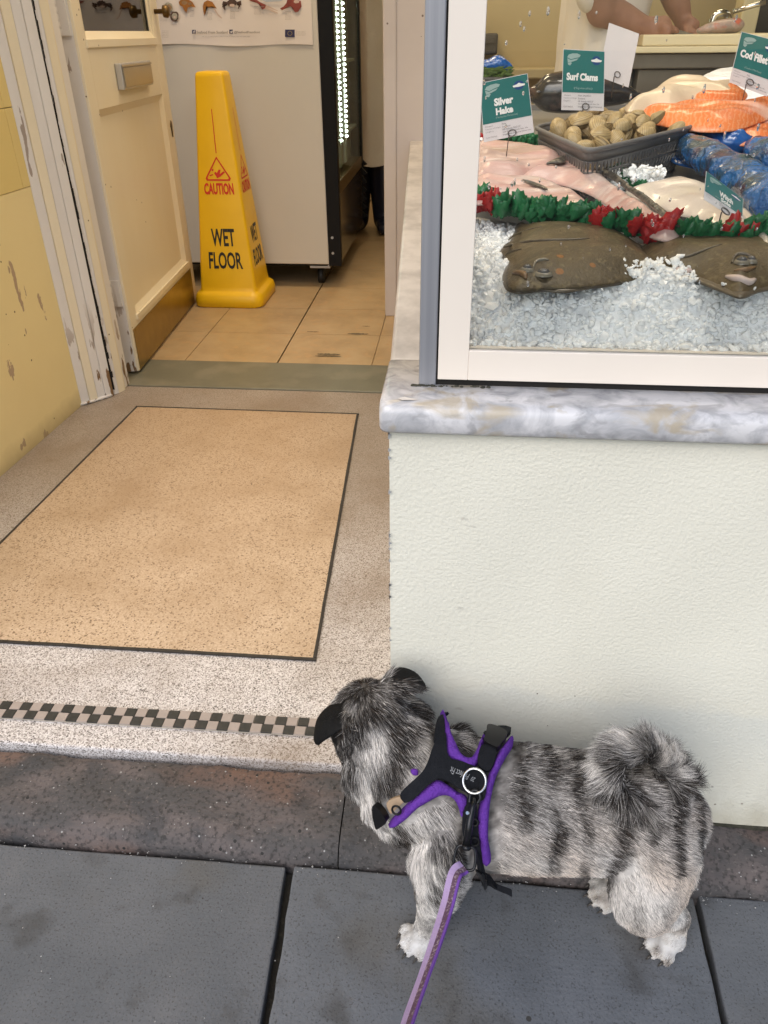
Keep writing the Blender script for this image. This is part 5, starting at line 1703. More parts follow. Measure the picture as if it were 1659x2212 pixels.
mb = MB()
trwall(mb, 0.0, tl_, 0.002, 0.008, 0.0, 0.028, 0.006)
trwall(mb, -0.004, 0.0, 0.0, 0.26, 0.0, 0.0275, 0.0)
trwall(mb, 0.0, tl_, 0.008, 0.26, 0.0, 0.004)
mb.build('shell', m_tray, tray, bevel=0.0025)
m_hake = mat('hake_flesh', (0.50, 0.365, 0.335), 0.32, c2=(0.62, 0.37, 0.33), nscale=12, namt=0.8, bump=0.45, bscale=90, spec=0.5, coat=0.15, c3=(0.57, 0.47, 0.435), n3=9, stretch=(0.6, 1.6, 1))
add_layer(m_hake, (0.50, 0.27, 0.245), patches(34, 0.52, 0.66, 0.6, stretch=(0.22, 1, 1)))
add_layer(m_hake, (0.74, 0.66, 0.62), patches(46, 0.55, 0.68, 0.6, stretch=(0.2, 1, 1), shift=(3, 3, 0)))  # pale streaks: sheen lines put into the flesh colour
m_hakeskin = mat('hake_skin', (0.045, 0.04, 0.035), 0.3, c2=(0.26, 0.23, 0.18), nscale=110, lo=0.45, hi=0.62, coat=0.3)
m_white_fish = mat('pale_fish', (0.60, 0.54, 0.49), 0.3, c2=(0.54, 0.45, 0.41), nscale=11, bump=0.35, bscale=90, coat=0.2, c3=(0.64, 0.58, 0.50), n3=12)
h1 = fillet('hake_fillet', zs([(30, 140), (200, 130), (400, 148), (700, 185), (900, 225), (1030, 275), (1038, 330), (960, 372), (850, 400), (680, 440), (520, 492), (300, 500), (30, 490)], *Z5), 0.032, 0.016, m_hake, edge=0.03, wr=0.005, wdir=(1, -0.1), wf=70, seed=1, lift=0.012)
tag(h1, 'pink hake fillet at the back left of the white tray, dark skin at its tip', 'fish fillet', 'hake fillets in the white tray')
h2 = fillet('hake_fillet', zs([(560, 500), (640, 440), (800, 398), (1000, 360), (1050, 270), (1230, 310), (1360, 420), (1660, 640), (1900, 800), (2150, 960), (2290, 1080), (2300, 1130), (2050, 1120), (1800, 1000), (1650, 880), (1400, 700), (1150, 590), (900, 530)], *Z5), 0.03, 0.019, m_hake, edge=0.035, wr=0.0045, wdir=(1, -0.5), wf=80, seed=2, lift=0.012)
tag(h2, 'longest pink hake fillet running to the right, scaly skin along its back edge', 'fish fillet', 'hake fillets in the white tray')
h3 = fillet('hake_fillet', zs([(30, 500), (300, 510), (560, 520), (760, 545), (950, 590), (1150, 680), (1320, 780), (1350, 850), (1200, 860), (900, 800), (600, 760), (300, 740), (30, 740)], *Z5), 0.038, 0.016, m_hake, edge=0.028, wr=0.0045, wdir=(1, -0.2), wf=80, seed=3, lift=0.012)
tag(h3, 'pink hake fillet at the front of the tray just behind the leaf garland', 'fish fillet', 'hake fillets in the white tray')
s_ = fillet('skin', zs([(830, 402), (900, 365), (960, 340), (1000, 322), (1036, 325), (1036, 380), (930, 395)], *Z5), 0.053, 0.003, m_hakeskin, h1, edge=0.01, res=0.004)
s_ = fillet('skin', zs([(1235, 318), (1380, 420), (1660, 590), (1900, 760), (2120, 930), (2290, 1075), (2180, 1040), (1950, 860), (1700, 680), (1450, 510), (1300, 430)], *Z5), 0.046, 0.008, m_hakeskin, h2, edge=0.008, res=0.005)
s_ = fillet('skin', zs([(570, 575), (700, 610), (800, 650), (850, 680), (760, 660), (640, 620)], *Z5), 0.058, 0.002, m_hakeskin, h3, edge=0.006, res=0.003)

# ---- witch sole
w1 = fillet('witch_sole', zs([(170, 720), (280, 690), (450, 660), (700, 640), (960, 680), (1250, 790), (1450, 930), (1600, 1120), (1650, 1230), (1560, 1260), (1350, 1200), (1130, 1090), (950, 990), (700, 930), (450, 840), (260, 770)], *Z6), 0.024, 0.022, m_white_fish, edge=0.05, wr=0.003, wdir=(1, -0.6), wf=60, seed=5, lift=0.015)
tag(w1, 'pale white witch sole lying belly up beside the grey basket', 'fish')
w2 = fillet('witch_sole', zs([(640, 650), (800, 650), (1000, 700), (1300, 850), (1550, 1060), (1670, 1250), (1750, 1230), (1680, 1080), (1480, 880), (1200, 730), (980, 650), (780, 620)], *Z6), 0.032, 0.018, m_white_fish, edge=0.03, wr=0.002, wdir=(1, -0.6), wf=60, seed=6, lift=0.02)
tag(w2, 'second pale witch sole behind the first, along the blue plastic', 'fish')

# ---- leaf garlands
m_leaf = mat('green_plastic_leaf', (0.012, 0.115, 0.038), 0.35, c2=(0.02, 0.17, 0.06), nscale=40, bump=0.2, bscale=220)
m_leafr = mat('red_plastic_leaf', (0.42, 0.018, 0.016), 0.38, c2=(0.30, 0.01, 0.012), nscale=40, bump=0.2, bscale=220)


def leaf(mb, c, up, nrm, s):
    up = np.array(up, float); up /= np.linalg.norm(up)
    nrm = np.array(nrm, float); nrm -= up * (nrm @ up); nrm /= np.linalg.norm(nrm)
    sd = np.cross(up, nrm)
    vs = [np.array(c)]
    n = 26
    ring = []
    for i in range(n):
        a = -2.55 + 5.1 * i / (n - 1)
        r_ = s * (0.62 + 0.30 * math.cos(a)) * (1.0 if i % 2 else 0.84) * (1 + 0.10 * math.cos(3 * a))
        b_ = 0.22 * s * math.cos(a * 3.2 + rr.uniform(-0.2, 0.2)) - 0.25 * s * (abs(math.sin(a)) ** 2)
        ring.append(np.array(c) + up * (r_ * math.cos(a) * 1.05 + s * 0.25) + sd * r_ * math.sin(a) * 0.85 + nrm * b_)
    mid = np.array(c) + up * s * 0.55 + nrm * 0.08 * s
    vs = [np.array(c) + up * 0.02 * s, mid] + ring
    fs = [(1, 2 + i, 3 + i) for i in range(n - 1)] + [(0, 1, 2 + n - 1), (0, 2, 1)]
    mb.add(vs, fs, 0, True)


def garland(path, label, reds, size, seed, dz, step=0.011, tint=None):
    global rr
    rr = random.Random(seed)
    P = [onbed(*p, dz=dz) for p in path]
    P = smooth_curve(P, 8)
    L_ = [0.0]
    for a, b_ in zip(P, P[1:]):
        L_.append(L_[-1] + np.linalg.norm(b_ - a))
    root = empty('leaf_garland', tuple(P[len(P) // 2]), label, 'garland', 'plastic leaf garlands')
    gm, rm = MB(), MB()
    s = 0.0
    while s < L_[-1]:
        k = max(i for i, l in enumerate(L_) if l <= s)
        k = min(k, len(P) - 2)
        f = (s - L_[k]) / max(L_[k + 1] - L_[k], 1e-9)
        c = P[k] * (1 - f) + P[k + 1] * f
        px = s / L_[-1]
        isred = any(a <= px <= b_ for a, b_ in reds)
        for q in range(3):
            up = (rr.uniform(-0.55, 0.55), rr.uniform(-0.55, 0.15), 1.0)
            nr = (rr.uniform(-0.8, 0.8), -1, rr.uniform(-0.3, 0.6))
            cc_ = c + np.array((rr.uniform(-0.006, 0.006), rr.uniform(-0.009, 0.006) - 0.003 * q, rr.uniform(-0.004, 0.007) - 0.002 * q))
            leaf(rm if isred else gm, cc_, up, nr, size * rr.uniform(0.75, 1.1))
        s += step
    go = gm.build('green_leaves', m_leaf, root, recalc=False)
    ro = rm.build('red_leaves', m_leafr, root, recalc=False)
    for o in (go, ro):
        md = o.modifiers.new('sol', 'SOLIDIFY'); md.thickness = 0.0007
    MB().tube(P, 0.003, 6).build('base_strip', m_leaf, root)


G1 = zs([(405, 120), (440, 130), (600, 152), (800, 182), (1000, 218), (1180, 252), (1350, 262), (1500, 266), (1600, 258), (1660, 244)], *R4)
garland(G1, 'long green leaf garland with red clusters along the front of the white tray', [(0.045, 0.115), (0.47, 0.515), (0.615, 0.70), (0.835, 0.885)], 0.0255, 5, 0.029, 0.0115)
G2 = zs([(60, 170), (420, 130), (700, 190), (900, 235), (1100, 270), (1330, 390), (1500, 450), (1700, 640)], *Z5) + zs([(450, 880), (600, 960), (780, 1000), (1000, 1060), (1100, 1110)], *Z6)
garland(G2, 'second leaf garland half hidden between the hake fillets and the grey basket', [(0.0, 0.04), (0.26, 0.34), (0.50, 0.54), (0.80, 0.86)], 0.016, 6, 0.012, 0.013)

# ---- grey basket with surf clams
m_bask = mat('grey_basket_plastic', (0.17, 0.165, 0.165), 0.45, c2=(0.14, 0.135, 0.135), nscale=12, bump=0.05, bscale=120)
ZR = 0.882
bN, bR, bL = onz(1273, 325, ZR), onz(1503, 270, ZR), onz(1152, 272, ZR)
e1, e2 = (bR - bN), (bL - bN)
bB = bN + e1 + e2 * 1.0
bc = (bN + bB) / 2
basket = empty('clam_basket', (bc[0], bc[1], bed_z(bc[1])), 'grey plastic basket with triangular holes full of surf clams', 'basket')


def bpt(u, v, w):
    """u,v across the basket (0..1), w height 0..1"""
    k = 0.86 + 0.14 * w
    u, v = 0.5 + (u - 0.5) * k, 0.5 + (v - 0.5) * k
    p = bN + e1 * u + e2 * v
    zb = 0.797
    return np.array((p[0], p[1], zb + (ZR - zb) * w))


def rim_loop(w, r=0.10, n=6, grow=0.0):
    out = []
    for (cu, cv, a0) in ((1, 0, -90), (1, 1, 0), (0, 1, 90), (0, 0, 180)):
        su, sv = (1 if cu else -1), (1 if cv else -1)
        for k in range(n):
            a = rad(a0 + 90 * k / (n - 1))
            out.append((cu - su * r + r * math.cos(a) + su * 0, cv - sv * r + r * math.sin(a)))
    return [bpt(u, v, w) for u, v in out], out


_, uvl = rim_loop(1.0)
# resample the rim outline evenly
dens = []
for i in range(len(uvl)):
    a, b_ = np.array(uvl[i]), np.array(uvl[(i + 1) % len(uvl)])
    k = max(1, int(round(np.linalg.norm((b_ - a) * (np.linalg.norm(e1), np.linalg.norm(e2))) / 0.0150)))
    dens += [tuple(a + (b_ - a) * t / k) for t in range(k)]
rows = [0.10, 0.32, 0.54, 0.76]
mb = MB()
nd = len(dens)
for ri in range(len(rows) - 1):
    w0, w1_ = rows[ri], rows[ri + 1]
    for i in range(nd):
        a, b_ = dens[i], dens[(i + 1) % nd]
        m_ = ((a[0] + b_[0]) / 2, (a[1] + b_[1]) / 2)
        c0, c1, c2, c3 = bpt(*a, w0), bpt(*b_, w0), bpt(*b_, w1_), bpt(*a, w1_)
        d = lambda s, t: (c0 * (1 - s) + c1 * s) * (1 - t) + (c3 * (1 - s) + c2 * s) * t
        flip = (ri % 2)
        H_ = [d(0.10, 0.12), d(0.90, 0.12), d(0.58, 0.90), d(0.42, 0.90)] if not flip else [d(0.42, 0.10), d(0.58, 0.10), d(0.90, 0.88), d(0.10, 0.88)]
        mb.add([c0, c1, c2, c3] + H_, [(0, 1, 5, 4), (1, 2, 6, 5), (2, 3, 7, 6), (3, 0, 4, 7)])
for (w0, w1_) in ((0.0, rows[0]), (rows[-1], 1.0)):
    vs = [bpt(*d_, w0) for d_ in dens] + [bpt(*d_, w1_) for d_ in dens]
    mb.add(vs, [(i, (i + 1) % nd, nd + (i + 1) % nd, nd + i) for i in range(nd)], 0, True)
mb.add([bpt(*d_, 0.0) for d_ in dens], [tuple(range(nd))])
wo = mb.build('wall', m_bask, basket)
md = wo.modifiers.new('sol', 'SOLIDIFY'); md.thickness = 0.0022
MB().tube([bpt(*d_, 1.0) + np.array((0, 0, -0.002)) for d_ in dens], 0.0042, 8, closed=True).build('rim', m_bask, basket)

m_clam = mat('clam_shell', (0.44, 0.33, 0.165), 0.38, c2=(0.34, 0.24, 0.11), nscale=45, bump=0.15, bscale=220)


def shell_rings(N, L, tc):
    mp = N.new('ShaderNodeMapping'); mp.inputs['Location'].default_value = (0, 0.016, 0)
    L.new(tc.outputs['Object'], mp.inputs['Vector'])
    w = N.new('ShaderNodeTexWave'); w.wave_type = 'RINGS'; w.rings_direction = 'Z'; w.inputs['Scale'].default_value = 105; w.inputs['Distortion'].default_value = 2.5
    w.inputs['Detail Scale'].default_value = 30
    L.new(mp.outputs[0], w.inputs['Vector'])
    mr = N.new('ShaderNodeMapRange'); mr.inputs['From Min'].default_value = 0.62; mr.inputs['From Max'].default_value = 0.95; mr.inputs['To Max'].default_value = 0.75
    L.new(w.outputs['Fac'], mr.inputs['Value'])
    return mr.outputs[0]


add_layer(m_clam, (0.16, 0.10, 0.045), shell_rings)
mb = MB()
nr, nt = 9, 28
for sgn in (1, -1):
    b0 = len(mb.v)
    vs = []
    for i in range(nr + 1):
        r_ = i / nr
        for j in range(nt):
            a = 2 * math.pi * j / nt
            ex = 0.0235 * r_ * math.cos(a)
            ey = 0.0175 * r_ * math.sin(a) * (1.0 if math.sin(a) < 0 else 0.92) - 0.002 * (1 - r_)
            zz = sgn * (0.0112 * (1 - r_ ** 2.2) ** 0.75 + 0.0004 + 0.0035 * math.exp(-((ex) ** 2 + (ey + 0.011) ** 2) / 0.00004) * (1 - r_ ** 3))
            vs.append((ex, ey, zz))
    mb.add(vs, [((i) * nt + j, i * nt + (j + 1) % nt, (i + 1) * nt + (j + 1) % nt, (i + 1) * nt + j)[::sgn] for i in range(nr) for j in range(nt)], 0, True)
clam = mb.build('surf_clam', m_clam, recalc=False)
CL = 'small brown ridged surf clam heaped with others in the grey basket'
tag(clam, CL, 'clam', 'surf clams in the basket')
rr = random.Random(12)
spots = []
for layer, (n, zz, kk) in enumerate(((34, -0.030, 0.84), (34, -0.008, 0.82), (22, 0.006, 0.66))):
    tries = 0; mine = []
    while len(mine) < n and tries < 4000:
        tries += 1
        u, v = 0.5 + (rr.random() - 0.5) * kk, 0.5 + (rr.random() - 0.5) * kk
        p = bN + e1 * u + e2 * v
        if all(np.linalg.norm(p[:2] - q[:2]) > 0.028 for q in mine):
            mine.append(np.array((p[0], p[1], ZR + zz + rr.uniform(-0.005, 0.005) + 0.006 * (1 - abs(u - 0.4) * 2))))
    spots += mine
for i, p in enumerate(spots):
    o = clam if i == 0 else clam.copy()
    if i:
        col.objects.link(o)
    o.location = tuple(p)
    o.rotation_euler = (rr.uniform(-0.9, 0.9), rr.uniform(-0.9, 0.9), rr.uniform(0, 6.28))
    k = rr.uniform(0.78, 1.05)
    o.scale = (k, k, k * rr.uniform(0.95, 1.15))

# ---- dark fish behind the basket
m_dfish = mat('dark_fish_skin', (0.022, 0.02, 0.019), 0.22, c2=(0.05, 0.045, 0.04), nscale=30, coat=0.6, c3=(0.10, 0.06, 0.05), n3=20)
Yd = bB[1] + 0.03


def D_(px, py, r_, r2):
    p = ony(px, py, Yd)
    return (p[0], p[1], p[2], r2, r_)


df = organic('black_fish', [[D_(1152, 197, 0.012, 0.014), D_(1170, 200, 0.036, 0.032), D_(1200, 200, 0.044, 0.042), D_(1240, 198, 0.046, 0.046), D_(1290, 196, 0.038, 0.036), D_(1340, 202, 0.026, 0.022), D_(1372, 208, 0.012, 0.010), D_(1392, 216, 0.018, 0.004), D_(1402, 221, 0.020, 0.003)],
                            [D_(1152, 215, 0.008, 0.02), D_(1190, 218, 0.012, 0.03), D_(1230, 224, 0.008, 0.02)]], 0.005, m_dfish, 3)
tag(df, 'whole black fish lying behind the clam basket', 'fish')
p = ony(1163, 199, Yd - 0.03)
MB().lathe([(0.006, 0), (0.004, 0.003), (0.0002, 0.004)], p, 12).build('eye', m_eye, df)

# ---- salmon and pale fillets at the right
m_salm = mat('salmon_flesh', (0.80, 0.235, 0.075), 0.25, c2=(0.72, 0.17, 0.05), nscale=9, namt=0.9, bump=0.4, bscale=80, coat=0.2)


def salmon_lines(N, L, tc):
    mp = N.new('ShaderNodeMapping'); mp.inputs['Rotation'].default_value = (0, 0, rad(38)); mp.inputs['Scale'].default_value = (1, 0.35, 1)
    L.new(tc.outputs['Object'], mp.inputs['Vector'])
    w = N.new('ShaderNodeTexWave'); w.inputs['Scale'].default_value = 44; w.inputs['Distortion'].default_value = 7; w.inputs['Detail'].default_value = 3; w.inputs['Detail Scale'].default_value = 2.5
    L.new(mp.outputs[0], w.inputs['Vector'])
    mr = N.new('ShaderNodeMapRange'); mr.inputs['From Min'].default_value = 0.5; mr.inputs['From Max'].default_value = 1.0; mr.inputs['To Max'].default_value = 0.42
    L.new(w.outputs['Fac'], mr.inputs['Value'])
    return mr.outputs[0]


add_layer(m_salm, (0.86, 0.47, 0.27), salmon_lines)
add_layer(m_salm, (0.80, 0.52, 0.42), patches(6, 0.6, 0.7, 0.8, stretch=(0.5, 2, 1), shift=(1, 2, 0)))
m_cod = mat('cod_flesh', (0.70, 0.58, 0.43), 0.35, c2=(0.64, 0.49, 0.36), nscale=10, bump=0.2, bscale=50, coat=0.2)
g0 = 'salmon fillets on the right of the display'
s2 = fillet('salmon_fillet', zs([(560, 1010), (760, 1000), (1000, 1045), (1200, 1060), (1500, 1020), (1700, 920), (1900, 900), (1950, 1080), (1750, 1180), (1550, 1215), (1300, 1195), (1050, 1130), (800, 1060)], *Z4), 0.026, 0.02, m_salm, edge=0.05, wr=0.004, wdir=(1, 0.4), wf=60, seed=8, lift=0.02)
tag(s2, 'front orange salmon fillet lying against the blue bags', 'fish fillet', g0)
s1 = fillet('salmon_fillet', zs([(440, 850), (560, 825), (800, 822), (1000, 835), (1300, 845), (1500, 815), (1700, 780), (1850, 800), (1800, 880), (1600, 960), (1400, 1020), (1150, 1035), (900, 1010), (650, 970), (455, 935)], *Z4), 0.05, 0.024, m_salm, edge=0.05, wr=0.004, wdir=(1, 0.15), wf=70, seed=9, lift=0.03)
tag(s1, 'long orange salmon fillet in the middle with a pale lower edge', 'fish fillet', g0)
s0 = fillet('salmon_fillet', zs([(960, 840), (1080, 790), (1170, 765), (1280, 750), (1430, 765), (1490, 805), (1440, 850), (1250, 862), (1080, 860)], *Z4), 0.07, 0.014, m_salm, edge=0.03, wr=0.005, wdir=(1, 0.5), wf=80, seed=10, lift=0.012)
tag(s0, 'small bright orange salmon tail piece folded on top of the others', 'fish fillet', g0)
c1 = fillet('cod_fillet', zs([(385, 820), (480, 785), (640, 745), (640, 700), (820, 670), (1000, 640), (1130, 640), (1220, 690), (1300, 665), (1420, 670), (1420, 760), (1200, 770), (1000, 800), (850, 840), (650, 845), (430, 870)], *Z4), 0.065, 0.03, m_cod, edge=0.05, wr=0.008, wdir=(1, 0.3), wf=50, seed=11, lift=0.03)
tag(c1, 'cream cod fillet folded over behind the salmon', 'fish fillet')
bx0 = fillet('fish_block', zs([(1000, 780), (1500, 720), (1900, 720), (1950, 950), (1500, 980), (900, 960)], *Z4), 0.0, 0.05, m_icebulk, edge=0.05, wr=0.004, seed=14, lift=0.01)
bx0.name = 'ice_mound'; bx0['kind'] = 'stuff'

# ---- blue plastic bags of shellfish
m_blue = mat('blue_plastic_film', (0.010, 0.085, 0.34), 0.16, c2=(0.03, 0.16, 0.42), nscale=14, bump=0.7, bscale=34, bdist=0.012, spec=0.8, coat=0.6)


def bag_cells(N, L, tc):
    v = N.new('ShaderNodeTexVoronoi'); v.inputs['Scale'].default_value = 24
    L.new(tc.outputs['Object'], v.inputs['Vector'])
    mr = N.new('ShaderNodeMapRange'); mr.inputs['From Min'].default_value = 0.75; mr.inputs['From Max'].default_value = 0.35; mr.inputs['To Max'].default_value = 0.9
    L.new(v.outputs['Distance'], mr.inputs['Value'])
    return mr.outputs[0]


m_blueb = mat('blue_bag_film', (0.022, 0.125, 0.33), 0.2, c2=(0.008, 0.07, 0.27), nscale=14, bump=1.0, bscale=55, bdist=0.014, spec=0.7, coat=0.3)
add_layer(m_blueb, (0.035, 0.06, 0.06), bag_cells)
add_layer(m_blueb, (0.10, 0.015, 0.045), patches(10, 0.58, 0.64, 0.8, shift=(4, 1, 2)))
add_layer(m_blueb, (0.02, 0.15, 0.46), patches(16, 0.56, 0.62, 0.8, shift=(1, 7, 2)))


def bag(name, pts, label, m_, seed, flat=0.8, wr=0.004):
    r_ = random.Random(seed)
    C_ = [np.array((*onbed(x, y, dz=rz * 0.9), rz)) for x, y, rz in pts]
    S = smooth_curve(C_, 9)
    mb = MB(); n = 30
    ph = [r_.uniform(0, 6) for _ in range(6)]
    rings = []
    for i, p in enumerate(S):
        a, b_ = S[max(i - 1, 0)][:3], S[min(i + 1, len(S) - 1)][:3]
        t = (b_ - a); t /= np.linalg.norm(t)
        u = np.cross(t, (0, 0, 1)); u /= np.linalg.norm(u); w = np.cross(u, t)
        for j in range(n):
            q = 2 * math.pi * j / n
            k = p[3] * (1 + 0.06 * math.sin(3 * q + i * 0.5 + ph[0]) + 0.04 * math.sin(7 * q - i * 0.9 + ph[1]) + 0.03 * math.sin(i * 1.7 + ph[2] + 2 * q) + 0.03 * r_.uniform(-1, 1))
            rings.append(p[:3] + u * k * math.cos(q) + w * k * flat * math.sin(q))
    m_n = len(S)
    mb.add(rings, [(i * n + j, i * n + (j + 1) % n, (i + 1) * n + (j + 1) % n, (i + 1) * n + j) for i in range(m_n - 1) for j in range(n)] + [tuple(range(n))[::-1], tuple((m_n - 1) * n + j for j in range(n))], 0, True)
    o = mb.build(name, m_)
    tag(o, label, 'bag', 'blue bags of shellfish')
    return o


def z6p(*pts):
    return [(*zs([(a, b_)], *Z6)[0], r_) for a, b_, r_ in pts]


bag('shellfish_bag', z6p((750, 290, 0.014), (870, 365, 0.031), (1100, 490, 0.034), (1350, 640, 0.036), (1620, 815, 0.038), (1800, 940, 0.038)), 'nearest long blue film bag packed with dark shells, running down to the right edge', m_blueb, 1)
bag('shellfish_bag', z6p((930, 210, 0.012), (1050, 235, 0.027), (1250, 280, 0.031), (1420, 320, 0.022), (1480, 360, 0.012)), 'gathered blue film bag below the salmon, its neck twisted shut', m_blue, 2)
bag('shellfish_bag', z6p((1480, 330, 0.014), (1600, 400, 0.034), (1750, 480, 0.038), (1900, 540, 0.038)), 'blue film bag of dark shells at the far right edge', m_blueb, 3)
bs = fillet('blue_sheet', zs([(640, 440), (800, 500), (1050, 560), (1250, 720), (1450, 900), (1600, 1080), (1700, 1180), (1850, 1150), (1900, 900), (1600, 700), (1300, 520), (1000, 330), (760, 260), (660, 340)], *Z6), 0.004, 0.02, m_blue, edge=0.04, wr=0.008, wdir=(1, -0.5), wf=70, seed=12, lift=0.008)
tag(bs, 'crumpled deep blue plastic sheet lying under the shellfish bags', 'plastic sheet')

# ---- bag of herbs at the far left of the display
m_herb = mat('green_herbs', (0.09, 0.14, 0.02), 0.6, c2=(0.03, 0.06, 0.01), nscale=60, lo=0.4, hi=0.6)
Yh = 2.24
hb = empty('herb_bag', tuple(ony(1068, 152, Yh)), 'clear blue topped bag of green herbs at the back left of the counter', 'bag')
mb = MB(); rr = random.Random(4)
for i in range(260):
    p = ony(rr.uniform(1030, 1100), rr.uniform(146, 166), Yh + rr.uniform(-0.04, 0.04))
    d = np.array((rr.uniform(-1, 1), rr.uniform(-0.4, 0.4), rr.uniform(-0.4, 0.4))) * 0.018
    n_ = np.array((0, 0, 0.0035))
    mb.add([p - d, p + n_, p + d, p - n_], [(0, 1, 2, 3)])
mb.build('herbs', m_herb, hb, recalc=False)
organic('film', [[(*ony(1030, 141, Yh), 0.012, 0.016), (*ony(1055, 142, Yh), 0.022, 0.014), (*ony(1075, 138, Yh), 0.026, 0.02), (*ony(1098, 146, Yh), 0.012, 0.012)]], 0.005, m_blue, 1, hb)
tb2 = MB().box((ony(1010, 170, Yh)[0], Yh - 0.05, bed_z(Yh)), (ony(1110, 170, Yh)[0], Yh + 0.055, ony(1068, 167, Yh - 0.05)[2])).build('dark_tray', m_dark, bevel=0.004)
tag(tb2, 'dark shallow tray under the bag of herbs', 'tray')

# ---- price cards
m_teal = mat('teal_card', (0.018, 0.145, 0.135), 0.3, c2=(0.022, 0.165, 0.155), nscale=12, coat=0.5)
m_cardw = mat('white_card', (0.70, 0.67, 0.68), 0.3, c2=(0.66, 0.63, 0.65), nscale=20, coat=0.4)
m_print = mat('white_print', (0.82, 0.82, 0.80), 0.5)
m_printg = mat('pale_teal_print', (0.30, 0.42, 0.40), 0.5)
m_ink2 = mat('card_grey_ink', (0.22, 0.20, 0.22), 0.6)
m_badge = mat('badge_blue', (0.015, 0.06, 0.20), 0.4)
m_wire = mat('wire', (0.16, 0.15, 0.15), 0.3, metal=0.9)


def card(px, Y, title, latin, label, lines, ring=True, pin=None, blank=False, tilt=0.0, ty=(0.33, 0.48)):
    nrm = np.array((0, -math.cos(rad(tilt)), math.sin(rad(tilt))))
    c0 = ony(sum(p[0] for p in px) / 4, sum(p[1] for p in px) / 4, Y)
    C4 = [onpl(*p, c0, nrm) for p in px]
    q = quad(*C4)
    foot = (np.array(C4[2]) + np.array(C4[3])) / 2
    r0 = empty('price_card', tuple(foot), label, 'price card', 'price cards among the fish')
    sp = 0.70
    if blank:
        MB().slab([q(0, 0, -0.0005), q(1, 0, -0.0005), q(1, 1, -0.0005), q(0, 1, -0.0005)], q.n, 0.001).build('panel', m_cardw, r0)
    else:
        MB().slab([q(0, 0, -0.0005), q(1, 0, -0.0005), q(1, 1, -0.0005), q(0, 1, -0.0005)], q.n, 0.001).build('panel', m_cardw, r0)
        MB().slab([q(0.012, 0.008, 0.0006), q(0.988, 0.008, 0.0006), q(0.988, sp, 0.0006), q(0.012, sp, 0.0006)], q.n, 0.0003).build('title_field', m_teal, r0)
        mb = MB()
        for (body, u0, v0, u1, v1) in title:
            put_text(mb, q, body, (u0, v0, u1, v1), 0.0013, 0.05)
        mb.build('title', m_print, r0, recalc=False)
        mb = MB()
        put_text(mb, q, latin, (0.28, 0.605, 0.72, 0.65), 0.0013, 0.0)
        mb.build('latin_name', m_printg, r0, recalc=False)
        # fish emblem
        mb = MB()
        k = lambda pts: [(0.10 + 0.32 * a, 0.06 + 0.20 * b_) for a, b_ in pts]
        put_poly(mb, q, k([(0.0, 0.35), (0.12, 0.12), (0.4, 0.02), (0.75, 0.0), (1.0, 0.12), (0.92, 0.3), (0.6, 0.38), (0.3, 0.5)]), 0.0012)
        put_poly(mb, q, k([(0.02, 0.42), (0.28, 0.56), (0.55, 0.46), (0.86, 0.38), (0.7, 0.56), (0.35, 0.70), (0.06, 0.76)]), 0.0012)
        put_poly(mb, q, k([(0.05, 0.80), (0.30, 0.72), (0.36, 0.80), (0.24, 1.0), (0.10, 0.94)]), 0.0012)
        mb.build('fish_emblem', m_printg, r0, recalc=False)
        mb = MB(); put_poly(mb, q, circle_uv(0.80, 0.16, 0.105, 0.075, 26), 0.0012); bg = mb.build('badge', m_badge, r0, recalc=False)
        mb = MB(); put_poly(mb, q, [(0.67, 0.155), (0.76, 0.14), (0.80, 0.12), (0.85, 0.14), (0.93, 0.155), (0.91, 0.18), (0.80, 0.188), (0.69, 0.18)], 0.0015); mb.build('badge_mark', m_print, bg, recalc=False)
        mb = MB()
        yv = 0.735
        for (l, r_) in lines:
            if l:
                put_text(mb, q, l, (0.05, yv, 0.05 + 0.018 * len(l), yv + 0.028), 0.0008, 0)
            if r_:
                put_text(mb, q, r_, (0.39, yv, min(0.95, 0.39 + 0.020 * len(r_)), yv + 0.030), 0.0008, 0.01)
            yv += 0.047
        mb.build('details', m_ink2, r0, recalc=False)
    if ring:
        u, v, ru, rv = ring if isinstance(ring, tuple) else (0.57, 0.93, 0.08, 0.055)
        pts = [np.array(q(u + ru * math.cos(a), v + rv * math.sin(a), 0.0025)) for a in np.linspace(-1.0 - math.pi, math.pi * 0.75, 24)]
        dn_ = np.array(q(u - ru * 0.4, v + rv * 1.1, 0.002))
        pts = [np.array((dn_[0], dn_[1], bed_z(dn_[1]) + 0.01))] * 0 + pts + [np.array(q(u - ru * 0.9, v + rv * 1.2, 0.001)), np.array((q(u - ru, v, 0)[0], q(u - ru, v, 0)[1], q(u - ru, 1.0, 0)[2] - 0.03))]
        MB().tube(pts, 0.0009, 6).build('wire_pin', m_wire, r0)
    return r0


DET = [('Allergens', 'Fish'), ('Country of Origin', 'Scotland'), ('Caught in', 'NE Atlantic FAO 27'), ('', 'Sub Region North Sea, VIa'), ('Catch Method', 'Single Boat Demersal Seine nets')]
DET2 = [('Allergens', 'Fish, Shellfish'), ('Country of Origin', 'Scotland'), ('Caught in', 'NE Atlantic FAO 27'), ('', 'Sub Region North Sea, VIa'), ('Catch Method', 'Single Boat Dredged Demersal')]
card(zs([(95, 835), (580, 737), (645, 1330), (140, 1430)], *Z3), 1.50, [('Silver', 0.27, 0.30, 0.66, 0.43), ('Hake', 0.29, 0.465, 0.64, 0.585)], '(Merluccius Merluccius)', 'teal Silver Hake price card tilted at the left above the hake fillets', DET)
card(zs([(938, 490), (1358, 515), (1345, 1115), (918, 1105)], *Z3), 1.70, [('Surf Clams', 0.10, 0.375, 0.845, 0.50)], '(Spisula)', 'upright teal Surf Clams price card standing in the clam basket', DET2)
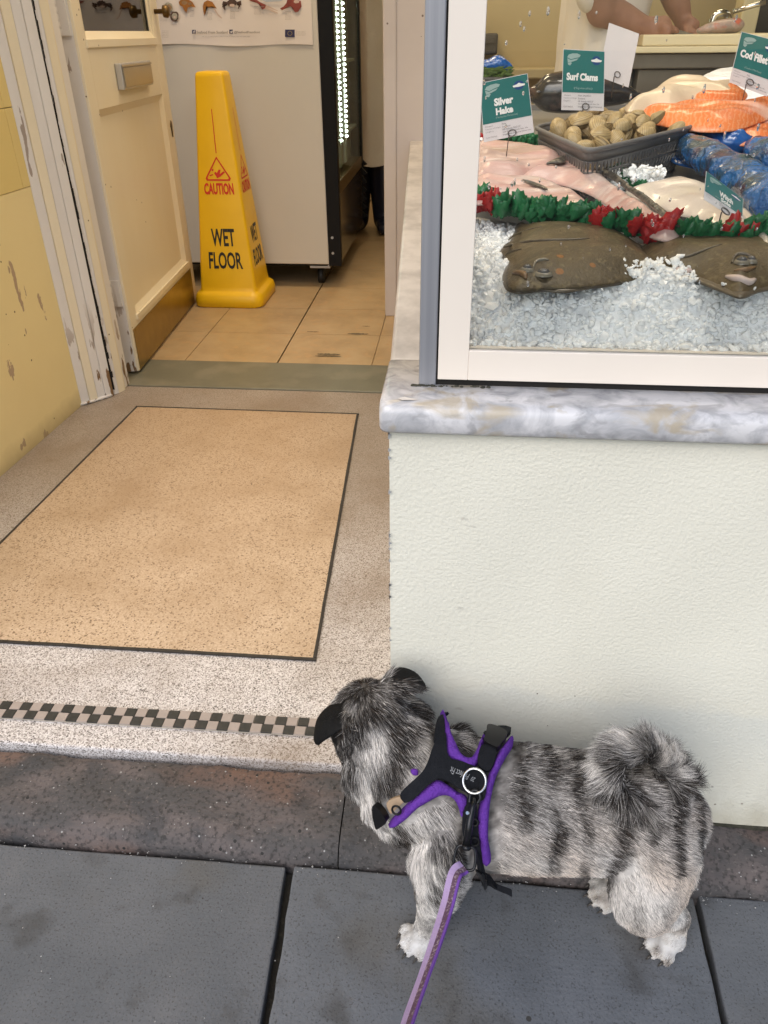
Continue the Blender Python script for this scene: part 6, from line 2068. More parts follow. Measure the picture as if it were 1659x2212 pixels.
card(zs([(225, 205), (497, 305), (400, 790), (128, 690)], *Z4), 1.86, [], '', 'blank white back of a price card leaning behind the Surf Clams card', [], blank=True, ring=(0.57, 0.84, 0.09, 0.055))
card(zs([(1420, 285), (1760, 372), (1652, 872), (1308, 742)], *Z4), 1.84, [('Cod Fillet', 0.10, 0.31, 0.82, 0.46)], '(Gadus Morhua)', 'teal Cod Fillet price card at the top right above the salmon', DET, ring=(0.50, 0.86, 0.09, 0.055))
card(zs([(1010, 595), (1400, 890), (1390, 1150), (985, 890)], *Z6), 1.13, [('Witch', 0.37, 0.33, 0.73, 0.52), ('Sole', 0.42, 0.53, 0.68, 0.69)], '(Glyptocephalus)', 'teal Witch Sole price card lying askew on the pale witch sole', DET[:3], ring=(0.55, 0.95, 0.10, 0.10), tilt=22)
# ================================================================== THE DOG
DG = -0.055
m_dskin = mat('dog_skin', (0.16, 0.145, 0.135), 0.7, c2=(0.06, 0.055, 0.05), nscale=60)
m_nose = mat('dog_nose', (0.012, 0.011, 0.012), 0.3, bump=0.3, bscale=300)
m_deye = mat('dog_eye', (0.02, 0.012, 0.008), 0.06, coat=1.0)
dog = empty('dog', (0.15, 0.66, DG), 'small brindle grey dog in a purple harness looking into the shop doorway', 'dog')
TAILP = [tuple(ony(a, b_, y)) for a, b_, y in ((1472, 1762, 0.662), (1462, 1700, 0.661), (1434, 1648, 0.660), (1388, 1618, 0.657), (1344, 1630, 0.652), (1322, 1664, 0.646), (1334, 1700, 0.638), (1362, 1726, 0.630), (1382, 1740, 0.626))]
TR_ = [0.020, 0.017, 0.0145, 0.0135, 0.0135, 0.0135, 0.013, 0.012, 0.008]
dchains = [
    # trunk: deep chest narrowing to the loin, broad rump
    [(-0.042, 0.665, 0.165, 0.045, 0.055), (-0.01, 0.665, 0.170, 0.070, 0.080), (0.035, 0.665, 0.176, 0.080, 0.088), (0.10, 0.664, 0.176, 0.079, 0.088), (0.17, 0.662, 0.178, 0.074, 0.082),
     (0.225, 0.659, 0.183, 0.072, 0.077), (0.272, 0.657, 0.187, 0.070, 0.074), (0.296, 0.656, 0.182, 0.048, 0.056)],
    # shoulders
    [(0.02, 0.605, 0.185, 0.032, 0.045), (0.015, 0.603, 0.145, 0.042, 0.042)], [(0.03, 0.728, 0.195, 0.030, 0.045), (0.03, 0.722, 0.15, 0.04, 0.04)],
    # neck and head
    [(0.02, 0.668, 0.195, 0.075), (-0.03, 0.672, 0.215, 0.070), (-0.070, 0.692, 0.245, 0.060), (-0.100, 0.712, 0.272, 0.052)],
    [(-0.092, 0.705, 0.272, 0.052, 0.050), (-0.103, 0.728, 0.272, 0.050, 0.048), (-0.111, 0.752, 0.252, 0.034, 0.032), (-0.119, 0.776, 0.234, 0.027, 0.024)],
    # ears, folded flaps
    [(-0.118, 0.694, 0.306, 0.020, 0.008), (-0.138, 0.684, 0.311, 0.024, 0.0065), (-0.156, 0.678, 0.296, 0.020, 0.006), (-0.163, 0.679, 0.274, 0.010, 0.005)],
    [(-0.078, 0.736, 0.312, 0.020, 0.008), (-0.058, 0.746, 0.325, 0.022, 0.0065), (-0.040, 0.753, 0.318, 0.017, 0.006), (-0.030, 0.757, 0.303, 0.008, 0.005)],
    # near fore leg, far fore leg
    [(0.012, 0.602, 0.150, 0.042), (0.008, 0.598, 0.085, 0.031), (0.002, 0.602, 0.030, 0.0225), (-0.002, 0.606, -0.012, 0.0195), (-0.006, 0.606, -0.034, 0.020)],
    [(0.030, 0.722, 0.150, 0.038), (0.032, 0.718, 0.080, 0.029), (0.034, 0.708, 0.025, 0.021), (0.034, 0.694, -0.015, 0.0185), (0.030, 0.690, -0.036, 0.019)],
    # near hind leg: thigh, knee forward, hock back, upright shank
    [(0.276, 0.622, 0.180, 0.052), (0.270, 0.604, 0.120, 0.048), (0.274, 0.602, 0.076, 0.036), (0.304, 0.617, 0.038, 0.022), (0.335, 0.634, 0.010, 0.0175), (0.339, 0.636, -0.018, 0.0155), (0.336, 0.630, -0.036, 0.019)],
    [(0.286, 0.700, 0.175, 0.050), (0.262, 0.714, 0.110, 0.046), (0.252, 0.716, 0.065, 0.036), (0.272, 0.716, 0.030, 0.026), (0.290, 0.716, 0.008, 0.020), (0.284, 0.714, -0.018, 0.0175), (0.274, 0.710, -0.033, 0.018)],
    [(*p, r) for p, r in zip(TAILP, TR_)],
]


def paw(c, toe, s=1.0):
    """pad plus four unequal toes, spread a little, pointing along toe"""
    out = [[(c[0] - toe[0] * 0.004, c[1] - toe[1] * 0.004, c[2] + 0.004, 0.0185 * s, 0.013 * s), (c[0] + toe[0] * 0.012 * s, c[1] + toe[1] * 0.012 * s, c[2] + 0.001, 0.0185 * s, 0.0115 * s)]]
    sd = (-toe[1], toe[0])
    for k, (o, L_) in enumerate(((-0.0195, 0.017), (-0.0068, 0.026), (0.0068, 0.0255), (0.0195, 0.016))):
        b0 = (c[0] + sd[0] * o * 0.8 * s + toe[0] * 0.006, c[1] + sd[1] * o * 0.8 * s + toe[1] * 0.006, c[2] + 0.002)
        m_ = (c[0] + sd[0] * o * s + toe[0] * L_ * 0.75 * s, c[1] + sd[1] * o * s + toe[1] * L_ * 0.75 * s, c[2] + 0.002)
        t = (c[0] + sd[0] * o * 1.05 * s + toe[0] * L_ * s, c[1] + sd[1] * o * 1.05 * s + toe[1] * L_ * s, c[2] - 0.003)
        out.append([(*b0, 0.0068 * s), (*m_, 0.0074 * s), (*t, 0.0066 * s)])
    return out


PAWS = [((-0.012, 0.605, DG + 0.0115), (-0.80, -0.60)), ((0.024, 0.688, DG + 0.0115), (-0.9, -0.43)), ((0.330, 0.628, DG + 0.0115), (-0.90, -0.43)), ((0.262, 0.694, DG + 0.0115), (-0.95, -0.3))]
HO = np.array((0.006, 0.0, -0.012))          # the head sits a little lower on the neck


def mv(pt, k=1.0):
    return (pt[0] + HO[0] * k, pt[1] + HO[1] * k, pt[2] + HO[2] * k, *pt[3:])


dchains[3] = [dchains[3][0], dchains[3][1], mv(dchains[3][2], 0.6), mv(dchains[3][3])]
for k_ in (4, 5, 6):
    dchains[k_] = [mv(q_) for q_ in dchains[k_]]
for c, t in PAWS:
    dchains += paw(c, t, 1.0)
blobs = [((-0.084, 0.670, 0.226), (0.040, 0.040, 0.046)), ((-0.060, 0.653, 0.198), (0.040, 0.038, 0.046)), ((-0.050, 0.735, 0.225), (0.045, 0.04, 0.05)),
         ((-0.125, 0.768, 0.214), (0.017, 0.018, 0.014)), ((-0.098, 0.780, 0.214), (0.017, 0.016, 0.014)), ((0.302, 0.622, 0.135), (0.030, 0.034, 0.045)), ((0.235, 0.655, 0.118), (0.03, 0.022, 0.014))]
body = organic('body', dchains, 0.0031, m_dskin, 3, dog, blobs=blobs)
hf = np.array((-0.28, 0.85, -0.45)); hf /= np.linalg.norm(hf); hs = np.array((0.95, 0.30, 0)); hs /= np.linalg.norm(hs)
hc = np.array((-0.106, 0.757, 0.240))
nz_ = organic('nose', [[(-0.119, 0.799, 0.222, 0.011, 0.008), (-0.121, 0.804, 0.222, 0.009, 0.007)]], 0.003, m_nose, 2, dog)
for s in (-1, 1):
    p = hc + hs * 0.027 * s + hf * 0.012 + np.array((0, 0, 0.006))
    organic('eye', [[(*p, 0.0075), (*(p + hf * 0.003), 0.0075)]], 0.002, m_deye, 2, dog)
MB().tube(smooth_curve([hc + hf * 0.036 - hs * 0.018 + (0, 0, -0.022), hc + hf * 0.045 + (0, 0, -0.024), hc + hf * 0.036 + hs * 0.018 + (0, 0, -0.022)], 5), 0.0016, 6).build('mouth', m_nose, dog)
m_claw = mat('dog_claw', (0.05, 0.045, 0.04), 0.3)
for c, t in PAWS:
    sd = (-t[1], t[0])
    mb = MB()
    for o, L_ in ((-0.0195, 0.0225), (-0.0068, 0.0315), (0.0068, 0.031), (0.0195, 0.0215)):
        a = np.array((c[0] + sd[0] * o * 1.05 + t[0] * L_, c[1] + sd[1] * o * 1.05 + t[1] * L_, c[2] - 0.002))
        mb.tube([a, a + np.array((t[0] * 0.005, t[1] * 0.005, -0.003)), a + np.array((t[0] * 0.008, t[1] * 0.008, -0.006))], [0.0022, 0.0017, 0.0005], 6)
    mb.build('claws', m_claw, dog)

BV = np.array([v.co[:] for v in body.data.vertices]) + np.array((0.0, 0.0, 0.0))
bmx = root_mat(body)
BV = np.array([tuple(bmx @ v.co) for v in body.data.vertices])
BF = [tuple(p.vertices) for p in body.data.polygons]
bvh = BVHTree.FromPolygons([Vector(v) for v in BV], BF)


def hit(px, py, off=0.0):
    d = Vector(ray(px, py)).normalized()
    h = bvh.ray_cast(Vector(CC), d)
    if h[0] is None:
        # just beside the outline: nearest point of the body along the ray
        best = None
        for s in np.linspace(0.75, 1.15, 60):
            q = Vector(CC) + d * s
            nr = bvh.find_nearest(q)
            if best is None or nr[3] < best[1]:
                best = (q, nr[3], nr)
        return np.array(best[0]) - np.array(d) * off * 0.3, np.array(best[2][1])
    return np.array(h[0]) + np.array(h[1]) * off, np.array(h[1])


# ---- harness, fitted to the body
Z7 = (1500, 2700, 2.765)
m_fleece = mat('purple_fleece', (0.135, 0.045, 0.34), 0.95, c2=(0.095, 0.03, 0.26), nscale=90, bump=1.0, bscale=330, bdist=0.003, spec=0.1)
m_web = mat('black_webbing', (0.008, 0.009, 0.012), 0.8, spec=0.15, c2=(0.017, 0.018, 0.022), nscale=60, bump=0.7, bscale=420, bdist=0.0015, stretch=(1, 1, 1))
m_plast = mat('black_buckle', (0.007, 0.007, 0.008), 0.35, spec=0.3)
m_tan = mat('tan_elastic', (0.36, 0.26, 0.17), 0.8, bump=0.3, bscale=300)
m_ring = mat('steel_ring', (0.72, 0.72, 0.72), 0.14, metal=1.0)
harn = empty('dog_harness', tuple(hit(1000, 1690)[0]), 'purple fleece and black webbing harness fitted round the dog', 'dog harness')


def patch(name, zpts, off, thick, m_, res=6.0, puff=0.0, parent=None, z=Z7, bev=0.0):
    uv = zs(zpts, *z)
    C_ = smooth_curve([np.array(p) for p in uv], 4, closed=True)
    n = len(C_)
    C_ = np.array(C_)
    lo, hi = C_.min(0), C_.max(0)
    G = np.array([(a, b_) for a in np.arange(lo[0], hi[0], res) for b_ in np.arange(lo[1], hi[1], res)])
    A_, B_ = C_, np.roll(C_, -1, 0)
    c = np.zeros(len(G), bool); dm = np.full(len(G), 1e9)
    for a, b_ in zip(A_, B_):
        cond = ((a[1] > G[:, 1]) != (b_[1] > G[:, 1]))
        xx = (b_[0] - a[0]) * (G[:, 1] - a[1]) / (b_[1] - a[1] + 1e-12) + a[0]
        c ^= cond & (G[:, 0] < xx)
        ab = b_ - a
        t = np.clip(((G - a) @ ab) / (ab @ ab + 1e-12), 0, 1)
        dm = np.minimum(dm, np.linalg.norm(G - (a + t[:, None] * ab), axis=1))
    G = G[c & (dm > res * 0.5)]
    R_ = delaunay_2d_cdt([Vector(p) for p in np.concatenate([C_, G])], [(i, (i + 1) % n) for i in range(n)], [], 1, 1e-6)
    UV = np.array([v[:] for v in R_[0]]); T = [tuple(t) for t in R_[2]]
    D = np.full(len(UV), 1e9)
    for a, b_ in zip(A_, B_):
        ab = b_ - a
        t = np.clip(((UV - a) @ ab) / (ab @ ab + 1e-12), 0, 1)
        D = np.minimum(D, np.linalg.norm(UV - (a + t[:, None] * ab), axis=1))
    P = []; Nn = []
    for (u, v) in UV:
        p, nn_ = hit(u, v, 0.0)
        P.append(p); Nn.append(nn_)
    P = np.array(P); Nn = np.array(Nn)
    # relax along the normals so that webbing bridges small dips
    nb_ = [[] for _ in P]
    for t in T:
        for a, b_ in ((0, 1), (1, 2), (2, 0)):
            nb_[t[a]].append(t[b_]); nb_[t[b_]].append(t[a])
    for _ in range(6):
        P2 = np.array([P[l].mean(0) if l else P[i] for i, l in enumerate(nb_)]); P = P + Nn * (0.5 * np.sum((P2 - P) * Nn, axis=1) / np.maximum(np.sum(Nn * Nn, axis=1), 1e-9))[:, None]
        N2 = np.array([Nn[l].mean(0) if l else Nn[i] for i, l in enumerate(nb_)]); Nn = 0.5 * Nn + 0.5 * N2
    Nn /= np.linalg.norm(Nn, axis=1)[:, None]
    k = np.clip(D / 9.0, 0, 1)
    lift = off + puff * np.sqrt(1 - (1 - k) ** 2)
    top = P + Nn * (lift + thick)[:, None]
    bot = P + Nn * (off - 0.004)
    m0 = len(P)
    mb = MB()
    mb.add(list(top) + list(bot), T + [tuple(m0 + i for i in t[::-1]) for t in T], 0, True)
    E = {}
    for t in T:
        for a, b_ in ((t[0], t[1]), (t[1], t[2]), (t[2], t[0])):
            E[(a, b_)] = 1
    for (a, b_) in E:
        if (b_, a) not in E:
            mb.f.append((a, m0 + a, m0 + b_, b_)); mb.mi.append(0); mb.sm.append(False)
    o = mb.build(name, m_, parent if parent is not None else harn)
    HV.append(top)
    md = o.modifiers.new('es', 'EDGE_SPLIT'); md.split_angle = rad(60)
    return o


HV = []
patch('fleece_pad', [(640, 412), (690, 422), (715, 560), (760, 680), (830, 790), (930, 838), (1000, 800), (1060, 715), (1128, 622), (1115, 730), (1050, 890), (930, 950), (800, 885), (690, 815), (658, 700), (645, 560)], 0.0135, 0.002, m_fleece, puff=0.0065)
patch('fleece_pad', [(150, 1390), (250, 1290), (380, 1170), (500, 1080), (600, 1022), (700, 1070), (800, 1140), (890, 1180), (915, 1240), (880, 1390), (840, 1320), (780, 1230), (680, 1182), (560, 1205), (420, 1272), (300, 1372), (200, 1442), (150, 1432)], 0.0135, 0.002, m_fleece, puff=0.0065)
patch('fleece_pad', [(1400, 668), (1428, 720), (1330, 870), (1250, 1010), (1190, 1210), (1165, 1400), (1160, 1600), (1192, 1770), (1170, 1832), (1110, 1832), (1080, 1750), (1062, 1560), (1050, 1400), (1095, 1180), (1165, 1000), (1215, 900), (1290, 780)], 0.0135, 0.002, m_fleece, puff=0.0065)
patch('fleece_pad', [(325, 920), (395, 915), (400, 975), (345, 975)], 0.010, 0.001, m_fleece, puff=0.003)
patch('webbing_yoke', [(590, 640), (655, 640), (690, 830), (830, 880), (1000, 945), (1110, 990), (1150, 1045), (1105, 1215), (1050, 1238), (880, 1150), (700, 1052), (600, 1015), (540, 1045), (420, 1140), (325, 1208), (275, 1208), (245, 1120), (420, 965), (480, 880), (530, 740)], 0.0195, 0.002, m_web)
patch('neck_strap', [(572, 350), (625, 380), (640, 470), (650, 640), (600, 690), (540, 690), (560, 520)], 0.018, 0.002, m_web)
patch('buckle_strap', [(1045, 905), (1100, 775), (1240, 830), (1180, 980), (1110, 985)], 0.0215, 0.002, m_web)
patch('far_strap', [(1165, 600), (1240, 588), (1370, 592), (1405, 612), (1330, 690), (1200, 640)], 0.017, 0.002, m_web)
bk = patch('buckle', [(1150, 628), (1240, 640), (1345, 690), (1330, 745), (1290, 780), (1250, 825), (1170, 795), (1110, 750), (1130, 690)], 0.022, 0.005, m_plast)
patch('girth_strap', [(905, 1235), (1030, 1245), (1055, 1500), (1075, 1750), (1130, 1920), (1145, 1990), (1000, 1995), (950, 1880), (930, 1700), (890, 1560)], 0.017, 0.002, m_web)
patch('slider', [(955, 1930), (1120, 1935), (1150, 1990), (1130, 2030), (970, 1985)], 0.016, 0.005, m_plast)
patch('belly_strap', [(1100, 1945), (1180, 2000), (1260, 2055), (1400, 2110), (1420, 2170), (1330, 2150), (1200, 2070), (1110, 2020)], 0.012, 0.0025, m_web)
patch('front_slider', [(15, 1205), (70, 1220), (120, 1285), (150, 1345), (100, 1385), (55, 1392), (25, 1300)], 0.020, 0.006, m_plast)
patch('elastic_strap', [(110, 1215), (230, 1165), (275, 1215), (215, 1270), (150, 1325)], 0.012, 0.002, m_tan)
# eyelets of the buckles
for (zx, zy, r0) in ((1150, 690, 0.0042), (1268, 752, 0.0048), (232, 1252, 0.0055), (1020, 1420, 0.004), (1018, 1600, 0.005)):
    p, n_ = hit(*zs([(zx, zy)], *Z7)[0], 0.022)
    u = np.cross(n_, (0, 0, 1)); u /= np.linalg.norm(u); w = np.cross(n_, u)
    MB().tube([p + r0 * (math.cos(a) * u + math.sin(a) * w) for a in np.linspace(0, 2 * math.pi, 16, endpoint=False)], 0.0014, 8, closed=True).build('eyelet', m_plast, harn)
# woven label
c4 = [hit(*zs([p], *Z7)[0], 0.0228)[0] for p in ((985, 1100), (690, 985), (712, 938), (1005, 1050))]
q = quad(*c4)
mb = MB(); put_text(mb, q, 'Perfect Fit', (0.26, 0.1, 1.0, 0.95), 0.0006, 0.0); put_text(mb, q, '20', (0.0, 0.15, 0.14, 0.8), 0.0006, 0.0)
m_lbl = mat('label_print', (0.30, 0.31, 0.33), 0.6)
mb.build('lettering', m_lbl, harn, recalc=False)
# ring standing off the webbing
rc, rn = hit(*zs([(1010, 1108)], *Z7)[0], 0.030)
vd = CC - rc; vd /= np.linalg.norm(vd)
rn = 0.55 * rn + 0.45 * vd; rn /= np.linalg.norm(rn)
ru = np.cross(rn, (0, 0, 1.0)); ru /= np.linalg.norm(ru); rw = np.cross(rn, ru)
MB().tube([rc + 0.0135 * (math.cos(a) * ru + math.sin(a) * rw * 1.05) for a in np.linspace(0, 2 * math.pi, 36, endpoint=False)], 0.0016, 10, closed=True).build('ring', m_ring, harn)
patch('ring_tab', [(1075, 1030), (1145, 1040), (1130, 1180), (1095, 1230), (1050, 1210), (1065, 1120)], 0.0235, 0.004, m_web)

# ---- leash with its swivel clip
leash = empty('dog_leash', tuple(rc), 'lilac and purple striped leash clipped to the dog harness ring', 'leash')
m_clip = mat('black_clip_metal', (0.02, 0.021, 0.024), 0.25, metal=0.6)
m_lilac = mat('lilac_webbing', (0.42, 0.32, 0.55), 0.75, c2=(0.36, 0.26, 0.48), nscale=220, bump=0.6, bscale=420, bdist=0.0015)
m_stitch = mat('glitter_stitch', (0.10, 0.055, 0.10), 0.5, c2=(0.5, 0.42, 0.46), nscale=330, lo=0.52, hi=0.62)
m_purp = mat('purple_edge', (0.15, 0.06, 0.36), 0.75, bump=0.4, bscale=380)


def lift_px(zp, off):
    return hit(*zs([zp], *Z7)[0], off)[0]


k0, k1, k2 = lift_px((1018, 1210), 0.030), lift_px((975, 1400), 0.034), lift_px((918, 1600), 0.036)
clip = MB().tube([k0 + (k0 - k1) * 0.05, k0 * 0.6 + k1 * 0.4, k1, k2], [0.003, 0.0036, 0.0042, 0.005], 12).build('clip', m_clip, leash)
hk = np.array(k0)
vv = (k1 - k0) / np.linalg.norm(k1 - k0)
sdv = np.cross(vv, vd); sdv /= np.linalg.norm(sdv)
MB().tube(smooth_curve([k0 + vv * 0.004 - sdv * 0.004, k0 - vv * 0.004 - sdv * 0.006, k0 - vv * 0.010, k0 - vv * 0.006 + sdv * 0.006, k0 + vv * 0.006 + sdv * 0.005], 5), 0.0022, 8).build('hook', m_clip, clip)
MB().tube([k0 * 0.3 + k1 * 0.7 + vd * 0.003 + sdv * 0.003, k0 * 0.3 + k1 * 0.7 + vd * 0.006 + sdv * 0.005], [0.0025, 0.002], 8).build('thumb_knob', m_ring, clip)
vc = (k2 - k1) / np.linalg.norm(k2 - k1); sc_ = np.cross(vc, vd); sc_ /= np.linalg.norm(sc_)
MB().tube([k2 - sc_ * 0.006 * 0, k2 + vc * 0.004, k2 + vc * 0.006], [0.0055, 0.0062, 0.004], 12).build('swivel', m_clip, clip)
lp_ = [k2 + vc * 0.004 + sc_ * 0.010, k2 + vc * 0.002, k2 + vc * 0.004 - sc_ * 0.010, k2 + vc * 0.022 - sc_ * 0.0125, k2 + vc * 0.028 - sc_ * 0.009, k2 + vc * 0.029, k2 + vc * 0.028 + sc_ * 0.009, k2 + vc * 0.022 + sc_ * 0.0125]
MB().tube(smooth_curve(lp_, 3, closed=True), 0.0018, 8, closed=True).build('loop', m_clip, clip)


def at_depth(px, py, dist):
    d = ray(px, py)
    return CC + d / np.linalg.norm(d) * dist


Ls = k2 + vc * 0.026
d0 = float(np.linalg.norm(Ls - CC))
LP = smooth_curve([Ls, at_depth(983, 1890, d0 - 0.012), at_depth(966, 1957, d0 - 0.03), at_depth(941, 2037, d0 - 0.06), at_depth(912, 2120, d0 - 0.095), at_depth(880, 2212, d0 - 0.14), at_depth(850, 2320, d0 - 0.2), at_depth(820, 2440, d0 - 0.27)], 12)
mbs = [MB(), MB(), MB()]
bands = [(-1.0, -0.12, 0), (-0.12, 0.62, 1), (0.62, 1.0, 2)]
HWd = 0.0082
nL = len(LP)
for (a0, a1, bi) in bands:
    vs = []
    for i, p in enumerate(LP):
        t = LP[min(i + 1, nL - 1)] - LP[max(i - 1, 0)]; t /= np.linalg.norm(t)
        v_ = CC - p; v_ /= np.linalg.norm(v_)
        s_ = np.cross(v_, t); s_ /= np.linalg.norm(s_)
        tw_ = rad(8 + 42 * min(1, i / 46))
        nn_ = np.cross(t, s_)
        s2 = s_ * math.cos(tw_) + nn_ * math.sin(tw_)
        n2 = np.cross(t, s2)
        for a in (a0, a1):
            vs += [p + s2 * HWd * a + n2 * 0.0009, p + s2 * HWd * a - n2 * 0.0009]
    mbs[bi].add(vs, [f for i in range(nL - 1) for f in ((i * 4, i * 4 + 2, (i + 1) * 4 + 2, (i + 1) * 4), (i * 4 + 1, (i + 1) * 4 + 1, (i + 1) * 4 + 3, i * 4 + 3), (i * 4, (i + 1) * 4, (i + 1) * 4 + 1, i * 4 + 1), (i * 4 + 2, i * 4 + 3, (i + 1) * 4 + 3, (i + 1) * 4 + 2))])
mbs[0].build('lilac_band', m_lilac, leash); mbs[1].build('glitter_band', m_stitch, leash); mbs[2].build('purple_band', m_purp, leash)

# ---- coat: individual hairs over the whole body, coloured as a brindle
m_fur = bpy.data.materials.new('fur'); m_fur.use_nodes = True
N, L, b = nodes_of(m_fur)
at = N.new('ShaderNodeAttribute'); at.attribute_name = 'fur_color'
L.new(at.outputs['Color'], b.inputs['Base Color'])
b.inputs['Roughness'].default_value = 0.55
b.inputs['Specular IOR Level'].default_value = 0.12


def vnoise(P, f, seed):
    r_ = np.random.default_rng(seed)
    o = np.zeros(len(P))
    for k in range(7):
        d = r_.normal(size=3); d /= np.linalg.norm(d)
        ff = f * r_.uniform(0.7, 1.9)
        w = r_.normal(size=3); w /= np.linalg.norm(w)
        o += np.sin((P @ d) * ff + 1.7 * np.sin((P @ w) * ff * 0.53 + r_.uniform(0, 6)) + r_.uniform(0, 6)) / (1 + 0.25 * k)
    return o / 2.6


tris = np.array([t for f in BF for t in ([(f[0], f[1], f[2])] if len(f) == 3 else [(f[0], f[1], f[2]), (f[0], f[2], f[3])])])
ta, tb_, tc_ = BV[tris[:, 0]], BV[tris[:, 1]], BV[tris[:, 2]]
fn = np.cross(tb_ - ta, tc_ - ta)
area = np.linalg.norm(fn, axis=1) * 0.5
VN = np.zeros_like(BV)
for k in range(3):
    np.add.at(VN, tris[:, k], fn)
VN /= np.maximum(np.linalg.norm(VN, axis=1), 1e-12)[:, None]
NH = 380000
g_ = np.random.default_rng(5)
# denser where the coat is long
HC = np.array((-0.104, 0.722, 0.285)) + HO; CROWN = np.array((-0.106, 0.735, 0.32)) + HO
tcen = (ta + tb_ + tc_) / 3
TP = np.array(smooth_curve(TAILP, 8))
dt_t = np.min(np.linalg.norm(tcen[:, None, :] - TP[None], axis=2), axis=1)
wgt = area * np.where((dt_t < 0.022) & (tcen[:, 2] > 0.22), 1.5, 1.0) * np.where(tcen[:, 0] < -0.02, 1.35, 1.0)
pick = g_.choice(len(tris), NH, p=wgt / wgt.sum())
r1, r2 = np.sqrt(g_.random(NH)), g_.random(NH)
w0, w1_, w2_ = 1 - r1, r1 * (1 - r2), r1 * r2
RT = ta[pick] * w0[:, None] + tb_[pick] * w1_[:, None] + tc_[pick] * w2_[:, None]
RN = VN[tris[pick, 0]] * w0[:, None] + VN[tris[pick, 1]] * w1_[:, None] + VN[tris[pick, 2]] * w2_[:, None]
RN /= np.linalg.norm(RN, axis=1)[:, None]
X, Y, Z = RT[:, 0], RT[:, 1], RT[:, 2]
# regions
dT = np.linalg.norm(RT[:, None, :] - TP[None], axis=2); iT = dT.argmin(1); dTm = dT.min(1)
tail = (dTm < 0.0185) & ((Z > 0.258) | (dTm < 0.0155))
EN = HO + np.array([(-0.125, 0.690, 0.310), (-0.138, 0.684, 0.311), (-0.156, 0.678, 0.296), (-0.163, 0.679, 0.274)]); EF = HO + np.array([(-0.068, 0.741, 0.320), (-0.058, 0.746, 0.325), (-0.040, 0.753, 0.318), (-0.030, 0.757, 0.303)])
ear = (np.min(np.linalg.norm(RT[:, None, :] - np.concatenate([EN, EF])[None], axis=2), axis=1) < 0.0265) & ((X < -0.120) | (X > -0.069) & (Y > 0.738) & (Z > 0.283))
head = (np.linalg.norm(RT - (np.array((-0.112, 0.738, 0.275)) + HO), axis=1) < 0.062) & ~ear
face = ((RT - HC) @ hf > 0.022) & (X < -0.04) & (Z > 0.2)
ruff = (X < 0.03) & (Z > 0.135 + 0.5 * np.clip(X, 0, 1)) & ~head & ~ear & ~face
leg = (Z < 0.075) & ((np.abs(X - 0.02) < 0.09) | (X > 0.22)) & (Z < 0.09 - 0.2 * ((X > 0.1) & (X < 0.24)))
pawm = Z < -0.015
haun = (X > 0.24) & (Z < 0.19) & ~tail
# direction of growth
FD = np.tile(np.array((1.0, 0.0, -0.45)), (NH, 1))
FD[haun] = (0.65, -0.1, -0.9)
radial = RT - CROWN
radial /= np.maximum(np.linalg.norm(radial, axis=1), 1e-9)[:, None]
FD[ruff] = radial[ruff] * 1.0 + np.array((0.35, -0.05, -0.35))
FD[head] = radial[head] + np.array((0.3, -0.3, -0.1))
FD[face] = -hf
FD[ear] = (-0.5, -0.2, -1.0)
TT = np.gradient(TP, axis=0); TT /= np.linalg.norm(TT, axis=1)[:, None]
TC = TP[:int(len(TP) * 0.8)].mean(0)
rad_t = RT - TC; rad_t /= np.maximum(np.linalg.norm(rad_t, axis=1), 1e-9)[:, None]
outer = tail & (np.sum(RN * rad_t, axis=1) > -0.05)
inner = tail & ~outer
FD[tail] = TT[iT[tail]] * 0.55
FD[outer] += rad_t[outer] * 0.9 + RN[outer] * 0.0
FD[leg] = (0.05, 0, -1.0)
FD[pawm] = (-0.8, -0.4, -0.25)
# tufts: neighbouring hairs lean together
tuft = np.stack([vnoise(RT, 170, s) for s in (1, 2, 3)], 1)
fine = np.stack([vnoise(RT, 520, s) for s in (4, 5, 6)], 1)
LEN = np.full(NH, 0.0120); LIFT = np.full(NH, 0.26); TUF = np.full(NH, 0.16)
LEN[haun] = 0.0095; LIFT[haun] = 0.26
LEN[ruff] = 0.020; LIFT[ruff] = 0.28; TUF[ruff] = 0.36
LEN[head] = 0.013; LIFT[head] = 0.30
LEN[face] = 0.005
LEN[ear] = 0.0045; LIFT[ear] = 0.2
LEN[leg] = 0.0065; LIFT[leg] = 0.22
LEN[pawm] = 0.0055; TUF[pawm] = 0.5
LEN[tail] = 0.025; LIFT[tail] = 0.78; TUF[tail] = 0.62; LEN[outer] *= np.clip(1 + 0.35 * vnoise(RT[outer], 230, 61), 0.5, 1.5); LEN[inner] = 0.012; LIFT[inner] = 0.3
rumpb = (X > 0.315) & ~tail & (Z > 0.06)
LEN[rumpb] = 0.015; TUF[rumpb] = 0.3
LEN *= g_.uniform(0.65, 1.15, NH)
# under the harness the coat lies flat
Hall = np.concatenate(HV)
from mathutils.kdtree import KDTree
kd = KDTree(len(Hall))
for i, p in enumerate(Hall):
    kd.insert(Vector(p), i)
kd.balance()
sel = np.where((X > -0.12) & (X < 0.14) & (Z > 0.05))[0]
HN = []
for i in sel:
    c = kd.find(Vector(RT[i] + RN[i] * 0.019))
    if c[2] < 0.009:
        LEN[i] *= 0.25; LIFT[i] = 0.1
    elif c[2] < 0.016:
        LEN[i] *= 0.6; LIFT[i] *= 0.6
D_ = FD + tuft * TUF[:, None] + fine * 0.12 + g_.normal(0, 0.10, (NH, 3))
D_ -= RN * np.sum(D_ * RN, axis=1)[:, None]
D_ /= np.maximum(np.linalg.norm(D_, axis=1), 1e-9)[:, None]
LIFT = LIFT + 0.12 * vnoise(RT, 260, 9) + g_.normal(0, 0.06, NH)
K = 5
PTS = np.zeros((NH, K, 3)); PTS[:, 0] = RT - RN * 0.001
cur = PTS[:, 0].copy()
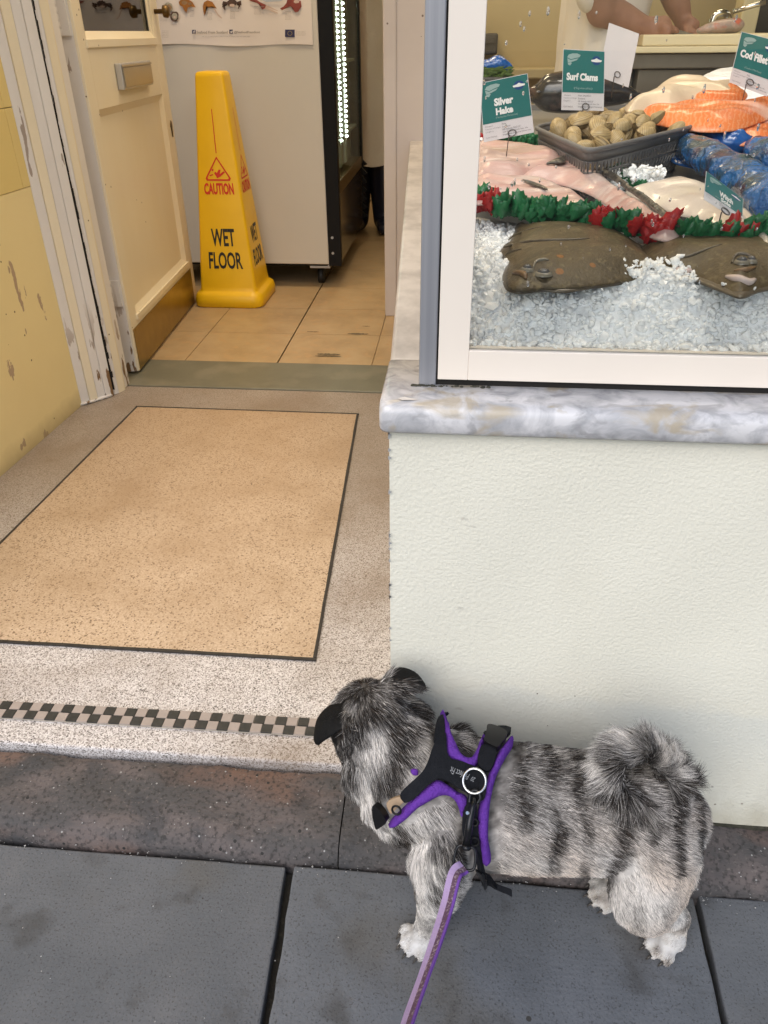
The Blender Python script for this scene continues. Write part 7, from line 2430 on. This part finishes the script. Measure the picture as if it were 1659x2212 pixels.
for k in range(1, K):
    t = k / (K - 1)
    lf_ = np.clip(LIFT * (1.45 - 0.9 * t), 0.03, 1.3)
    d = D_ * np.cos(lf_)[:, None] + RN * np.sin(lf_)[:, None] + np.array((0, 0, -0.22)) * t * (LEN / 0.03)[:, None] * (~tail)[:, None]
    d /= np.linalg.norm(d, axis=1)[:, None]
    cur = cur + d * (LEN / (K - 1))[:, None]
    PTS[:, k] = cur
RAD = np.array([0.00014, 0.00016, 0.00014, 0.00009, 0.00003])[None] * (0.8 + 0.5 * g_.random(NH))[:, None] * np.where(ruff | tail, 1.15, 1.0)[:, None]
# colour of each hair
st = np.sin(X * 180 + 1.9 * vnoise(RT * (0.8, 1, 0.55), 44, 21) + 9 * (Z - 0.18) + 1.0)
blot = vnoise(RT * (1.7, 1, 0.55), 62, 22)
up_ = np.clip((Z - 0.12) / 0.14, 0, 1)
pd = 0.10 + 0.74 * np.clip(0.2 + st, 0, 1) * np.clip(0.7 + 0.8 * blot, 0.1, 1.1) + 0.55 * up_ ** 1.6 + 0.14 * np.clip(blot, -0.6, 1)
pd[haun] = (0.05 + 0.5 * np.clip(st, 0, 1) * np.clip(0.3 + blot, 0, 1) * np.clip((Z - 0.02) / 0.08, 0.2, 1) + 0.12 * np.clip(blot, 0, 1))[haun]
rs = vnoise(RT * (1, 1, 0.7), 120, 23)
pd[ruff] = (0.50 + 0.70 * rs + 0.28 * np.clip((Z - 0.22) / 0.1, -0.6, 1))[ruff]
pd[tail] = (0.54 + 0.60 * vnoise(RT, 120, 24) + 0.35 * np.clip((0.275 - Z) / 0.04, -0.8, 1))[tail]
pd[inner] = 0.95
pd[leg] = (0.22 + 0.35 * vnoise(RT, 130, 25))[leg]
pd[pawm] = (0.10 + 0.45 * vnoise(RT, 160, 26))[pawm]
dc = np.linalg.norm(RT - (np.array((-0.104, 0.728, 0.325)) + HO), axis=1)
pd[head] = np.clip(1.12 - dc[head] * 10 + 0.25 * rs[head], 0.3, 1.0)
near_ = ruff & (dc < 0.12)
pd[near_] = np.clip(pd[near_] + (0.12 - dc[near_]) * 4.5, 0, 1)
mask_ = (X < -0.098) & (Z > 0.20) & (Y > 0.660) & (np.linalg.norm(RT - (np.array((-0.138, 0.695, 0.258)) + HO), axis=1) < 0.052 + 0.006 * rs)
pd[mask_] = 1.05
LEN[mask_] *= 0.6
PTS[mask_] = PTS[mask_][:, :1] + (PTS[mask_] - PTS[mask_][:, :1]) * 0.6
pd[face | ear] = 1.1
pd = np.clip(pd, 0.03, 1.1)
# most hairs are banded greys; each takes a shade around what its place on the coat calls for
shade = np.clip(1.0 - pd + g_.normal(0, 0.27, NH), 0, 1)
shade = np.where(g_.random(NH) < 0.12, g_.random(NH), shade)
light = np.array((0.95, 0.915, 0.875))
warm = np.clip(0.45 + 0.9 * vnoise(RT, 40, 27), 0, 1) * np.clip((0.27 - Z) / 0.12, 0, 1) * (X > 0.05)
LC = light * (1 - warm[:, None]) + np.array((0.92, 0.785, 0.67)) * warm[:, None]
DC_ = np.array((0.020, 0.018, 0.018)) * np.ones((NH, 1))
browny = g_.random(NH) < 0.2
DC_[browny] = (0.045, 0.030, 0.020)
sh2 = shade ** 1.75
COL = DC_ * (1 - sh2[:, None]) + LC * sh2[:, None]
dark = shade < 0.4
eb = ear | face
COL[eb] = np.stack([g_.uniform(0.006, 0.020, NH)] * 3, 1)[eb]
pw_ = pawm & ~dark
COL[pw_] = np.clip(COL[pw_] * 1.2, 0, 0.8)
# the skin under the hair takes the coat's own colour
kh_ = KDTree(NH // 6)
for i in range(NH // 6):
    kh_.insert(Vector(RT[i]), i)
kh_.balance()
vc_ = np.ones((len(BV), 4))
for i, v in enumerate(BV):
    ids = [c[1] for c in kh_.find_n(Vector(v), 10)]
    vc_[i, :3] = COL[ids].mean(0) * 0.75
sa_ = body.data.attributes.new('fur_color', 'FLOAT_COLOR', 'POINT')
sa_.data.foreach_set('color', vc_.astype(np.float32).ravel())
N, L, b = nodes_of(m_dskin)
at = N.new('ShaderNodeAttribute'); at.attribute_name = 'fur_color'
L.new(at.outputs['Color'], b.inputs['Base Color'])
b.inputs['Specular IOR Level'].default_value = 0.1
hc_ = bpy.data.hair_curves.new('fur')
hc_.add_curves([K] * NH)
hc_.attributes['position'].data.foreach_set('vector', PTS.astype(np.float32).ravel())
ra_ = hc_.attributes.get('radius') or hc_.attributes.new('radius', 'FLOAT', 'POINT')
ra_.data.foreach_set('value', RAD.astype(np.float32).ravel())
ca_ = hc_.attributes.new('fur_color', 'FLOAT_COLOR', 'CURVE')
ca_.data.foreach_set('color', np.concatenate([COL, np.ones((NH, 1))], 1).astype(np.float32).ravel())
hc_.materials.append(m_fur)
fur = bpy.data.objects.new('fur', hc_)
col.objects.link(fur)
adopt(fur, dog)
